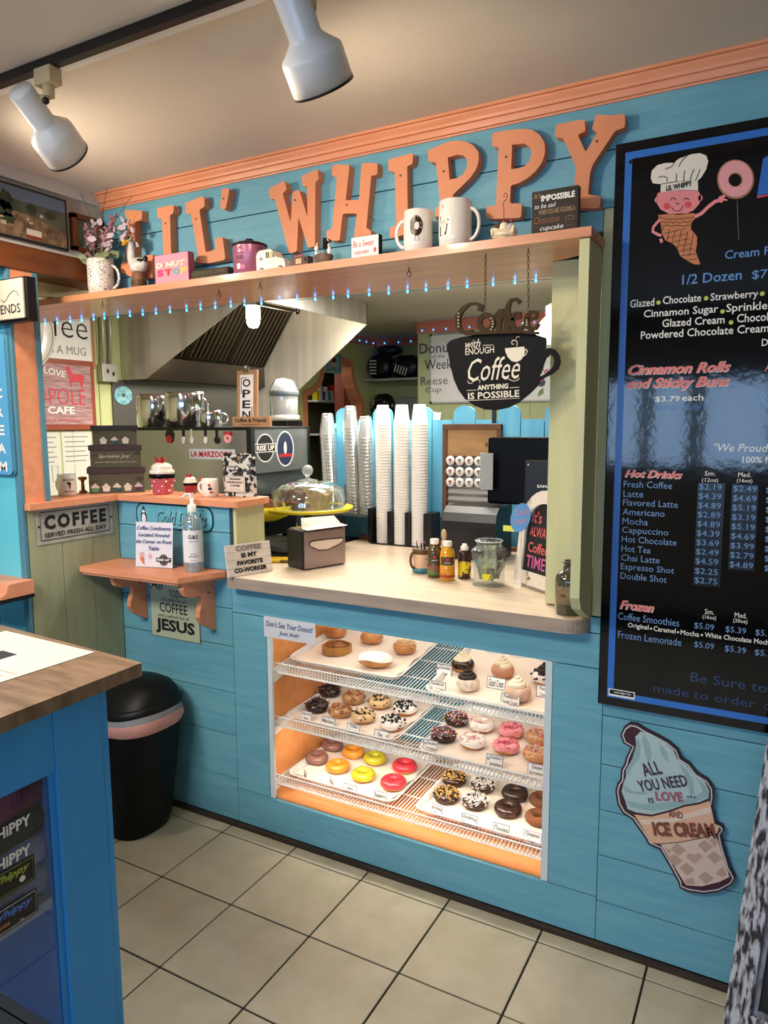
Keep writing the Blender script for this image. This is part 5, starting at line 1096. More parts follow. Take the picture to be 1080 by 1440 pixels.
for i, (w_, tp) in enumerate(((STW, PCR), (TQW, PCR), (PCR, PCR))): cupcake(t, fr, wd*(.24 + .25*i), .006, .013, w_, tp)
# mug on the ledge
x = sx(95, -.15, LZ); t = mug('white mug with a black round print on the ledge beside the blue jamb', x, -.15, LZ, .036, .088, (-.9, -.1), GWHITE); fc = TOC(x, -.15)
wraptext('MISTER WHI', t, x, -.15, .0365, LZ + .066, .042, .008, INK, fc, a_off=.008); wraptext('coffee & donuts', t, x, -.15, .0365, LZ + .020, .042, .006, INK, fc, a_off=.008)
curved_print(t, x, -.15, .0362, LZ + .045, [[(.0, .008), (.018, .008), (.014, .002), (.012, -.014), (.009, -.016), (.008, 0)]], INK, fc); curved_print(t, x, -.15, .0362, LZ + .055, [circ(.007, 14, .006, 0, .003)], INK, fc)
# wooden tamper
x = sx(117, -.03, LZ); t = thing('coffee_tamper', 'small brown wooden tamper between the mug and the box stack', 'tamper', (x, -.03, LZ))
one('tamper_body', mat('amber wood', '#9a6428', .35), lambda b: b.lathe([(.016, 0), (.017, .006), (.008, .010), (.006, .04), (.008, .052), (.018, .056), (.017, .066), (.001, .068)], (x, -.03, LZ), 16), t)
# cupcake jar with bow and spotted wrapper
def jar(px, y, s, label, wrap, dots):
    x = sx(px, y, LZ); t = thing('cupcake_jar', label, 'jar', (x, y, LZ), 'cupcake shaped jars'); b = MB(); n = 40; prof = [(.030, 0), (.032, .003), (.040, .052), (.041, .056)]; vs = []
    for i in range(n):
        a = 2*pi*i/n
        for r, z in prof: q = r*(1 + .035*cos(10*a)); vs.append((x + q*s*cos(a), y + q*s*sin(a), LZ + z*s))
    b.add(vs, [(i*4+k, ((i+1) % n)*4+k, ((i+1) % n)*4+k+1, i*4+k+1) for i in range(n) for k in range(3)], 0, True); b.build('wrapper', wrap, t)
    one('dark_frosting', BLACKG, lambda b: b.lathe([(.036*s, .050*s), (.043*s, .058*s), (.044*s, .066*s), (.040*s, .074*s), (.02*s, .078*s)], (x, y, LZ), 28), t)
    one('white_frosting', mat('cream glaze frosting', '#e6dccb', .25, coat=.5), lambda b: b.lathe([(.038*s, .066*s), (.043*s, .074*s), (.042*s, .082*s), (.034*s, .088*s), (.036*s, .092*s), (.033*s, .100*s), (.018*s, .108*s), (.001*s, .111*s)], (x, y, LZ), 28), t)
    for sg in (-1, 1): one('bow_loop', mat('red glazed bow', '#b8222c', .25, coat=.4), lambda b: b.add([(x + sg*.002*s, y - .01*s, LZ + .112*s), (x + sg*.020*s, y - .016*s, LZ + .132*s), (x + sg*.024*s, y - .006*s, LZ + .118*s), (x + sg*.018*s, y - .014*s, LZ + .102*s), (x + sg*.004*s, y + .004*s, LZ + .110*s), (x + sg*.018*s, y + .004*s, LZ + .120*s)], [(0, 1, 2), (0, 2, 3), (4, 1, 5), (4, 3, 5), (0, 4, 1), (0, 3, 4), (1, 2, 5), (2, 3, 5)], 0, True), t)
    one('bow_knot', MATS['red glazed bow'], lambda b: b.ball((x, y - .008*s, LZ + .112*s), .006*s, 10, 6), t)
    a0 = math.atan2(*TOC(x, y)[::-1])
    if dots:
        for k in range(9):
            a = a0 - 1.3 + .32*k; z = .014 + .016*(k % 3); r = (.0335 + z*.15)*s*1.045
            one('white_dot', GWHITE, lambda b: b.ball((x + r*cos(a), y + r*sin(a), LZ + z*s), .0033*s, 8, 5), t)
        for k in range(12): a = a0 - 1.4 + .25*k; z = .078 + .006*(k % 3); one('sprinkle', BLACK, lambda b: b.ball((x + .0425*s*cos(a), y + .0425*s*sin(a), LZ + z*s), (.0014, .0014, .0009), 6, 4), t)
    return t
jar(229, .07, 1.20, 'large cupcake shaped jar with a red bow and pink spotted wrapper', mat('pink glazed wrapper', '#c05464', .3, coat=.4), True)
jar(268, .12, .66, 'small cupcake shaped jar with a red bow behind the sanitizer bottle', mat('red glazed wrapper', '#8c1c26', .3, coat=.4), False)
x = sx(284, .15, LZ); t = thing('red_utensil', 'small red spoon handle standing behind the ledge mug', 'utensil', (x, .15, LZ)); one('handle', RED, lambda b: (b.cyl((x, .15, LZ), (x, .15, LZ + .05), .004, 8), b.ball((x, .15, LZ + .06), (.008, .004, .012), 10, 6)), t)
x = sx(296, .09, LZ); t = mug('white mug with a red and black print between the small jar and the coffee bag', x, .09, LZ, .034, .070, (-.9, -.2), GWHITE); fc = TOC(x, .09)
curved_print(t, x, .09, .0342, LZ + .046, [circ(.006, 14, -.004, .0)], RED, fc); curved_print(t, x, .09, .0342, LZ + .032, [circ(.008, 12, -.001, 0, .006)], INK, fc); curved_print(t, x, .09, .0342, LZ + .018, [circ(.008, 12, .004, 0, .004)], RED, fc)
# coffee bag
x0, x1 = sx(308, .12, LZ), sx(354, .12, LZ); t = thing('coffee_bag', 'black and white patterned coffee bag with a white label at the end of the ledge', 'bag', ((x0+x1)/2, .14, LZ))
BAGM = mat('black white leaf pattern', '#121212', .45, col2='#c8c4bc', scale=46, lo=.50, hi=.53, detail=2)
b = MB(); nx, nz = 10, 12; W_ = x1 - x0; H_ = .168; vs = []; fs = []
for s_ in (-1, 1):
    for j in range(nz+1):
        for i in range(nx+1):
            u_, v_ = i/nx, j/nz; th = .028*(sin(pi*u_)**.4)*(1 - .75*v_**3) + .002*sin(9*u_ + 5*v_); vs.append((x0 + W_*u_ + .002*sin(7*v_), .15 + s_*th, LZ + H_*v_ + (.003*sin(12*u_) if j == nz else 0)))
m_ = (nx+1)*(nz+1)
for s_ in (0, 1):
    for j in range(nz):
        for i in range(nx):
            q = (j*(nx+1)+i, j*(nx+1)+i+1, (j+1)*(nx+1)+i+1, (j+1)*(nx+1)+i); fs.append(tuple(m_*s_ + k for k in (q if s_ == 0 else q[::-1])))
for i in range(nx): fs.append((i, i+1, m_+i+1, m_+i)); k = nz*(nx+1)+i; fs.append((k, k+1, m_+k+1, m_+k))
for j in range(nz):
    for i in (0, nx): k = j*(nx+1)+i; fs.append((k, k+nx+1, m_+k+nx+1, m_+k))
b.add(vs, fs, 0, True); b.build('bag_body', BAGM, t)
frb = fwd((x0, .1185, LZ)); MB().fbox(frb, W_*.22, W_*.82, .018, .082, 0, .0012).build('paper_label', mat('bag label', '#d8cbbe', .6), t); b = MB(); b.tube([frb.p(a, c, .0016) for a, c in ((W_*.25, .021), (W_*.79, .021), (W_*.79, .079), (W_*.25, .079))], .0006, 4, closed=True); b.build('label_border', INK, t)
frc = Fr(frb.p(0, 0, .0014)); lines(frc, [('ORGANIC', W_*.52, .070, W_*.36, .0075, {'bold': .04}), ('HOUSE ROAST', W_*.52, .057, W_*.48, .0075, {'bold': .04}), ('COFFEE', W_*.52, .044, W_*.3, .0075, {'bold': .04}), ('12 oz bag', W_*.52, .030, W_*.3, .004)], INK, t)
MB().fbox(frb, W_*.34, W_*.66, .104, .120, 0, .0012).build('name_patch', INK, t); text('RISE UP', frc, W_*.50, .112, W_*.28, .010, WINK, t, bold=.03)
one('bag_clip', LWOOD, lambda b: b.box((x0+x1)/2 + .006, (x0+x1)/2 + .014, .135, .15, LZ + .140, LZ + .160), t)

# acrylic sign and sanitizer on the side shelf
SSZ = 1.0405
xa, xb = sx(190, -.115, SSZ), sx(243, -.075, SSZ); t = thing('acrylic_notice', 'clear stand notice reading Coffee Condiments Located Around the Corner on Front Table', 'notice', ((xa+xb)/2, -.09, SSZ))
u = Vector((xb - xa, .04, 0)); W_ = u.length; fr = Fr((xa, -.115, SSZ), u, (0, .10, 1)); fr = Fr((xa, -.115, SSZ), fr.u, Vector((-fr.u.y*.10, fr.u.x*.10, 1))); H_ = .166
MB().fbox(fr, 0, W_, 0, H_, -.001, .001).build('acrylic_front', clear('acrylic sheet', '#ffffff', .02, .0), t); MB().fbox(Fr((xa, -.115, SSZ), fr.u, Fr((0, 0, 0), fr.u, (0, 0, 1)).n * -1), 0, W_, 0, .05, 0, .002).build('acrylic_foot', PLAS, t)
MB().fbox(fr, .002, W_-.002, .003, H_-.003, -.0016, -.0012).build('paper_sheet', mat('notice paper lilac white', '#e0dce4', .7), t)
f2 = Fr(fr.p(0, 0, .0012), fr.u, fr.v)
for s_, c, ww in (('Coffee Condiments', .142, .9), ('Located Around', .118, .84), ('the Corner on Front', .094, .95), ('Table', .070, .28)): text(s_, f2, W_*.5, c, W_*ww, .014, NAVY, t, bold=.015, shear=.3)
MB().prism(Fr(f2.p(W_*.76, .030), fr.u, fr.v), circ(.020, 20), 0, .0003).build('round_emblem', mat('emblem grey', '#4a4a4e', .6), t); MB().fbox(f2, W_*.57, W_*.95, .023, .038, .0003, .0006).build('emblem_band', INK, t); text('RISE UP', Fr(f2.p(0, 0, .0006), fr.u, fr.v), W_*.76, .0305, W_*.32, .008, WINK, t, bold=.03)
for m_, pts in ((mat('emblem pale', '#c8b0a8', .6), [(.10, .045), (.12, .055), (.20, .056), (.22, .046), (.20, .040), (.12, .040)]), (CONE, [(.11, .034), (.23, .034), (.21, .024), (.24, .010), (.18, .016)]), (SKIN, [(.12, .040), (.21, .040), (.20, .033), (.13, .033)])):
    MB().prism(f2, [(W_*a*1.1, c) for a, c in pts], 0, .0003).build('emblem_print', m_, t)
MB().prism(Fr(f2.p(W_*.40, .042), fr.u, fr.v), circ(.008, 16), 0, .0003, holes=[circ(.003, 10)]).build('emblem_print', DON, t)
x = sx(273, -.06, SSZ); t = thing('sanitizer_bottle', 'clear pump bottle of hand sanitizer with a white label', 'bottle', (x, -.06, SSZ))
GL2 = clear('sanitizer plastic', '#dfe9ec', .14, .18, .05)
one('bottle_body', GL2, lambda b: b.lathe([(.034, 0), (.0355, .003), (.0355, .125), (.034, .138), (.028, .150), (.018, .158), (.0135, .162), (.0135, .168)], (x, -.06, SSZ), 28), t)
one('sanitizer_gel', clear('clear gel', '#e4eef0', .08, .12), lambda b: b.lathe([(.033, .002), (.0335, .122), (.0001, .122)], (x, -.06, SSZ), 24), t)
one('pump', GWHITE, lambda b: (b.lathe([(.015, .166), (.0155, .168), (.0155, .186), (.010, .189), (.006, .190), (.006, .212), (.0001, .213)], (x, -.06, SSZ), 20), b.box(x - .006, x + .006, -.068, -.052, SSZ + .208, SSZ + .220), b.tube([(x, -.06, SSZ + .216), (x - .012, -.075, SSZ + .217), (x - .02, -.085, SSZ + .208)], .004, 8)), t)
one('dip_tube', mat('pale tube', '#e8ecec', .3), lambda b: b.cyl((x, -.06, SSZ + .01), (x + .002, -.06, SSZ + .165), .002, 6), t)
a0 = math.atan2(*TOC(x, -.06)[::-1]); b = MB(); n = 14; r = .0362
b.add([(x + r*cos(a0 - 1.25 + 2.5*i/n), -.06 + r*sin(a0 - 1.25 + 2.5*i/n), SSZ + z) for z in (.028, .118) for i in range(n+1)], [(i, i+1, n+2+i, n+1+i) for i in range(n)], 0, True); b.build('label', mat('bottle label', '#e4e2e2', .6), t)
for s_, z, w_, h_ in (('G&S', .100, .034, .011), ('wellness works', .088, .030, .003), ('ADVANCED', .052, .020, .003), ('HAND SANITIZER', .045, .034, .004), ('8.4 fl oz', .034, .018, .003)): wraptext(s_, t, x, -.06, .0364, SSZ + z, w_, h_, INK, TOC(x, -.06))
bpy.data.objects['sanitizer_bottle'].scale = (1.08, 1.08, 1.36); bpy.data.objects['acrylic_notice'].scale = (1, 1, 1.10)
# wall signs around the side shelf
def tinsign(name, label, x0, x1, z0, z1, base, y=-.003, fr=None, th=.0025, edge=None):
    t = thing(name, label, 'sign', ((x0+x1)/2, y, z0)); fr = fwd((0, 0, 0)); MB().fbox(fr, x0, x1, z0, z1, .001, -y).build('plate', edge or base, t)
    MB().fbox(fr, x0+.002, x1-.002, z0+.002, z1-.002, -y, -y + .0004).build('face', base, t); return t, fwd((x0, y - .0006, z0)), x1 - x0, z1 - z0
t = thing('cold_drinks_sign', 'turquoise enamel sign with rounded ends reading Cold Drinks, under the ledge', 'sign', (-2.1, -.003, 1.185)); fr = fwd((0, 0, 0))
def rrect(x0, x1, z0, z1, r, n=6): return [(cx + r*cos(a0 + pi/2*q/n), cz + r*sin(a0 + pi/2*q/n)) for cx, cz, a0 in ((x1-r, z1-r, 0), (x0+r, z1-r, pi/2), (x0+r, z0+r, pi), (x1-r, z0+r, 3*pi/2)) for q in range(n+1)]
MB().prism(fr, rrect(-2.312, -1.895, 1.18, 1.283, .04), .001, .003).build('plate', mat('dark teal enamel', '#183c4c', .35), t); MB().prism(fr, rrect(-2.305, -1.902, 1.187, 1.276, .034), .003, .0034).build('face', mat('turquoise enamel', '#5aa6ba', .35, col2='#72b6c6', scale=12), t)
text('Cold Drinks', fwd((0, -.0036, 0)), -2.06, 1.228, .27, .056, mat('dark teal enamel', '#183c4c'), t, bold=.03, shear=.3); text('Cold Drinks', fwd((0, -.0040, 0)), -2.062, 1.230, .262, .050, mat('turquoise letter', '#8cc4d0', .4), t, bold=-.012, shear=.3)
for c, r, m_ in (((-2.268, 1.222), (.018, .026), MATS['dark teal enamel']), ((-2.268, 1.218), (.012, .020), WHITE), ((-2.268, 1.250), (.011, .010), MATS['dark teal enamel']), ((-2.268, 1.247), (.008, .006), WHITE), ((-2.268, 1.263), (.005, .006), MATS['dark teal enamel'])):
    MB().prism(fwd((0, -.0036 if m_ is not WHITE else -.0040, 0)), circ(r[0], 14, c[0], c[1], r[1]), 0, .0003).build('penguin_print', m_, t)
t, fr, W_, H_ = tinsign('jesus_sign', 'pale green plate sign ending in COFFEE and JESUS, below the side shelf', -2.253, -1.985, .728, .975, mat('pale sage sign', '#b9c0a4', .5, col2='#aab498', scale=5), edge=mat('dark red edge', '#5c2028', .5))
lines(fr, [('All', W_*.16, .222, .075, .045, {'shear': .3}), ('I need', W_*.55, .235, .10, .024, {'shear': .3}), ('TODAY', W_*.58, .190, .098, .030), ('is a little bit of', W_*.50, .163, .13, .016), ('COFFEE', W_*.48, .128, .152, .040, {'bold': .01}), ('and a whole lot of', W_*.48, .094, .175, .014, {'shear': .3}), ('JESUS', W_*.50, .048, .215, .064, {'bold': .04})], INK, t)
# COFFEE served fresh sign on the left half wall
t = thing('coffee_served_sign', 'white weathered plate reading COFFEE served fresh all day on green boards', 'sign', (-2.417, -.21, 1.15)); fr = side((-2.419, 0, 0)); COW = mat('weathered sign white', '#b9b8ac', .6, col2='#a3a398', scale=14)
MB().fbox(fr, -.385, -.034, 1.150, 1.288, 0, .002).build('plate', COW, t); b = MB(); b.tube([fr.p(a, c, .0024) for a, c in ((-.368, 1.166), (-.052, 1.166), (-.052, 1.273), (-.368, 1.273))], .0018, 4, closed=True); b.build('border', INK, t)
f2 = Fr(fr.p(0, 0, .0024), fr.u, fr.v); text('COFFEE', f2, -.21, 1.232, .285, .056, INK, t, bold=.05, sp=1.3); text('SERVED FRESH ALL DAY', f2, -.21, 1.184, .285, .018, INK, t, bold=.02)
for a in (-.376, -.043): one('screw', DSTEEL, lambda b: b.cyl(fr.p(a, 1.22, 0), fr.p(a, 1.22, .005), .004, 8), t)

# ================================================================ on the counter
CZ = 1.0318
xa, xb = -1.780, -1.668; t = thing('coworker_sign', 'white plank sign reading COFFEE is my favorite co-worker at left end of the counter', 'sign', (-1.73, .0, CZ))
pa, pb = onz(322, 813, CZ), onz(384, 803, CZ); u = pb - pa; W_ = u.length; u.normalize(); n = u.cross(Vector((0, 0, 1))); v = (Vector((0, 0, 1)) - n*.18).normalized(); fr = Fr(pa + Vector((0, 0, .001)), u, v)
H_ = .120
for k in range(4): MB().fbox(fr, 0, W_, H_/4*k + .0006, H_/4*(k+1) - .0006, -.012, 0).build('plank', mat('whitewashed plank', '#d9cdc4', .6, col2='#cbbdb2', scale=9, stretch=(1, 1, 8)), t, bev=.0008)
f2 = Fr(fr.p(0, 0, .0006), fr.u, fr.v); lines(f2, [('COFFEE', W_*.5, .103, W_*.58, .020, {'m': mat('grey brown letters', '#7c746a', .6), 'bold': .05}), ('IS MY', W_*.5, .076, W_*.36, .018, {'bold': .06}), ('FAVORITE', W_*.5, .048, W_*.58, .018, {'bold': .06}), ('CO-WORKER', W_*.5, .021, W_*.74, .018, {'bold': .06})], INK, t)
# napkin dispenser
pa, pb, pc = onz(427, 803, CZ), onz(487, 793, CZ), onz(409, 798, CZ); u = (pb - pa); W_ = u.length; u.normalize(); fr = Fr(pa, u, (0, 0, 1)); D_ = .115; H_ = .155
t = thing('napkin_dispenser', 'steel and black napkin dispenser with a napkin pulled up through the top', 'napkin dispenser', tuple((pa+pb)/2)); MAUV = mat('brushed mauve steel', '#9a8a8c', .32, .75)
MB().fbox(fr, .0, W_, 0, H_, -D_, -.004).build('housing', BLACK, t, bev=.008); MB().fbox(fr, .006, W_-.004, .004, H_-.004, -.006, .002).build('front_plate', MAUV, t, bev=.004)
hx_ = [(.028, .108), (.045, .113), (.115, .113), (W_-.020, .110), (W_-.016, .098), (W_-.03, .088), (W_/2 + .01, .070), (.07, .074), (.030, .094)]; hx_ = [(a*W_/.165 if False else a, c) for a, c in hx_]
b = MB(); b.tube([fr.p(a, c, .003) for a, c in hx_], .0022, 6, closed=True); b.build('slot_rim', BLACK, t); MB().prism(fr, hx_, .0022, .0032).build('napkin_in_slot', mat('napkin paper', '#e4d0c0', .8), t)
one('top_bezel', CHROME, lambda b: b.fbox(fr, .010, W_-.008, H_-.002, H_+.004, -D_+.008, -.006), t, bev=.003)
b = MB(); NP = [fr.p(a, c, d) for a, c, d in ((.012, H_+.004, .012), (W_-.002, H_+.006, .014), (W_-.004, H_+.010, -.03), (W_-.018, H_+.040, -.055), (.030, H_+.044, -.055), (.016, H_+.008, -.03), (.055, H_+.012, -.02), (W_*.8, H_+.012, -.02))]
b.add(NP, [(0, 1, 2, 7, 6, 5), (5, 6, 4), (6, 7, 3, 4), (7, 2, 3)]); o = b.build('napkin', MATS['napkin paper'], t); md = o.modifiers.new('s', 'SOLIDIFY'); md.thickness = .0012
text('napkins', Fr(fr.p(0, 0, .0025), fr.u, fr.v), .03, .018, .022, .004, mat('faint steel print', '#cabcb8', .4), t) if False else None
# black wire stand with yellow cake plate and dome
cx_, cy_ = -1.872, .60; t = thing('cake_stand', 'yellow rimmed cake stand on a dark base behind the napkin dispenser', 'cake stand', (cx_, cy_, 1.0318))
one('pedestal', BLACK, lambda b: b.lathe([(.09, 0), (.09, .008), (.02, .02), (.018, .15), (.06, .172), (.0001, .173)], (cx_, cy_, 1.0318), 24), t)
one('plate', YELL, lambda b: b.lathe([(.05, .170), (.195, .176), (.205, .186), (.205, .192), (.19, .186), (.0001, .183)], (cx_, cy_, 1.0318), 48), t)
t = thing('glass_cake_dome', 'clear glass dome with a ball knob covering two muffins', 'cake dome', (cx_, cy_, 1.218))
GDM = clear('dome glass', '#eef2f0', .16, .07, .01); one('dome', GDM, lambda b: b.lathe([(.172, 0), (.172, .045), (.160, .085), (.125, .108), (.07, .120), (.03, .124), (.020, .128)], (cx_, cy_, 1.219), 40), t)
one('rim', mat('glass rim pale', '#c8d0cc', .15), lambda b: b.tube([(cx_ + .172*cos(a), cy_ + .172*sin(a), 1.2205) for a in [2*pi*i/40 for i in range(40)]], .0018, 5, closed=True), t)
one('knob', mat('knob glass', '#c9cfca', .08, trans=.6), lambda b: (b.ball((cx_, cy_, 1.388), .026, 16, 10), b.lathe([(.045, .122), (.046, .126), (.012, .132), (.010, .145)], (cx_, cy_, 1.219), 20)), t)
for dx, dy, c_, c2, lab in ((-.075, 0, '#5c3826', '#7c5038', 'chocolate brown muffin in a paper cup under the dome'), (.07, -.01, '#b89a64', '#8c7040', 'tan muffin in a paper cup under the dome')):
    m_ = thing('muffin', lab, 'muffin', (cx_ + dx, cy_ + dy, 1.2160), 'muffins under the cake dome'); n = 30; vs = []
    for i in range(n):
        a = 2*pi*i/n
        for r, z in ((.038, 0), (.060 + .005*cos(15*a), .075 + .012*sin(4*a))): vs.append((cx_ + dx + r*cos(a), cy_ + dy + r*sin(a), 1.2165 + z))
    MB().add(vs, [(2*i, 2*((i+1) % n), 2*((i+1) % n)+1, 2*i+1) for i in range(n)], 0, False).build('paper_case', mat('muffin case ' + c_, c_, .7), m_)
    one('muffin_top', mat('muffin top ' + c_, c_, .8, col2=c2, scale=50, bump=.4), lambda b: b.ball((cx_ + dx, cy_ + dy, 1.268), (.054, .054, .026), 18, 10, fn=lambda a, q: 1 + .05*sin(5*a)*cos(4*q)), m_)

# juice bottles etc
def bottle(px, y, label, liquid, lab2, cap=GWHITE, s=1.0):
    x = sx(px, y, CZ); t = thing('juice_bottle', label, 'bottle', (x, y, CZ), 'juice bottles on the counter'); 
    one('bottle_body', liquid, lambda b: b.lathe([(.024, 0), (.027, .004), (.0275, .05), (.026, .054), (.0275, .058), (.0275, .092), (.025, .106), (.016, .120), (.0135, .124), (.0135, .130)], (x, y, CZ), 24), t)
    one('cap', cap, lambda b: b.lathe([(.0165, .124), (.017, .126), (.017, .140), (.0155, .143), (.0001, .1435)], (x, y, CZ), 20), t); fc = TOC(x, y); a0 = math.atan2(fc[1], fc[0])
    def band(z0, z1, m_, w_=1.2, lift=.0006, nm='label'):
        b = MB(); n = 12; r = .0275 + lift; b.add([(x + r*cos(a0 - w_ + 2*w_*i/n), y + r*sin(a0 - w_ + 2*w_*i/n), CZ + z) for z in (z0, z1) for i in range(n+1)], [(i, i+1, n+2+i, n+1+i) for i in range(n)], 0, True); b.build(nm, m_, t)
    band(.058, .088, mat('label dark olive', '#3c3a28', .5), 1.0); band(.012, .046, lab2[0], 1.3); band(.012, .022, lab2[1], 1.3, .0010)
    curved_print(t, x, y, .0283, CZ + .078, [circ(.0055, 14)], RED, fc); wraptext('JUICE', t, x, y, .0284, CZ + .066, .022, .005, WINK, fc); return t
bottle(611, .30, 'left juice bottle with dark red brown juice and a white cap', mat('dark apple juice', '#54401e', .12, coat=.5), (mat('cranberry label', '#8c3040', .4, col2='#6a7a3c', scale=60), mat('green label', '#5c7a3c', .4)))
bottle(629, .275, 'right juice bottle full of orange juice with a white cap', mat('orange juice', '#d8981e', .12, coat=.5), (mat('orange fruit label', '#dc9a2a', .4, col2='#c4701e', scale=60), mat('red label foot', '#a84024', .4)))
# face mug with straws
x, y = sx(594, .36, CZ), .36; t = thing('face_mug', 'tan face shaped mug holding stirrers, behind the juice bottles', 'mug', (x, y, CZ))
one('cup', mat('tan face glaze', '#d8b08c', .35, coat=.3), lambda b: b.lathe([(.030, 0), (.036, .01), (.038, .05), (.036, .085), (.034, .088), (.031, .085), (.030, .02), (.0001, .018)], (x, y, CZ), 24), t)
one('collar', mat('teal collar glaze', '#3c7c86', .3), lambda b: b.lathe([(.032, 0), (.040, .004), (.041, .014), (.036, .020)], (x, y, CZ), 24), t)
fc = TOC(x, y); one('handle', BROWN, lambda b: handle(b, (x - .020, y - .034, CZ + .050), (-.4, -.9), .030, .016, .005), t)
one('hair', BROWN, lambda b: b.lathe([(.037, .072), (.0395, .078), (.0385, .090), (.034, .092)], (x, y, CZ), 20), t)
a0 = math.atan2(fc[1], fc[0])
for da in (.35, .8): one('eye', INK, lambda b: b.ball((x + .0375*cos(a0 + da), y + .0375*sin(a0 + da), CZ + .055), .0025, 8, 5), t)
one('nose', MATS['tan face glaze'], lambda b: b.ball((x + .039*cos(a0 + .58), y + .039*sin(a0 + .58), CZ + .046), .005, 8, 6), t)
rn = random.Random(9)
for k in range(9):
    u_ = thing('stirrer', 'dark stirrer standing in the face mug', 'stirrer', (x, y, CZ + .025), 'stirrers in the face mug'); dx, dy = rn.uniform(-.022, .022), rn.uniform(-.02, .02)
    one('stick', BLACK if k % 4 else MATS['sprinkle red'], lambda b: b.cyl((x + dx*.5, y + dy*.5, CZ + .025), (x + dx*1.2, y + dy*1.2, CZ + .11 + rn.uniform(0, .015)), .0022, 6), u_)
x2, y2 = sx(604, .33, CZ), .42; t = thing('wooden_spoon', 'pale wooden spoon end leaning out behind the juice bottles', 'spoon', (x2, y2, CZ)); one('spoon', mat('pale spoon wood', '#c8a684', .6), lambda b: (b.tube([(x2 + .0, y2, CZ + .002), (x2 + .02, y2 - .01, CZ + .12)], .006, 8), b.ball((x2 + .024, y2 - .012, CZ + .142), (.012, .008, .022), 12, 8)), t)
# syrup bottle
x, y = sx(653, .33, CZ), .33; t = thing('syrup_bottle', 'brown chocolate syrup bottle with yellow label and white cap by the tip jar', 'bottle', (x, y, CZ))
one('bottle_body', mat('syrup brown', '#3a1c14', .3), lambda b: b.lathe([(.022, 0), (.024, .004), (.024, .07), (.021, .082), (.024, .094), (.018, .104), (.012, .106)], (x, y, CZ), 20), t)
one('cap', GWHITE, lambda b: b.lathe([(.015, .104), (.015, .118), (.010, .120), (.008, .128), (.0001, .129)], (x, y, CZ), 16), t); a0 = math.atan2(*TOC(x, y)[::-1]); b = MB(); n = 12
b.add([(x + .0248*cos(a0 - 1.3 + 2.6*i/n), y + .0248*sin(a0 - 1.3 + 2.6*i/n), CZ + z) for z in (.008, .066) for i in range(n+1)], [(i, i+1, n+2+i, n+1+i) for i in range(n)], 0, True); b.build('label', mat('yellow brown label', '#e4c820', .4, col2='#4a2018', scale=30, lo=.5, hi=.52), t)
# tip jar
x, y = sx(687, .27, CZ), .27; t = thing('tip_jar', 'clear ribbed plastic jar with a yellow cup print, full of banknotes', 'jar', (x, y, CZ)); JR = clear('jar plastic', '#eef0f0', .05, .04, .03); b = MB(); vs = []; seg = 8; R0 = .066
pr_ = [(.86, 0), (.92, .006), (.86, .05), (.97, .10), (1.0, .118), (.90, .128), (.66, .138), (.66, .152), (.70, .154), (.70, .160), (.62, .162)]
b.lathe([(r*R0, z) for r, z in pr_[:6]], (x, y, CZ), 8, sm=False); b.lathe([(r*R0, z) for r, z in pr_[5:]], (x, y, CZ), 28); b.f = [f_ for f_ in b.f if len(f_) < 5 or len(f_) == 8 and min(f_) < 0] if False else b.f
o = b.build('jar_body', JR, t)
one('neck_ring', mat('clear ring', '#d8dcdc', .15), lambda b: b.tube([(x + .047*cos(a), y + .047*sin(a), CZ + .157) for a in [2*pi*i/30 for i in range(30)]], .002, 6, closed=True), t)
fc = TOC(x, y); a0 = math.atan2(fc[1], fc[0]); d0 = Vector((fc[0], fc[1], 0)).normalized(); rr_ = d0.cross(Vector((0, 0, 1))) * -1
YP = mat('yellow jar print', '#e4d428', .5); fj = Fr(Vector((x, y, CZ)) + d0*.0625, Vector((-d0.y, d0.x, 0)), (0, 0, 1))
if fj.n.dot(d0) < 0: fj = Fr(fj.o, -fj.u, fj.v)
MB().prism(fj, [(-.022, .050), (.004, .050), (.004, .040), (-.002, .028), (-.010, .024), (-.018, .030), (-.022, .040)], 0, .0006).build('cup_print', YP, t); one('cup_print', YP, lambda b: b.tube([fj.p(a, c, .0004) for a, c in ((.004, .046), (.012, .045), (.012, .036), (.002, .034))], .0012, 4), t); one('cup_print', YP, lambda b: b.tube([fj.p(-.012 + .003*sin(q*1.4), .053 + .007*q, .0004) for q in range(5)], .0011, 4), t)
text('Thank', Fr(fj.p(0, 0, .0006), fj.u, fj.v), -.036, .098, .026, .010, mat('teal marker', '#3a9aa8', .5), t, shear=.3); text('You', Fr(fj.p(0, 0, .0006), fj.u, fj.v), -.034, .080, .020, .010, MATS['teal marker'], t, shear=.3)
BILL = mat('banknote green', '#bfc4a6', .7, col2='#8c967a', scale=60); rn = random.Random(12)
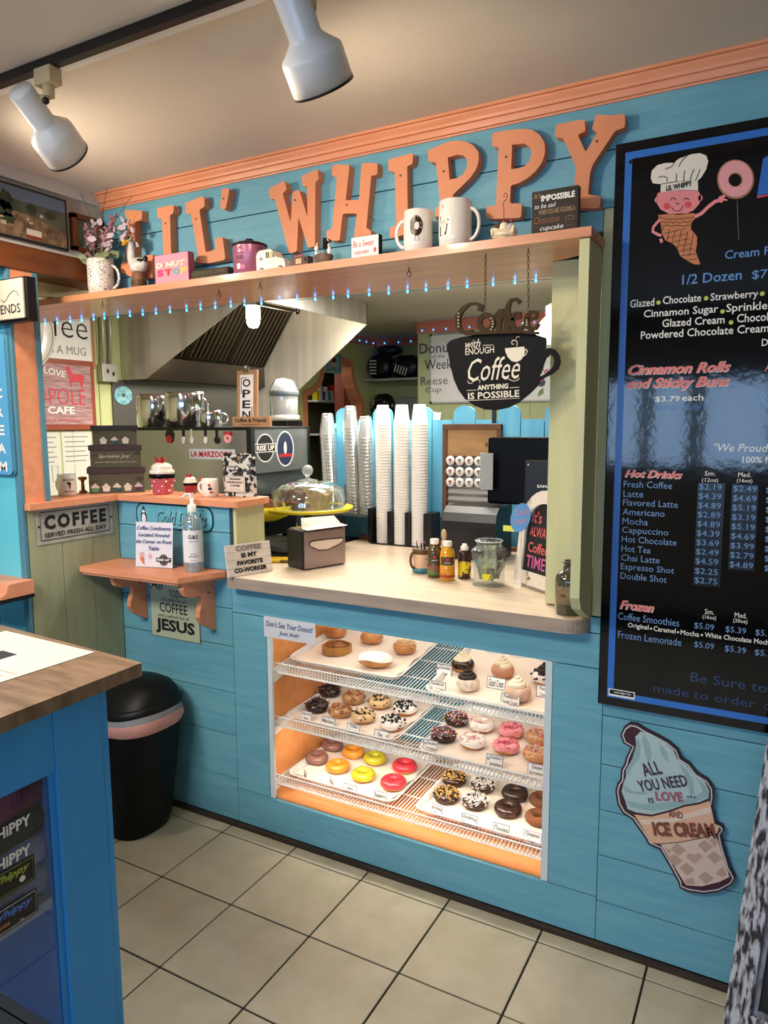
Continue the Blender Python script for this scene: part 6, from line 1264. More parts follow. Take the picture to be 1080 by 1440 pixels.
def bill(c, u_, v_, w_=.030, h_=.072, label='folded green banknote crumpled inside the tip jar', seal=False):
    q = thing('banknote', label, 'banknote', tuple(c), 'banknotes in the tip jar'); fr_ = Fr(c, u_, v_); b = MB(); n = 5
    b.add([fr_.p(w_*(i/n - .5), h_*j, .004*sin(i*1.9 + j*2 + c[0]*90)) for j in (0, .33, .66, 1) for i in range(n+1)], [(r*(n+1)+i, r*(n+1)+i+1, (r+1)*(n+1)+i+1, (r+1)*(n+1)+i) for r in range(3) for i in range(n)], 0, True); b.build('paper', BILL, q)
    if seal:
        f3 = Fr(fr_.p(0, 0, .0058), fr_.u, fr_.v); MB().prism(f3, circ(.0085, 18, 0, h_*.55), 0, .0003, holes=[circ(.007, 18, 0, h_*.55)]).build('seal_print', mat('banknote dark green', '#3c5040', .7), q); text('1', f3, 0, h_*.55, .004, .008, MATS['banknote dark green'], q, bold=.05); b = MB(); b.tube([f3.p(a, c_, 0) for a, c_ in ((-w_*.42, h_*.06), (w_*.42, h_*.06), (w_*.42, h_*.94), (-w_*.42, h_*.94))], .0005, 4, closed=True); b.build('border_print', MATS['banknote dark green'], q)
bill(Vector((x + .004, y, CZ + .066)) + d0*.040, fj.u, (0, 0, 1), .042, .082, 'upright banknote with a round seal at the front of the tip jar', True)
for k in range(16):
    a = rn.uniform(0, 6.28); r = rn.uniform(.0, .032); z = rn.uniform(.008, .050); bill(Vector((x + r*cos(a), y + r*sin(a), CZ + z)), (cos(a + 1.3), sin(a + 1.3), rn.uniform(-.5, .5)), (rn.uniform(-.35, .35), rn.uniform(-.35, .35), 1), .044, .062)
# arch topped chalkboard on the counter
pa, pb = onz(722, 820, CZ), onz(772, 838, CZ); u = (pb - pa).normalized(); n_ = u.cross(Vector((0, 0, 1))); v = (Vector((0, 0, 1)) - n_*.12).normalized(); fr = Fr(pa + Vector((0, 0, .012)), u, v); W_ = .26; H_ = .33
t = thing('arched_chalkboard', "white distressed arched chalkboard reading It's Always Coffee Time", 'chalkboard', tuple(pa)); DIST = mat('distressed white wood', '#ddd2c2', .7, col2='#8a7a66', scale=22, stretch=(1, 1, .4), lo=.62, hi=.72, bump=.2)
def archp(x0, x1, z0, zs, zt, n=14): cx = (x0+x1)/2; return [(x0, z0), (x1, z0), (x1, zs)] + [(cx + (x1-x0)/2*cos(pi*i/n), zs + (zt-zs)*sin(pi*i/n)) for i in range(1, n)] + [(x0, zs)]
MB().prism(fr, archp(0, W_, 0, .20, H_), -.018, 0, holes=[archp(.035, W_-.035, .045, .19, H_-.045)]).build('frame', DIST, t, bev=.002); MB().prism(fr, archp(.03, W_-.03, .04, .20, H_-.04), -.012, -.008).build('slate', mat('chalk slate', '#17161a', .8), t)
for a in (.01, W_-.05): MB().fbox(fr, a, a + .04, -.012, .0, -.018, .004).build('foot', DIST, t)
one('knob', mat('brass knob', '#a08040', .3, .6), lambda b: b.ball(fr.p(W_*.35, .024, .004), (.007, .007, .006), 10, 6), t)
f2 = Fr(fr.p(0, 0, -.0075), fr.u, fr.v); CP1 = mat('coral chalk', '#d8605c', .8); CP2 = mat('pink chalk', '#c85c94', .8)
for s_, a, c, w_, h_, m_ in (("It's", .075, .235, .055, .040, CP1), ('ALWAYS', .105, .185, .125, .034, CP1), ('Coffee', .100, .130, .115, .036, CP1), ('TIME', .095, .080, .11, .042, CP2)): text(s_, f2, a + .012, c, w_, h_, m_, t, bold=.01)
# cash only disc on a stick
y = .31; p = ony(732, 728, .28); t = thing('cash_only_disc', 'blue oval sign with pink script Cash Only in front of the arched chalkboard', 'sign', (p.x, .28, CZ)); dd = (CAM - p); dd.z = 0; dd.normalize(); fd = Fr(p, Vector((-dd.y, dd.x, 0)), (0, 0, 1))
if fd.n.dot(dd) < 0: fd = Fr(p, -fd.u, fd.v)
MB().prism(fd, [(a*cos(-.25) - c*sin(-.25), a*sin(-.25) + c*cos(-.25)) for a, c in circ(.033, 28, 0, 0, .051)], -.0015, .0).build('disc', mat('periwinkle card', '#6aa4e0', .5), t)
text('Cash', Fr(fd.p(0, 0, .0005), fd.u, fd.v), .004, .020, .044, .020, mat('peach script', '#e8a090', .5), t, shear=.3, rot=.15); text('Only!', Fr(fd.p(0, 0, .0005), fd.u, fd.v), .0, -.014, .046, .022, MATS['peach script'], t, shear=.3, rot=.15)
one('stick', WHITE, lambda b: b.cyl((p.x + .004, p.y + .004, CZ), (p.x, p.y + .003, p.z - .03), .0025, 6), t)
p2 = ony(715, 744, .34); t = tag(bx('yellow_note', mat('yellow sticky note', '#e4e45c', .7), None, p2.x - .02, p2.x + .024, .34, .342, p2.z - .008, p2.z + .012), 'small yellow paper note clipped beside the cash only disc', 'note')
t.rotation_euler = (0, 0, 0)
# old brown bottle at right end
x, y = -.527, .018; t = thing('old_bottle', 'dark old glass bottle with a torn label at the right end of the counter', 'bottle', (x, y, CZ)); OB = mat('smoky old glass', '#5c5a48', .12, trans=.35, coat=.5, col2='#3c3a2e', scale=30)
one('bottle_body', OB, lambda b: b.lathe([(.040, 0), (.043, .004), (.043, .10), (.040, .116), (.028, .128), (.020, .133), (.0195, .152), (.024, .155), (.024, .159), (.019, .160), (.016, .158), (.016, .135)], (x, y, CZ), 28), t)
a0 = math.atan2(*TOC(x, y)[::-1]); b = MB(); n = 10; r = .0434; b.add([(x + r*cos(a0 - 1.1 + 1.5*i/n), y + r*sin(a0 - 1.1 + 1.5*i/n), CZ + z + .002*sin(i*2.1)) for z in (.034, .088) for i in range(n+1)], [(i, i+1, n+2+i, n+1+i) for i in range(n)], 0, True); b.build('torn_label', mat('old paper label', '#8a7250', .8, col2='#6c5a40', scale=40), t)
wraptext('cafe', t, x, y, .0436, CZ + .062, .018, .010, INK, TOC(x, y), a_off=-.020)
b = MB(); r = .0436; b.add([(x + r*cos(a0 + .52 + .2*i), y + r*sin(a0 + .52 + .2*i), CZ + z) for z in (.03, .098) for i in range(2)], [(0, 1, 3, 2)]); b.build('dark_strip', BLACK, t)
# bits left of the dispenser
p = onz(400, 790, CZ); t = thing('yellow_packet', 'yellow patterned packet lying beside the napkin dispenser', 'packet', (p.x, p.y, CZ)); fx2 = Fr((p.x, p.y, CZ), (.9, .4, 0), (-.4, .9, 0)); MB().fbox(fx2, -.07, .07, -.03, .05, .0005, .012).build('packet', mat('yellow packet print', '#d0a81c', .5, col2='#5c4a14', scale=22, lo=.56, hi=.6), t, bev=.003)
p = onz(395, 765, CZ + .03); t = thing('plastic_tub', 'clear low plastic tub on the counter behind the coworker sign', 'tub', (p.x, p.y, CZ)); MB().box(p.x - .08, p.x + .08, p.y - .05, p.y + .05, CZ + .0005, CZ + .055).build('tub', PLAS, t, bev=.006); MB().box(p.x - .084, p.x + .084, p.y - .054, p.y + .054, CZ + .053, CZ + .059).build('lid', GREYM, t, bev=.002)
# ================================================================ kitchen behind the opening
sc.cycles.transparent_max_bounces = 32
# back bar and espresso machine
bb = thing('back_bar', 'dark back bar counter carrying the espresso machine', 'counter', (-2.5, .7, 0)); bx('bar_top', mat('dark bar top', '#2a2622', .4), bb, -3.5, -1.83, .20, 1.15, .99, 1.031, bev=.002); bx('bar_body', MATS['sage green panelling'], bb, -3.45, -1.88, .25, 1.10, 0, .99)
ey = onx(433, 604, -2.075).y; MX0, MX1, MZ = -2.79, -2.075, 1.585
em = thing('espresso_machine', 'large espresso machine seen from behind with polished back and grey side panels', 'espresso machine', (-2.43, .7, 1.0315))
bx('base', BLACK, em, MX0 + .03, MX1 - .06, .50, ey - .03, 1.06, 1.30); bx('body', mat('machine grey', '#4e565a', .35, .5), em, MX0, MX1 - .004, .462, ey, 1.275, MZ - .012)
for x_ in (MX0 + .06, MX1 - .10):
    for y_ in (.53, ey - .07): one('foot', BLACK, lambda b: b.cyl((x_, y_, 1.0316), (x_, y_, 1.062), .018, 12), em)
bx('back_panel', PANEL, em, MX0 + .01, MX1 - .018, .450, .462, 1.275, MZ - .014, bev=.001, label='mirror polished back panel')
bx('side_panel', mat('brushed side panel', '#767c7c', .4, .7), em, MX1 - .004, MX1 + .006, .475, ey - .012, 1.375, MZ - .012)
bx('top_tray', BLACK, em, MX0 - .004, MX1 + .008, .446, ey + .005, MZ - .012, MZ); bx('corner_post', BLACK, em, MX1 - .018, MX1 + .008, .446, .474, 1.275, MZ - .012); bx('corner_post', BLACK, em, MX1 - .004, MX1 + .008, ey - .014, ey + .004, 1.375, MZ - .012); bx('lower_rail', BLACK, em, MX1 - .004, MX1 + .0065, .475, ey - .012, 1.366, 1.376)
q0, q1, q2 = ony(267, 645, .45), ony(331, 645, .45), ony(267, 631, .45); MB().fbox(fwd((0, .45, 0)), q0.x, q1.x, q0.z, q2.z, 0, .003).build('name_plate', mat('name plate pale', '#c4d0d8', .4), em); text('LA MARZOCCO', fwd((0, .4465, 0)), (q0.x+q1.x)/2, (q0.z+q2.z)/2, (q1.x-q0.x)*.92, (q2.z-q0.z)*.6, RED, em, bold=.03)
def magnet(px, label, parts):
    p = ony(px, 614, .449); t = thing('magnet', label, 'magnet', (p.x, .449, p.z), 'kitchen shaped magnets on the espresso machine')
    for nm, m_, pl, z0, z1, hs_ in parts: MB().prism(fwd((p.x, .4495, p.z)), pl, z0, z1, holes=hs_).build(nm, m_, t)
magnet(239, 'round red and black magnet at left on the machine back panel', [('disc', BLACK, circ(.026, 18, 0, .008), 0, .005, ()), ('face_plate', RED, circ(.019, 18, 0, -.012), .005, .008, ())])
for px, m_, lab in ((258, BLACK, 'spatula shaped magnet, leftmost utensil'), (270, MATS['pale gold dots'], 'spoon shaped magnet with a pale handle'), (289, BLACK, 'white turner shaped magnet'), (305, BLACK, 'black pan shaped magnet')):
    hd = WHITE if px != 305 else BLACK; magnet(px, lab, [('handle', m_, [(-.004, .0), (.004, .0), (.005, .035), (-.005, .035)], 0, .005, ()), ('head', hd, circ(.011 if px != 305 else .016, 14, .002, -.016, .017), 0, .005, ())])
magnet(321, 'donut shaped magnet with pink icing and red bow', [('donut_ring', DON, circ(.022, 20, 0, -.008), 0, .006, [circ(.007, 12, 0, -.008)]), ('bow', RED, [(-.02, .006), (0, .012), (.02, .006), (.02, .022), (0, .016), (-.02, .022)], .003, .009, ())])
def sidesticker(px, py, label, shapes, txt):
    p = onx(px, py, MX1 + .0062); t = thing('sticker', label, 'sticker', tuple(p)); f_ = side(p)
    for nm, m_, pl, z in shapes: MB().prism(f_, pl, 0, .0004*z).build(nm, m_, t)
    for s_, a, c, w_, h_, m_ in txt: text(s_, Fr(f_.p(0, 0, .0017), f_.u, f_.v), a, c, w_, h_, m_, t, bold=.03)
sidesticker(373, 630, 'round black and white sticker with a name band on the machine side', [('backing', WHITE, circ(.066, 24), 1), ('disc', INK, circ(.060, 24), 2), ('band', WHITE, [(-.078, -.020), (.078, -.020), (.078, .020), (-.078, .020)], 3), ('band_inner', INK, [(-.072, -.016), (.072, -.016), (.072, .016), (-.072, .016)], 3.5)], [('RISE UP', 0, 0, .13, .024, WINK)])
sidesticker(401, 631, 'oval navy and white bird sticker on the machine side', [('backing', WHITE, circ(.070, 24, 0, 0, .085), 1), ('oval', mat('navy sticker', '#1c2c50', .5), circ(.062, 24, 0, 0, .078), 2), ('bird', WINK, circ(.012, 12, 0, .005, .030), 3), ('red_band', RED, [(-.05, -.038), (.05, -.038), (.05, -.024), (-.05, -.024)], 3)], [])
# pitchers
def pitcher(px0, px1, y, h, label, rim=True, hd=True):
    xa, xb = sx(px0, y, MZ), sx(px1, y, MZ); r = (xb - xa)/2*.93; x = (xa+xb)/2; t = thing('steel_pitcher', label, 'pitcher', (x, y, MZ), 'steel pitchers on the espresso machine')
    one('body', CHROME, lambda b: b.lathe([(r*.93, 0), (r, .006), (r, h*.80), (r*.96, h*.93), (r*.93, h), (r*.90, h*.98), (r*.90, .01), (.0001, .008)], (x, y, MZ + .0005), 32), t)
    one('handle', CHROME, lambda b: handle(b, (x + r*.95, y + .02, MZ + h*.5), (.5, .86), h*.32, .03, .004), t)
pitcher(200, 240, .62, .165, 'left one of the two large steel pitchers on the machine'); pitcher(240, 284, .58, .170, 'right one of the two large steel pitchers on the machine'); pitcher(285, 310, .56, .078, 'small steel pitcher beside the two large ones')
# open clipboard and block
t, fr, wd = boxsign('open_sign', 'small wooden clipboard sign reading OPEN vertically', 'sign', 333, 361, .50, .255, .012, LWOOD, LWOOD, z=MZ, tilt=.05); MB().fbox(fr, wd*.17, wd*.83, .008, .235, 0, .0008).build('paper_sheet', PAPER, t); f2 = Fr(fr.p(0, 0, .0012), fr.u, fr.v)
for k, ch in enumerate('OPEN'): text(ch, f2, wd*.5, .198 - .048*k, wd*.40, .036, INK, t, bold=.02)
b = MB(); b.fbox(f2, wd*.22, wd*.25, .15, .222, 0, .0006); b.fbox(f2, wd*.25, wd*.5, .219, .222, 0, .0006); b.fbox(f2, wd*.75, wd*.78, .02, .09, 0, .0006); b.build('corner_line', INK, t)
one('clip', CHROME, lambda b: (b.fbox(fr, wd*.36, wd*.64, .245, .262, 0, .010), b.cyl(fr.p(wd*.5, .262, .004), fr.p(wd*.5, .275, .004), .009, 12)), t)
t, fr, wd = boxsign('coffee_friends_block', 'kraft wooden block with two lines of black print in front of the clipboard', 'sign', 327, 379, .462, .046, .018, LWOOD, LWOOD, z=MZ); text('Coffee & Friends', fr, wd*.5, .030, wd*.86, .017, INK, t, bold=.03); text('the perfect blend', fr, wd*.5, .011, wd*.5, .008, INK, t)
# coffee grinder hopper
gx_, gy = -2.512, 1.30; t = thing('coffee_grinder', 'coffee grinder with a clear domed hopper behind the machine', 'grinder', (gx_, gy, 0)); bx('stand', GREYM, t, gx_ - .12, gx_ + .12, gy - .10, gy + .14, 0, 1.02); bx('grinder_body', BLACK, t, gx_ - .06, gx_ + .06, gy - .05, gy + .10, 1.02, 1.62, bev=.01)
one('hopper', clear('hopper plastic', '#e6e8ea', .14, .35, .05), lambda b: b.lathe([(.075, 1.640), (.082, 1.65), (.082, 1.76), (.080, 1.80), (.055, 1.845), (.001, 1.86)], (gx_, gy, 0), 28), t); one('hopper_base', GWHITE, lambda b: b.lathe([(.07, 1.615), (.086, 1.620), (.086, 1.645), (.078, 1.65), (.0001, 1.651)], (gx_, gy, 0), 28), t); one('white_powder', PAPER, lambda b: b.lathe([(.074, 1.652), (.078, 1.735), (.001, 1.745)], (gx_, gy, 0), 24), t); one('ring', GREYM, lambda b: b.lathe([(.083, 1.755), (.085, 1.757), (.085, 1.785), (.083, 1.787)], (gx_, gy, 0), 28), t)
# hood
hd = thing('extractor_hood', 'brushed stainless extractor hood with slanted baffle filters', 'extractor hood', (-3.4, 2.0, 1.9)); HX, HZ, HN, HF = -2.80, 2.342, 1.36, 2.75; BRS = mat('hood brushed steel', '#dad8d0', .32, .55, col2='#c2c0b8', scale=2.4, stretch=(5, 5, .25), bump=.03)
prf = [(KX + .004, 1.895), (-3.68, 1.895), (HX, HZ), (HX, 2.498), (KX + .004, 2.498)]; fy = Fr((0, HN, 0), (1, 0, 0), (0, 0, 1)); MB().prism(fy, prf, -.010, 0).build('near_end_panel', BRS, hd)
fy2 = Fr((0, HF, 0), (1, 0, 0), (0, 0, 1)); MB().prism(fy2, [(KX + .004, 1.63), (-3.76, 1.63), (HX, HZ), (HX, 2.498), (KX + .004, 2.498)], -.012, 0).build('far_end_panel', BRS, hd)
bx('front_fascia', BRS, hd, HX - .012, HX, HN + .0, HF + .01, HZ, 2.498); bx('back_plate', mat('dark grey steel plate', '#6a6a68', .4, .6), hd, KX + .002, KX + .012, HN - .09, HF, 1.20, 1.893); bx('rear_gutter', DSTEEL, hd, KX + .013, KX + .12, HN + .012, HF - .002, 1.90, 2.055)
for k in range(3):
    f0 = HN + .02 + .455*k; fo = Vector((KX + .12, f0, 2.06)); ft = Fr(fo, (0, 1, 0), Vector((.30, 0, .42)));
    MB().fbox(ft, 0, .45, 0, .52, -.025, -.020).build('filter_backing', BLACK, hd)
    b = MB(); b.fbox(ft, 0, .02, 0, .52, -.02, .0); b.fbox(ft, .43, .45, 0, .52, -.02, 0); b.fbox(ft, 0, .45, 0, .02, -.02, 0); b.fbox(ft, 0, .45, .50, .52, -.02, 0); b.build('filter_frame', DSTEEL, hd)
    for i in range(9): MB().fbox(ft, .028 + .0455*i, .050 + .0455*i, .02, .50, -.018, .002).build('baffle', mat('baffle steel', '#5e564a', .3, .9), hd)
p = Vector((-3.05, 1.95, 2.26)); t = thing('hood_lamp', 'bright glass jar lamp hanging under the extractor hood', 'lamp', tuple(p)); p = ony(356, 446, 1.95)
one('globe', mat('hot lamp globe', '#fff3d8', .5, emit=22), lambda b: b.lathe([(.002, -.075), (.03, -.068), (.045, -.04), (.048, 0), (.048, .07), (.03, .08)], p, 20), t); one('socket', GREYM, lambda b: b.lathe([(.05, .075), (.052, .085), (.03, .10), (.03, .12)], p, 16), t); one('stem', GREYM, lambda b: b.cyl((p.x, p.y, p.z + .12), (p.x, p.y, 2.497), .012, 8), t)
l = bpy.data.lights.new('hood_lamp_light', 'POINT'); l.energy = 16; l.color = WARM; l.shadow_soft_size = .06; lo = bpy.data.objects.new('hood_lamp_light', l); lo.location = (p.x, p.y, p.z - .12); COL.objects.link(lo)
a, c = ony(404, 433, 1.9), ony(418, 438, 1.9); t = tag(one('sprinkler_pipe', DSTEEL, lambda b: (b.cyl(a + Vector((-.25, 0, .05)), c, .014, 10), b.cyl(a + Vector((-.20, 0, .04)), (a.x - .2, a.y, 2.497), .010, 8), b.ball(c, .020, 10, 7))), 'dark pipe end poking out under the hood', 'pipe')
# left kitchen wall objects
def lw(py0, py1): return 0
t = thing('coffee_wall_sign', 'white framed wall sign with outlined letters ending in ee', 'sign', (KX + .01, .95, 1.97)); fr = side((KX + .001, 0, 0)); MB().fbox(fr, .30, 1.145, 1.955, 2.42, 0, .015).build('frame', LWOOD, t); MB().fbox(fr, .32, 1.115, 1.985, 2.39, .015, .018).build('panel', mat('white sign board', '#f4f2ee', .6), t); f2 = Fr(fr.p(0, 0, .0185), fr.u, fr.v)
text('Coffee', f2, .80, 2.205, .58, .15, INK, t, bold=-.012); text('HUG IN A MUG', f2, .84, 2.055, .46, .05, mat('grey print', '#8a8a88', .6), t)
t = thing('scalloped_plate', 'round white lace edged wall plate overlapping the framed coffee sign', 'plate', (KX + .03, .66, 2.12)); one('plate', GWHITE, lambda b: b.lathe([(.0001, .002), (.18, .003), (.235, .012), (.24, .016), (.232, .017), (.17, .008)], (KX + .021, .60, 2.14), 40, ax=(1, 0, 0)), t); one('rim_pattern', mat('grey lace', '#9a9a96', .6), lambda b: b.tube([(KX + .036, .60 + .225*cos(a), 2.14 + .225*sin(a)) for a in [2*pi*i/48 for i in range(48)]], .003, 4, closed=True), t)
t = thing('cafe_picture', 'red brown framed whitewashed board picture reading CAFE with a red deer', 'picture', (KX + .01, .8, 1.56)); MB().fbox(fr, .38, 1.118, 1.568, 1.998, 0, .025).build('frame', mat('red brown frame', '#9a4a30', .4), t); 
for k in range(7): MB().fbox(fr, .405, 1.088, 1.60 + .0525*k, 1.6505 + .0525*k, .0255, .028).build('plank', mat('pink grey board', '#c8a0a0', .7, col2='#9a7478', scale=6, stretch=(1, 1.5, 14)), t)
f2 = Fr(fr.p(0, 0, .0285), fr.u, fr.v); text('LOVE', f2, .83, 1.915, .15, .04, WINK, t, bold=.02, rot=-.15); text('TADPOLE', f2, .79, 1.77, .50, .10, PINKR, t, bold=-.01); text('CAFE', f2, .86, 1.688, .19, .045, WINK, t, bold=.03); text('bakery & sandwiches', f2, .84, 1.625, .32, .022, PINKR, t, shear=.3)
b = MB(); f3 = Fr(f2.p(.985, 1.885), f2.u, f2.v); b.prism(f3, [(-.055, -.02), (-.045, -.06), (-.035, -.02), (.02, -.02), (.035, -.065), (.045, -.02), (.055, .01), (.045, .025), (-.03, .025), (-.045, .05), (-.055, .075), (-.08, .065), (-.075, .05), (-.06, .02)], 0, .001); b.build('deer_print', PINKR, t)
for i, (a, c) in enumerate(((.62, .86), (.87, 1.09))):
    t = thing('wall_chart', ('left' if i == 0 else 'right') + ' sheet of the pair of printed charts under the cafe picture', 'paper', (KX + .004, a, 1.18)); MB().fbox(fr, a, c - .005, 1.16, 1.558, 0, .002).build('sheet', mat('laminated paper', '#e0e0d4', .4), t); f2 = Fr(fr.p(0, 0, .0022), fr.u, fr.v); b = MB()
    for k in range(6): b.fbox(f2, a + .02, c - .03 - .02*(k % 2), 1.52 - .03*k, 1.526 - .03*k, 0, .0004)
    b.build('text_rows', mat('grey print', '#8a8a88'), t, kind='stuff')
    if i == 0:
        for k in range(3): one('cup_diagram', mat('grey print', '#8a8a88'), lambda b: b.tube([f2.p(a + .05 + .07*k + x_, 1.30 + z_) for x_, z_ in ((-.022, .05), (.022, .05), (.016, -.05), (-.016, -.05))], .002, 4, closed=True), t)
pw = thing('power_outlet', 'grey double outlet box with conduits running up the kitchen wall', 'outlet', (KX + .02, 1.2, 1.87)); ff = side((KX, 0, 0)); OUTG = mat('galvanised box', '#c8c8c0', .4, .4)
MB().fbox(ff, 1.165, 1.285, 1.875, 1.99, 0, .05).build('box', OUTG, pw, bev=.004); MB().fbox(ff, 1.20, 1.215, 1.93, 1.955, .05, .052).build('socket', BLACK, pw); MB().fbox(ff, 1.245, 1.26, 1.915, 1.94, .05, .052).build('socket', BLACK, pw); MB().fbox(ff, 1.30, 1.348, 1.875, 1.97, .35, .40).build('box', OUTG, pw, bev=.004) if False else None
for y_ in (1.19, 1.25): one('conduit', OUTG, lambda b: b.tube([(KX + .03, y_, 1.985), (KX + .03, y_ + .01, 2.2), (KX + .03, y_, 2.497)], .011, 8), pw)
t = thing('donut_sticker', 'round pale blue donut magnet on the dark steel plate', 'magnet', (KX + .014, 1.40, 1.78)); p = onx(173, 556, KX + .013); MB().prism(side(p), circ(.075, 28, 0, 0, .062), 0, .004, holes=[circ(.014, 12)]).build('ring', mat('pale blue donut print', '#9cccd6', .4, col2='#5c9cb0', scale=40), t)
# arch wall plaque, recess shelf and packs
p0_, p1_ = onx(455, 522, KX + .03), onx(482, 524, KX + .03); t = thing('cupcake_plaque', 'pale blue hanging plaque with a cupcake picture above the arch', 'plaque', (KX + .01, 3.95, 2.09)); MB().box(KX + .001, KX + .03, 3.80, 4.10, 2.085, 2.275).build('board', mat('pale blue plaque', '#8cc0d0', .5), t, bev=.002); f2 = side((KX + .0305, 0, 0)); b = MB(); b.tube([f2.p(a, c, .001) for a, c in ((3.83, 2.115), (4.07, 2.115), (4.07, 2.26), (3.83, 2.26))], .004, 4, closed=True); b.build('border', BROWN, t); MB().prism(f2, [(3.92, 2.155), (3.98, 2.155), (3.99, 2.195), (3.91, 2.195)], 0, .002).build('cupcake_case', mat('peach case', '#e0b090'), t); MB().prism(f2, circ(.045, 14, 3.95, 2.215, .028), .002, .003).build('cupcake_top', BROWN, t); text('cafe', Fr(f2.p(0, 0, .001), f2.u, f2.v), 3.95, 2.135, .10, .025, NAVY, t)
rs = thing('recess_shelf', 'grey shelf in the kitchen corner recess holding dark coffee packs', 'shelf', (-3.4, 4.7, 2.04)); bx('upper_board', mat('pale grey shelf', '#a8b0a4', .5), rs, KX + .002, -2.935, 4.52, 4.838, 2.035, 2.055); bx('lower_board', mat('pale grey shelf', '#a8b0a4'), rs, KX + .002, -2.935, 4.50, 4.838, 1.60, 1.62)
PK = mat('dark pack pattern', '#0e0e14', .4, col2='#3c4c8c', scale=9, lo=.55, hi=.7); PK2 = mat('black white pack', '#0e0e10', .4, col2='#b8b8b0', scale=16, lo=.58, hi=.62)
for i, (x_, z_, w_, h_, m_, lab, r_) in enumerate(((-3.72, 2.057, .26, .26, PK, 'dark pack with five pale lines at left on the recess shelf', .05), (-3.42, 2.057, .34, .23, PK, 'dark pack lying tilted with pale lines on the recess shelf', .35), (-3.62, 2.30, .24, .10, PK, 'blue tinted pack on top of the dark packs', .15), (-3.10, 2.057, .28, .22, PK2, 'black and white pack at right on the recess shelf', -.1), (-3.70, 1.622, .24, .28, PK2, 'black and white pack on the lower recess shelf', .05), (-3.12, 1.622, .20, .24, BLACK, 'plain black pack at right on the lower recess shelf', 0))):
    t = thing('coffee_pack', lab, 'pack', (x_, 4.60, z_), 'coffee packs in the kitchen recess'); b = MB(); b.ball((x_, 4.64, z_ + h_/2), (w_/2*1.12, .09, h_/2*1.0), 12, 8, fn=lambda a, q: (1/max(abs(cos(a)), abs(sin(a))))**.7 * (1 + .03*sin(7*a + q*5))); b.build('pack_body', m_, t)
    if 'lines' in lab:
        for k in range(5): o = MB().fbox(Fr((x_ - .05, 4.535, z_ + .05 + (0 if r_ < .1 else .03)), (1, 0, 0) if r_ < .1 else (.35, 0, 1), (0, 0, 1) if r_ < .1 else (-1, 0, .35)), -.03 if r_ < .1 else -.03, .05, .0 + .032*k - (0 if r_ < .1 else .1), .010 + .032*k - (0 if r_ < .1 else .1), 0, .002).build('pale_line', WINK, t)
t = tag(bx('storage_bin', mat('grey green bin', '#6c7c78', .3), None, -3.52, -3.26, 4.56, 4.76, 1.622, 1.86, bev=.01), 'grey green plastic bin on the lower recess shelf', 'bin')
# back room shelf seen through the arch
bs_ = thing('back_room_shelf', 'white shelf with small packets seen through the arch', 'shelf', (-4.9, 4.4, 1.7)); q0, q1 = onx(444, 563, -4.95), onx(474, 565, -4.95); bx('board', WHITE, bs_, -5.09, -4.85, q0.y - .1, q1.y + .1, q0.z - .02, q0.z); bx('board', WHITE, bs_, -5.09, -4.85, q0.y - .1, q1.y + .1, q0.z - .42, q0.z - .40); bx('painted_light_panel', mat('back room painted light', '#c8d0a0', .8), bs_, -5.099, -5.09, q0.y - .1, 5.0, 1.0, q0.z + .25)  # pale panel on the dark wall, its colour stands for light
rn = random.Random(8)
for k in range(9):
    y_ = q0.y + (q1.y - q0.y + .1)*k/9; t = tag(bx('packet', [YELL, WHITE, NAVY, WHITE, MATS['teal marker'], PAPER, RED, WHITE, WHITE][k], None, -5.0, -4.93, y_, y_ + .05, q0.z + .001, q0.z + rn.uniform(.10, .20)), ['yellow', 'white', 'navy', 'tall white', 'teal', 'paper', 'red', 'second white', 'end white'][k] + ' packet on the back room shelf', 'packet')
    t['group'] = 'packets on the back room shelf'
# whiteboard
wb = thing('whiteboard', 'whiteboard with handwritten Donut of the Week on the kitchen wall', 'whiteboard', (-2.3, 3.89, 1.75)); fr = fwd((0, 3.888, 0)); MB().fbox(fr, -2.80, -1.66, 1.77, 2.385, 0, .012).build('frame', mat('whiteboard frame grey', '#9ca0a0', .4), wb); MB().fbox(fr, -2.785, -1.675, 1.785, 2.37, .012, .014).build('panel', mat('whiteboard panel', '#d4d4d8', .3), wb); f2 = Fr(fr.p(0, 0, .0145), fr.u, fr.v); MK = mat('dark marker', '#2c2434', .6)
def wbt(s_, px, py, w_, h_, m_=MK, sh_=0): p = ony(px, py, 3.87); text(s_, f2, p.x, p.z, w_, h_, m_, wb, shear=sh_)
wbt('Donut', 613, 489, .33, .09, mat('purple marker', '#3c2850', .6)); wbt('of the', 616, 501, .13, .03); wbt('Week', 616, 512, .27, .09); wbt('Reese', 610, 535, .27, .075, mat('grey marker', '#64646a', .6)); wbt('Cup', 609, 549, .16, .06, mat('grey marker', '#64646a')); wbt('ew', 765, 522, .09, .04, mat('red marker', '#b04848', .6))
p = ony(756, 545, 3.87); MB().prism(f2, circ(.035, 10, p.x + .03, p.z + .04), 0, .001).build('flower_print', mat('navy sticker', '#1c2c50'), wb); MB().prism(f2, circ(.014, 10, p.x + .03, p.z + .06), .001, .002).build('flower_centre', RED, wb); MB().prism(f2, [(p.x, p.z - .08), (p.x + .05, p.z - .05), (p.x + .05, p.z), (p.x + .01, p.z - .03)], 0, .001).build('leaf_print', MATS['green label'], wb)
for a, c in ((-2.80, 2.365), (-1.68, 2.365), (-2.80, 1.77), (-1.68, 1.77)): MB().fbox(fr, a, a + .02, c, c + .02, .012, .018).build('corner_cap', BLACK, wb)
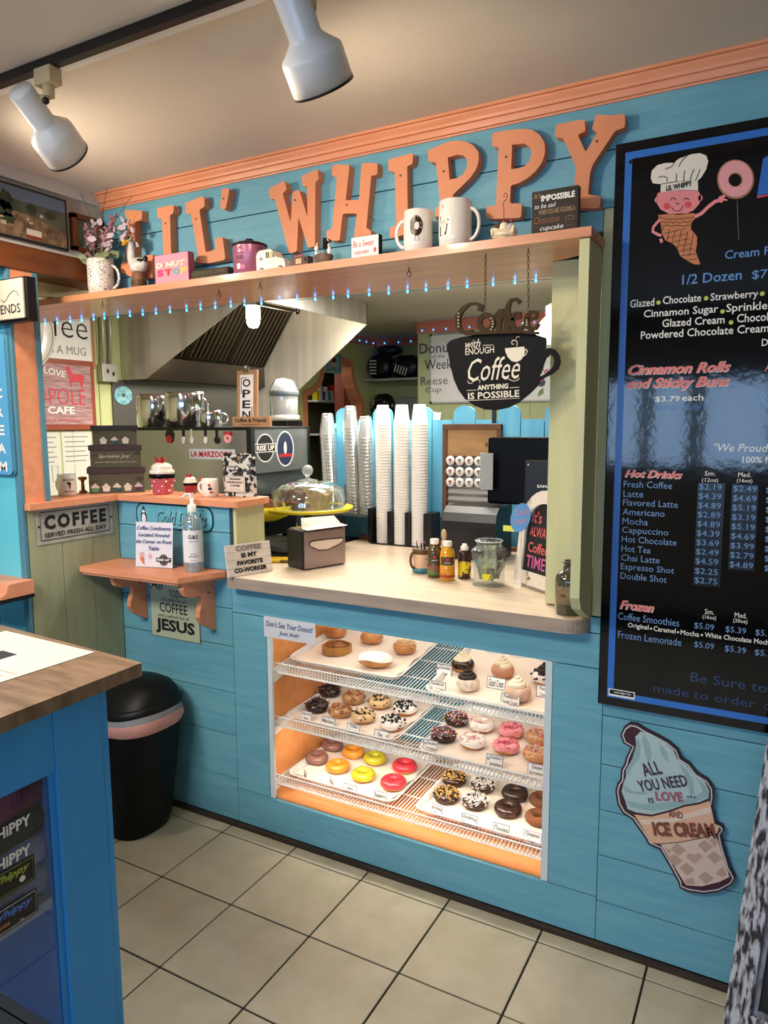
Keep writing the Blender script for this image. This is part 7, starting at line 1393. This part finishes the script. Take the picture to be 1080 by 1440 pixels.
# picket fence behind the counter
pf = thing('picket_fence', 'sky blue picket fence with alternating round topped boards behind the counter', 'fence', (-1.3, 1.0, 0)); PW = .1065
for k in range(-4, 9):
    xc = -1.162 - .5*PW*0 - PW*(k - 1); tall = k % 2 == 0; x0_, x1_ = xc - PW/2 + .002, xc + PW/2 - .002
    if tall: pl = [(x0_, 0), (x1_, 0), (x1_, 1.64)] + [(xc + (x1_-x0_)/2*cos(pi*i/10), 1.64 + .036*sin(pi*i/10)) for i in range(1, 10)] + [(x0_, 1.64)]
    else: pl = [(x0_, 0), (x1_, 0), (x1_, 1.613), (x0_, 1.613)]
    MB().prism(fwd((0, 1.0, 0)), pl, 0, .018).build('picket', BLUEK, pf, bev=.001)
bx('back_ledge', WHITE, pf, -2.0, -.6, 1.001, 1.16, 1.575, 1.60); bx('lower_board', TEAL, pf, -2.2, -1.3, .965, .980, 1.045, 1.16)
x, y = sx(613, 1.08, 1.601), 1.08; t = thing('metal_bucket', 'tiny metal bucket on the ledge behind the pickets', 'bucket', (x, y, 1.601)); one('bucket', OUTG, lambda b: b.lathe([(.018, 0), (.026, .045), (.0275, .046), (.0265, .048), (.024, .045), (.017, .004), (.0001, .003)], (x, y, 1.601), 18), t); one('bail', DSTEEL, lambda b: b.tube([(x + .026*cos(a), y - .01*sin(a), 1.645 + .008*sin(a)) for a in [pi*i/8 for i in range(9)]], .001, 4), t)
# cup stacks: every cup is an object
CY = .88
def cupproto(m_, h, r0, r1, label, grp, nm):
    t = thing(nm, label, 'cup', (0, 0, 0), grp); one('cup_body', m_, lambda b: b.lathe([(r1 + .0015, 0), (r1 + .0025, .0015), (r1 + .0015, .003), (r1, .004), (r0, h - .002), (r0 - .002, h), (.0001, h - .001)], (0, 0, 0), 20), t); return t
WC = mat('white paper cup', '#e9e4dc', .6); PC = clear('clear cup plastic', '#f0f2f2', .20, .20, .06)
def stack(proto, px, pyb, y, zb, n, pitch, lab, toplab, lean=0, first=False):
    p = ony(px, pyb, y)
    for k in range(n):
        z = zb + pitch*k; loc = (p.x + lean*(z - zb), y, z + .0004*k*0)
        L = toplab if k == n-1 else lab
        if k == 0 and first: proto.location = loc; proto['label'] = L
        else: dup(proto, loc, L)
hol = thing('cup_holder', 'black upright holder for the three white paper cup stacks', 'holder', (-1.55, CY, 1.0318)); 
cu_ = cupproto(WC, .094, .0275, .0375, '', 'white paper cups', 'paper_cup'); sp_ = ((541, 'left'), (565.5, 'middle'), (590, 'right'))
for i, (px, nm) in enumerate(sp_): stack(cu_, px, 760, CY, 1.037, 42, .01345, 'nested white paper cup within the %s tall stack' % nm, 'top white paper cup of the %s stack' % nm, -.012 if i == 0 else 0, i == 0)
b_ = bx('base_plate', BLACK, hol, ony(528, 762, CY).x, ony(611, 762, CY).x, CY - .05, CY + .055, 1.032, 1.0365)
for px in (553.5, 578, 604): p = ony(px, 740, CY); bx('divider', BLACK, hol, p.x - .010, p.x + .010 + (.02 if px > 600 else 0), CY - .045, CY + .05, 1.0366, 1.19)
p = ony(527, 740, CY); bx('divider', BLACK, hol, p.x - .012, p.x + .004, CY - .045, CY + .05, 1.0366, 1.20)
plat = thing('cup_platform', 'small grey platform carrying the clear plastic cup stacks', 'platform', (-1.85, .93, 1.15)); xa, xb = ony(462, 722, .92).x, ony(524, 722, .92).x; bx('plate', GREYM, plat, xa, xb, .87, .985, 1.150, 1.162); bx('grey_box', mat('grey taupe box', '#6c6860', .5), plat, ony(487, 700, .95).x, ony(502, 700, .95).x, .93, .98, 1.163, 1.30); bx('bracket', GREYM, plat, xa + .05, xa + .07, .87, .98, 1.10, 1.150)
pc_ = cupproto(PC, .105, .0275, .040, '', 'clear plastic cups', 'plastic_cup')
stack(pc_, 467, 715, .92, 1.1635, 24, .0165, 'nested clear plastic cup within the leftmost clear stack', 'top clear plastic cup of the leftmost clear stack', -.05, True)
stack(pc_, 500, 722, .92, 1.1635, 26, .0165, 'nested clear plastic cup within the middle clear stack', 'top clear plastic cup of the middle clear stack', -.055)
stack(pc_, 518, 722, .91, 1.1635, 23, .0165, 'nested clear plastic cup within the right clear stack', 'top clear plastic cup of the right clear stack', -.03)
# washboard with badges
t = thing('washboard', 'old wooden washboard with a ribbed metal panel leaning on the pickets', 'washboard', (-1.35, .95, 1.0318)); WY = .962; xa, xb = ony(622, 660, WY).x, ony(704, 660, WY).x; za, zb = 1.033, ony(660, 597, WY).z; fr = fwd((xa, WY, za)); W_ = xb - xa; H_ = zb - za; WBW = mat('washboard wood', '#6c4424', .6, col2='#543218', scale=6)
for a0_, a1_ in ((0, .022), (W_-.022, W_)): MB().fbox(fr, a0_, a1_, 0, H_, -.018, 0).build('side_rail', WBW, t, bev=.001)
MB().fbox(fr, .0, W_, H_-.022, H_+.002, -.018, .002).build('top_rail', WBW, t, bev=.001); MB().fbox(fr, .022, W_-.022, H_*.74, H_-.022, -.012, -.006).build('printed_board', mat('printed plywood', '#b08858', .6, col2='#9a7446', scale=5, stretch=(1, 1, 5)), t); MB().fbox(fr, .022, W_-.022, H_*.71, H_*.745, -.012, .0).build('cross_rail', WBW, t); text('85', Fr(fr.p(0, 0, -.0055), fr.u, fr.v), W_*.78, H_*.84, .03, .018, INK, t); text('SUNNYLAND', Fr(fr.p(0, 0, -.0055), fr.u, fr.v), W_*.5, H_*.80, .16, .010, BROWN, t) if False else None
b = MB(); n = 60; vs = []
for j in range(n+1):
    z_ = H_*.02 + (H_*.69)*j/n; dz = .004*sin(j*2*pi/5); vs += [fr.p(.022, z_, -.012 + dz), fr.p(W_-.022, z_, -.012 + dz)]
b.add(vs, [(2*j, 2*j+1, 2*j+3, 2*j+2) for j in range(n)], 0, True); b.build('ribbed_panel', mat('zinc ribs', '#8c8e8c', .4, .6), t)
for r_ in range(3):
    for c_ in range(4):
        p = ony(633.5 + 13.2*c_, 647.5 + 15.2*r_ + .4*c_, WY - .008); q = thing('pin_badge', '%s pin badge in %s row, %s column of the washboard' % ('white and red' if c_ in (0, 2) and not (r_ == 2 and c_ == 2) else 'white and grey', ('the top', 'the middle', 'the bottom')[r_], ('first', 'second', 'third', 'fourth')[c_]), 'badge', tuple(p), 'pin badges on the washboard')
        one('badge_disc', GWHITE, lambda b: b.lathe([(.0215, 0), (.0215, .002), (.018, .0045), (.0001, .005)], (p.x, p.y, p.z), 20, ax=(0, -1, 0)), q); m_ = mat('badge red brown', '#94483c', .5) if c_ in (0, 2) and not (r_ == 2 and c_ == 2) else mat('badge grey', '#6a6a6c', .5)
        MB().prism(fwd((p.x, p.y - .0052, p.z)), [(-.010, .004), (.0, .010), (.010, .006), (.004, .0), (.004, -.012), (-.001, -.012), (-.003, -.002)], 0, .0004).build('badge_print', m_, q)
# screen back, clip arm and printer
t = thing('till_screen', 'black back of a till screen with a raised logo box', 'monitor', (-.93, .75, 1.03)); xa, xb = ony(685, 650, .75).x, -.66; fr = fwd((xa, .75, 0)); MB().fbox(fr, 0, xb - xa, 1.262, 1.540, -.035, 0).build('screen_back', BLACKG, t, bev=.012); b0 = ony(740, 650, .75).x - xa; MB().fbox(fr, b0, xb - xa, 1.20, 1.450, 0, .03).build('raised_box', BLACK, t, bev=.008); text('SAMAS', Fr(fr.p(0, 0, .0305), fr.u, fr.v), ony(766, 683, .72).x - xa, ony(766, 684, .72).z, .062, .012, WINK, t, bold=.03); MB().fbox(fr, b0 + .02, b0 + .06, 1.0325, 1.26, -.03, -.005).build('stand', BLACK, t)
for px in (743, 773): p = ony(px, 654, .72); one('screw', CHROME, lambda b: b.ball((p.x, .7195, p.z), .004, 8, 5), t)
xa, xb = ony(679, 650, .72).x, ony(693, 650, .72).x; z0_, z1_ = ony(680, 688, .72).z, ony(680, 637, .72).z; o = MB(); o.fbox(Fr((xa, .70, 0), (1, .2, 0)), 0, .05, z0_, z1_, 0, .004); o.fbox(Fr((xa - .004, .70, 0)), 0, .006, z0_, z1_, -.03, .002); o.build('card_rail', mat('pale grey rail', '#a8aaa8', .4), t, bev=.001)
p = ony(656, 740, .72); t = thing('receipt_printer', 'black receipt printer with a sloped lid behind the juice bottles', 'printer', (p.x, .72, CZ)); xa, xb = ony(622, 740, .66).x, ony(697, 740, .66).x; zt = ony(660, 714, .66).z
MB().prism(side((xa, 0, 0)), [(.66, CZ + .0005), (.86, CZ + .0005), (.86, zt), (.70, zt), (.67, zt - .025), (.66, zt - .06)], 0, xb - xa).build('case', BLACK, t, bev=.006); MB().fbox(fwd((xa, .659, 0)), .02, xb - xa - .02, zt - .10, zt - .09, 0, .002).build('paper_slot', DSTEEL, t)
# second yellow dish and pendant lamp
p = ony(378, 706, .50); t = thing('yellow_bowl', 'yellow bowl holding brown pastries under the machine side panel', 'bowl', (p.x, .50, CZ)); one('bowl', YELL, lambda b: b.lathe([(.05, .13), (.10, .15), (.125, .20), (.12, .20), (.09, .16), (.0001, .15)], (p.x - .02, .50, CZ), 28), t); one('pedestal', BLACK, lambda b: b.lathe([(.08, 0), (.08, .006), (.015, .02), (.015, .13), (.05, .14)], (p.x - .02, .50, CZ), 20), t)
for dx in (-.05, .04): q = thing('pastry', ('left' if dx < 0 else 'right') + ' brown pastry in the yellow bowl', 'pastry', (p.x - .02 + dx, .5, CZ + .165), 'pastries in the yellow bowl'); one('crust', MATS['muffin top #5c3826'], lambda b: b.ball((p.x - .02 + dx, .5, CZ + .20), (.045, .05, .035), 14, 8), q)
p = ony(781, 462, 1.9); t = thing('pendant_lamp', 'lit pendant lamp with white glass shade half hidden by the green upright', 'lamp', (p.x, 1.9, p.z)); one('shade', mat('lit shade glass', '#fff6e4', .4, emit=5), lambda b: b.lathe([(.10, -.075), (.115, -.04), (.11, .0), (.07, .05), (.045, .075)], p, 28), t); one('collar', OUTG, lambda b: b.lathe([(.05, .075), (.055, .08), (.055, .12), (.03, .135), (.0001, .136)], p, 20), t); one('rod', OUTG, lambda b: b.cyl((p.x, 1.9, p.z + .13), (p.x, 1.9, 2.4985), .008, 8), t)
l = bpy.data.lights.new('pendant_lamp_light', 'POINT'); l.energy = 16; l.color = WARM; l.shadow_soft_size = .1; lo = bpy.data.objects.new('pendant_lamp_light', l); lo.location = (p.x - .16, 1.9, p.z); COL.objects.link(lo)
# ================================================================ ceiling track and spot heads
tr = thing('light_track', 'black ceiling track beside a white strip with two spot heads', 'light track', (-1.2, -.82, 2.48)); bx('track_bar', BLACK, tr, -3.2, 1.4, -.828, -.806, 2.476, 2.499); bx('white_strip', WHITE, tr, -3.2, 1.4, -.806, -.775, 2.482, 2.499)
HEADW = mat('spot head white', '#dcdcdc', .35, coat=.3)
def head(a, c, stem, label, r):
    a = Vector(a); c = Vector(c); d = (c - a); L = d.length; t = thing('track_spot_head', label, 'spotlight', tuple(stem), 'track spot heads')
    one('housing', HEADW, lambda b: b.lathe([(.0001, 0), (r*.50, .001), (r*.54, L*.03), (r*.52, L*.46), (r*.60, L*.50), (r*.97, L*.62), (r, L*.66), (r, L*.97), (r*.97, L*.97), (r*.95, L*.75), (.0001, L*.7)], a, 40, ax=d), t)
    one('rim', BLACK, lambda b: b.lathe([(r*1.01, L*.965), (r*1.01, L*.99), (r*.95, L*.99), (r*.95, L*.96)], a, 40, ax=d), t)
    s_ = Vector(stem); bx('adapter', mat('aged cream plastic', '#c8b48c', .5), t, s_.x - .03, s_.x + .03, s_.y - .018, s_.y + .018, 2.436, 2.4755, bev=.002)
    m_ = a + d*.22 + Vector((0, 0, r*.3)); one('arm', MATS['aged cream plastic'], lambda b: (b.cyl((s_.x, s_.y, 2.437), (s_.x, s_.y, 2.41), .014, 12), b.tube([(s_.x, s_.y, 2.41), ((s_.x + m_.x)/2, (s_.y + m_.y)/2 , (2.41 + m_.z)/2), tuple(m_)], .007, 8)), t); one('pivot_screw', DSTEEL, lambda b: b.ball((s_.x, s_.y - .010, 2.398), .009, 8, 6), t)
p0 = onz(27, 125, 2.425); c0 = ony(96, 220, -.70); head(p0, c0, (-1.645, -.818, 2.4), 'white track spot head at left, fully in view', .060)
p0 = ony(404, -20, -.86); c0 = ony(456, 126, -.74); head(p0, c0, (-.86, -.818, 2.4), 'larger looking white track spot head cut by the top of the picture', .066)

# ================================================================ upper left wall: town picture, small brown frame
t = thing('town_picture', 'wide black framed picture of a hillside town hanging above the brown beam', 'picture', (-2.41, -.6, 2.25)); fr = side((-2.4145, 0, 0)); MB().fbox(fr, -1.5, -.186, 2.250, 2.436, 0, .014).build('frame', BLACK, t); DM = mat('town hill print', '#54584c', .6, col2='#3a4038', scale=8); MB().fbox(fr, -1.492, -.194, 2.258, 2.429, .014, .0146).build('hill_print', DM, t)
f2 = Fr(fr.p(0, 0, .0147), fr.u, fr.v); MB().prism(f2, [(-1.49, 2.395), (-.194, 2.385), (-.194, 2.428), (-1.49, 2.428)], 0, .0003).build('sky_print', mat('picture sky', '#5a6a84', .6), t); MB().prism(f2, [(-1.49, 2.26), (-.194, 2.26), (-.194, 2.31), (-.35, 2.345), (-.6, 2.35), (-1.49, 2.37)], 0, .0003).build('town_print', mat('picture town', '#8a7058', .6, col2='#4a4034', scale=38, detail=8), t)
rn = random.Random(21); TG = mat('picture trees', '#222c22', .7, col2='#34402e', scale=30)
for c, z_, r_, s_ in ((-.435, 2.375, .028, 1.2), (-.44, 2.345, .034, .8), (-.43, 2.315, .03, .6), (-.335, 2.365, .020, 1), (-.26, 2.362, .024, .6), (-.9, 2.36, .03, .8), (-1.2, 2.36, .04, .7)): MB().prism(f2, [(c + r_*cos(a)*(1 + .2*sin(5*a)), z_ + r_*s_*sin(a)*(1 + .2*cos(7*a))) for a in [2*pi*i/22 for i in range(22)]], .0003, .0006).build('tree_print', TG, t)
for k in range(26): c, z_ = rn.uniform(-1.3, -.22), rn.uniform(2.275, 2.355); MB().fbox(f2, c, c + rn.uniform(.008, .022), z_, z_ + rn.uniform(.006, .014), .0003, .0007).build('house_print', mat('picture houses', '#b8a890', .6) if k % 3 else mat('picture roofs', '#8a4838', .6), t)
MB().fbox(f2, -.36, -.30, 2.272, 2.296, .0007, .001).build('tram_print', mat('picture tram', '#c8c0b4', .6), t); MB().fbox(f2, -.362, -.298, 2.264, 2.275, .0007, .0011).build('tram_skirt', mat('picture tram red', '#7c3028', .6), t)
t = thing('small_brown_frame', 'small brown wooden frame behind the dried flowers', 'frame', (-2.42, -.09, 2.25)); b = MB(); FW = mat('small frame brown', '#6c3a1c', .4)
for a0_, a1_, c0_, c1_ in ((-.155, -.135, 2.265, 2.40), (-.03, -.012, 2.265, 2.40), (-.155, -.012, 2.385, 2.403), (-.155, -.012, 2.262, 2.28)): MB().fbox(side((-2.4285, 0, 0)), a0_, a1_, c0_, c1_, 0, .02).build('frame_side', FW, t)
MB().fbox(side((-2.4285, 0, 0)), -.135, -.03, 2.28, 2.385, 0, .006).build('panel', mat('grey green card', '#7c8478', .7), t)
# darkness with foliage print above the shelf at far left of the kitchen
# ================================================================ signs on the cyan return wall
P = ony(36, 447, -.475); u = Vector((1, 0, 0)); fr = Fr(P, u, (0, 0, 1)); n = fr.n; zt = ony(33, 390, -.475).z; H_ = zt - P.z
t = thing('friends_sign', 'cream sign on a black board with a swash above the word FRIENDS', 'sign', tuple(P)); MB().fbox(fr, -.40, .010, -.008, H_ + .006, -.040, -.004).build('backboard', BLACK, t, bev=.002); MB().fbox(fr, -.39, 0, 0, H_, -.004, .006).build('face_board', mat('cream grey board', '#b4b0a0', .6), t, bev=.003); f2 = Fr(fr.p(0, 0, .0068), fr.u, fr.v)
text('FAMILY & FRIENDS' if False else 'FRIENDS', f2, -.098, H_*.26, .165, .030, INK, t); one('swash', INK, lambda b: b.tube([f2.p(a, H_*c) for a, c in ((-.115, .52), (-.105, .44), (-.09, .48), (-.07, .62), (-.045, .70), (-.028, .66), (-.022, .56))], .0010, 4), t)
for s_ in ('C', 'o'): pass

y_ = -.452; q0 = ony(18, 668, y_); q1 = ony(4, 468, y_); t = thing('ice_cream_wall_sign', 'tall sky blue wall sign with white capitals spelling ice cream downwards', 'sign', (q0.x - .06, y_, q0.z)); x1_ = q0.x; x0_ = x1_ - .17
MB().prism(fwd((0, -.4305, 0)), rrect(x0_ + .004, x1_ + .006, q0.z - .004, q1.z + .004, .02), .0, .012).build('backboard', TEAL, t); MB().prism(fwd((0, -.4425, 0)), rrect(x0_, x1_, q0.z, q1.z, .02), .0, .010).build('face_board', mat('sky blue sign', '#58a4d0', .5), t)
for i, ch in enumerate('MAERC ECI'):
    if ch != ' ': text(ch, fwd((0, -.4528, 0)), x1_ - .050, q0.z + .030 + .066*i, .046, .036, WINK, t, bold=.03)
p = ony(14, 833, -.52); t = thing('wall_rack', 'coral topped black wire rack on the cyan wall at the left edge', 'rack', (p.x - .1, -.45, p.z - .15)); MB().prism(side((p.x - .45, 0, 0)), [(-.4305, p.z - .02), (-.56, p.z - .02), (-.56, p.z - .01), (-.54, p.z), (-.53, p.z + .03), (-.4305, p.z + .03)], 0, .46).build('coral_rail', CORAL, t)
bx('rack_top', BLACK, t, p.x - .45, p.x + .01, -.575, -.4305, p.z - .035, p.z - .021)
for k in range(6): bx('rack_bar', BLACK, t, p.x - .02 - .075*k, p.x - .005 - .075*k, -.572, -.560, p.z - .19, p.z - .035)
bx('rack_base', BLACK, t, p.x - .45, p.x + .01, -.575, -.4305, p.z - .205, p.z - .19)

# ================================================================ trash can
tc = thing('trash_can', 'black swing lid trash can with a pink topped liner in the corner', 'trash can', (-2.18, -.18, 0)); 
def oval(cx, cy, rx, ry, z, n=40, e=2.6, tl=0): return [(cx + rx*math.copysign(abs(cos(a))**(2/e), cos(a)), cy + ry*math.copysign(abs(sin(a))**(2/e), sin(a)), z + tl*cos(a)) for a in [2*pi*i/n for i in range(n)]]
def loft(b, rings, cap0=True, cap1=True, m=0):
    n = len(rings[0]); b.add([q for r_ in rings for q in r_], [(k*n+i, k*n+(i+1) % n, (k+1)*n+(i+1) % n, (k+1)*n+i) for k in range(len(rings)-1) for i in range(n)], m, True)
    if cap0: b.add(rings[0], [tuple(range(n))[::-1]], m)
    if cap1: b.add(rings[-1], [tuple(range(n))], m)
BIN = mat('bin black plastic', '#070708', .5, spec=.3)
b = MB(); loft(b, [oval(-2.19, -.18, .105, .120, 0.001), oval(-2.185, -.178, .118, .128, .06), oval(-2.17, -.172, .152, .148, .46)]); b.build('bin_body', BIN, tc)
b = MB(); loft(b, [oval(-2.17, -.172, .155, .151, .425, tl=.012), oval(-2.165, -.172, .162, .158, .445, tl=.018), oval(-2.165, -.172, .160, .155, .47, tl=.022)], False, False); b.build('pink_liner_edge', mat('pink liner edge', '#d89a90', .6, bump=.3, bscale=30), tc); b = MB(); loft(b, [oval(-2.166, -.172, .159, .155, .465, tl=.02), oval(-2.168, -.172, .156, .150, .500, tl=.025)], False, False); b.build('grey_liner', mat('grey translucent liner', '#8c8c90', .4, bump=.4, bscale=30), tc)
b = MB(); rings = [oval(-2.17, -.168, .160, .156, .490, tl=.022), oval(-2.17, -.168, .162, .158, .515, tl=.024), oval(-2.17, -.166, .148, .142, .520, tl=.024)]; loft(b, rings, True, False); b.build('lid_rim', BIN, tc)
b = MB(); loft(b, [oval(-2.17, -.166, .149, .143, .519, tl=.022), oval(-2.172, -.16, .142, .128, .552, tl=.02), oval(-2.178, -.15, .118, .10, .584, tl=.012), oval(-2.185, -.145, .085, .068, .603, tl=.006), oval(-2.19, -.145, .03, .025, .610)], False, True); b.build('lid_dome', BIN, tc)
one('flap_seam', mat('bin seam', '#040404', .8), lambda b: b.tube([(-2.30, -.305, .535), (-2.20, -.308, .532), (-2.12, -.290, .543), (-2.075, -.245, .574), (-2.09, -.17, .602)], .002, 5), tc)
tc.scale = (1, 1, 1)

# ================================================================ blue counter table at lower left
TW = mat('brown plank table top', '#8a7058', .45, col2='#6c5440', scale=2.5, stretch=(3, 16, 6), bump=.08, bscale=12); TBL = mat('bright blue paint', '#2c90da', .5, col2='#389ae2', scale=3, stretch=(3, 3, .6), bump=.08, bscale=20)
tb = thing('blue_display_table', 'bright blue display table with a brown plank top and glazed side at lower left', 'table', (-1.8, -1.5, 0)); top = [(-1.319, -.903), (-2.26, -.834), (-2.26, -2.26), (-1.291, -2.26)]
MB().prism(Fr((0, 0, 0), (1, 0, 0), (0, 1, 0)), top, .998, 1.030).build('table_top', TW, tb, bev=.003)
XF = -1.369
bx('corner_post', TBL, tb, XF - .05, XF, -1.113, -.989, 0, .997, bev=.002); bx('end_board', TBL, tb, XF - .80, XF - .002, -.988, -.969, 0, .997, bev=.001); bx('apron', TBL, tb, XF - .02, XF - .003, -2.2, -1.114, .835, .997); bx('back_board', TBL, tb, XF - .80, XF - .78, -2.2, -.99, 0, .997)
bx('inner_edge', mat('lighter blue edge', '#3a94d8', .5), tb, XF - .042, XF - .010, -1.124, -1.114, 0, .834); bx('lower_shelf', mat('pale lilac shelf', '#b8bcd0', .4), tb, XF - .77, XF - .025, -2.2, -1.126, .511, .535); bx('floor_panel', MATTE, tb, XF - .77, XF - .03, -2.2, -1.137, .01, .03)
bx('glass_pane', clear('table glass', '#e8eef4', .035, .0, .01), tb, XF - .020, XF - .017, -2.2, -1.125, .03, .834)
CL = [('folded_shirt', mat('maroon cloth', '#9c3468', .9, col2='#74244c', scale=14, bump=.4, bscale=16), .753, .831, 'maroon folded shirt on top of the clothes pile behind the glass'), ('folded_shirt', mat('black cloth', '#14161a', .9, col2='#24343a', scale=12, bump=.4, bscale=16), .684, .752, 'black folded shirt with white lettering below the maroon one'), ('folded_shirt', mat('lilac grey cloth', '#9c9cbc', .9, col2='#bcbcd8', scale=8, bump=.4, bscale=16), .611, .683, 'lilac grey folded shirt in the middle of the clothes pile'), ('folded_shirt', mat('pale blue grey cloth', '#8c94ac', .9, col2='#acb4c8', scale=8, bump=.4, bscale=16), .537, .610, 'blue grey folded shirt at the bottom of the clothes pile')]
for nm, m_, z0_, z1_, lab in CL:
    t = thing(nm, lab, 'shirt', (-1.6, -1.5, z0_), 'folded shirts in the table'); b = MB(); nx = 14; vs = []
    for j, zz in enumerate((0, .25, .75, 1)):
        for i in range(nx+1): yy = -1.95 + .822*i/nx; o_ = .018*sin(pi*(zz)) ; vs.append((XF - .050 + o_ + .006*sin(i*1.7 + j), yy, z0_ + .001 + (z1_-z0_-.002)*zz - .004*sin(i*.9)*(j == 3)))
    for j in range(4):
        for i in range(nx+1): v_ = vs[j*(nx+1)+i]; vs.append((XF - .45, v_[1], v_[2]))
    M_ = 4*(nx+1); fs = [(j*(nx+1)+i, j*(nx+1)+i+1, (j+1)*(nx+1)+i+1, (j+1)*(nx+1)+i) for j in range(3) for i in range(nx)] + [(3*(nx+1)+i, 3*(nx+1)+i+1, M_+3*(nx+1)+i+1, M_+3*(nx+1)+i) for i in range(nx)] + [(i, M_+i, M_+i+1, i+1) for i in range(nx)] + [(j*(nx+1)+e, M_+j*(nx+1)+e, M_+(j+1)*(nx+1)+e, (j+1)*(nx+1)+e) for j in range(3) for e in (0, nx)]
    b.add(vs, fs, 0, True); b.build('cloth', m_, t)
fg = side((XF - .0165, 0, 0))
def gt(s_, px, py, w_, h_, m_, par, bold=.02, sh_=.1, rot=0): p = onx(px, py, XF - .0165); text(s_, fg, p.y, p.z, w_, h_, m_, par, bold=bold, shear=sh_, rot=rot)
for py, lab, dy_ in ((1158, 'upper', 0), (1200, 'lower', 0)):
    p = onx(38, py - 8, XF - .0165); t = thing('window_decal', '%s white hand lettered decal on the table glass' % lab, 'decal', tuple(p), 'white decals on the table glass'); text('LiL WHiPPY', Fr(fg.p(0, 0, .0004), fg.u, fg.v), p.y - .070, p.z - .005, .155, .025, WINK, t, bold=.03)
for (py, lab, m_, s2) in ((1215, 'black bumper sticker with lime script on the table glass', mat('lime script', '#a8b848', .5), ''), (1262, 'black bumper sticker with blue and orange script on the table glass', mat('blue script', '#5a7cd8', .5), 'Donuts')):
    p = onx(48 if s2 == '' else 52, py, XF - .0165); t = thing('bumper_sticker', lab, 'sticker', tuple(p), 'bumper stickers on the table glass'); f3 = Fr(fg.p(0, 0, .0004), fg.u, fg.v); MB().fbox(f3, p.y - .17, p.y, p.z - .034, p.z + .024, 0, .0006).build('backing', BLACK, t); f4 = Fr(f3.p(0, 0, .0008), fg.u, fg.v)
    one('border_line', WINK if s2 else m_, lambda b: b.tube([f4.p(a, c) for a, c in ((p.y - .166, p.z - .030), (p.y - .004, p.z - .030), (p.y - .004, p.z + .020), (p.y - .166, p.z + .020))], .0007, 4, closed=True), t)
    text('Lil Whippy', f4, p.y - .078, p.z + .005, .134, .021, m_, t, bold=.03, shear=.3)
    if s2: text(s2, f4, p.y - .098, p.z - .015, .065, .010, mat('orange script', '#c8785c', .5), t, bold=.03, shear=.3); text('Deltaville, Va', f4, p.y - .09, p.z - .031, .07, .006, WINK, t) if False else text('Va', f4, p.y - .04, p.z - .025, .010, .005, WINK, t)
    else: text(', Va', f4, p.y - .115, p.z - .023, .025, .006, WINK, t); MB().prism(Fr(f4.p(p.y - .03, p.z - .016), f4.u, f4.v), circ(.007, 12), 0, .0003).build('cone_print', WINK, t)
# paper on the table
q = [onz(8, 887, .9015+.13), onz(133, 917, .9015+.13)]; e = (q[1] - q[0]); e.z = 0; L_ = e.length; e.normalize(); t = thing('paper_sheet', 'white printed paper sheet lying on the brown table top', 'paper', (-1.6, -1.1, 1.0305)); fp = Fr((q[0].x, q[0].y, .9006+.13), e, Vector((-e.y, e.x, 0))); 
W2 = q[1] - q[0]; fr = Fr((q[1].x, q[1].y, .9006+.13), e, Vector((-e.y, e.x, 0))); MB().fbox(fr, -L_, 0, -.36, 0, 0, .0012).build('sheet', mat('warm white paper', '#cdc6be', .7), t); p = onz(4, 924, 1.032); f2 = Fr((p.x, p.y, 1.0320), fr.u, fr.v); MB().fbox(f2, -.05, .012, -.02, .03, 0, .0003).build('print_block', mat('dark grey print', '#2c2c30', .7), t)
for k in range(4): MB().fbox(f2, .04, .15 - .02*k, -.06 - .02*k, -.0575 - .02*k, 0, .0003).build('text_row', mat('faint brown print', '#a89080', .7), t)

# ================================================================ leaning chalkboard at lower right
v = Vector((.085, .235, 1)).normalized(); u = Vector((1, -.10, 0)); u = (u - v*u.dot(v)).normalized(); fr = Fr((-.0585, -.352, .004), u, v)
CW = mat('flaking white paint', '#b4b4be', .8, col2='#2c2a30', scale=8, stretch=(14, 14, .6), lo=.42, hi=.58, bump=.3, detail=4)
t = thing('leaning_chalkboard', 'large chalkboard in a flaking white frame leaning on the wall at lower right', 'chalkboard', (.25, -.3, .004)); W_ = .62; H_ = .99
for nm, a0_, a1_, c0_, c1_ in (('side_rail', 0, .055, 0, H_), ('side_rail', W_-.055, W_, 0, H_), ('cross_rail', .055, W_-.055, .13, .20), ('cross_rail', .055, W_-.055, H_-.06, H_)): MB().fbox(fr, a0_, a1_, c0_, c1_, -.028, 0).build(nm, CW, t, bev=.003)
for a0_, a1_, c0_, c1_ in ((.055, .068, .20, H_-.06), (.068, W_-.055, .20, .213)): MB().fbox(fr, a0_, a1_, c0_, c1_, -.028, -.010).build('inner_bead', mat('grey bead paint', '#8c8c98', .7, col2='#4c4a52', scale=20, stretch=(4, 4, .5)), t)
MB().fbox(fr, .05, W_-.05, .16, H_-.03, -.022, -.016).build('slate', mat('black slate', '#0e0e10', .6), t); f2 = Fr(fr.p(0, 0, -.0155), fr.u, fr.v); CH = mat('pale chalk line', '#8c8a80', .8)
for pts in ([(.11, .42), (.125, .45), (.16, .47), (.2, .475)], [(.10, .36), (.16, .345)], [(.13, .35), (.132, .27)], [(.10, .29), (.15, .25)]): one('chalk_line', CH, lambda b: b.tube([f2.p(a, c) for a, c in pts], .0012, 4), t)
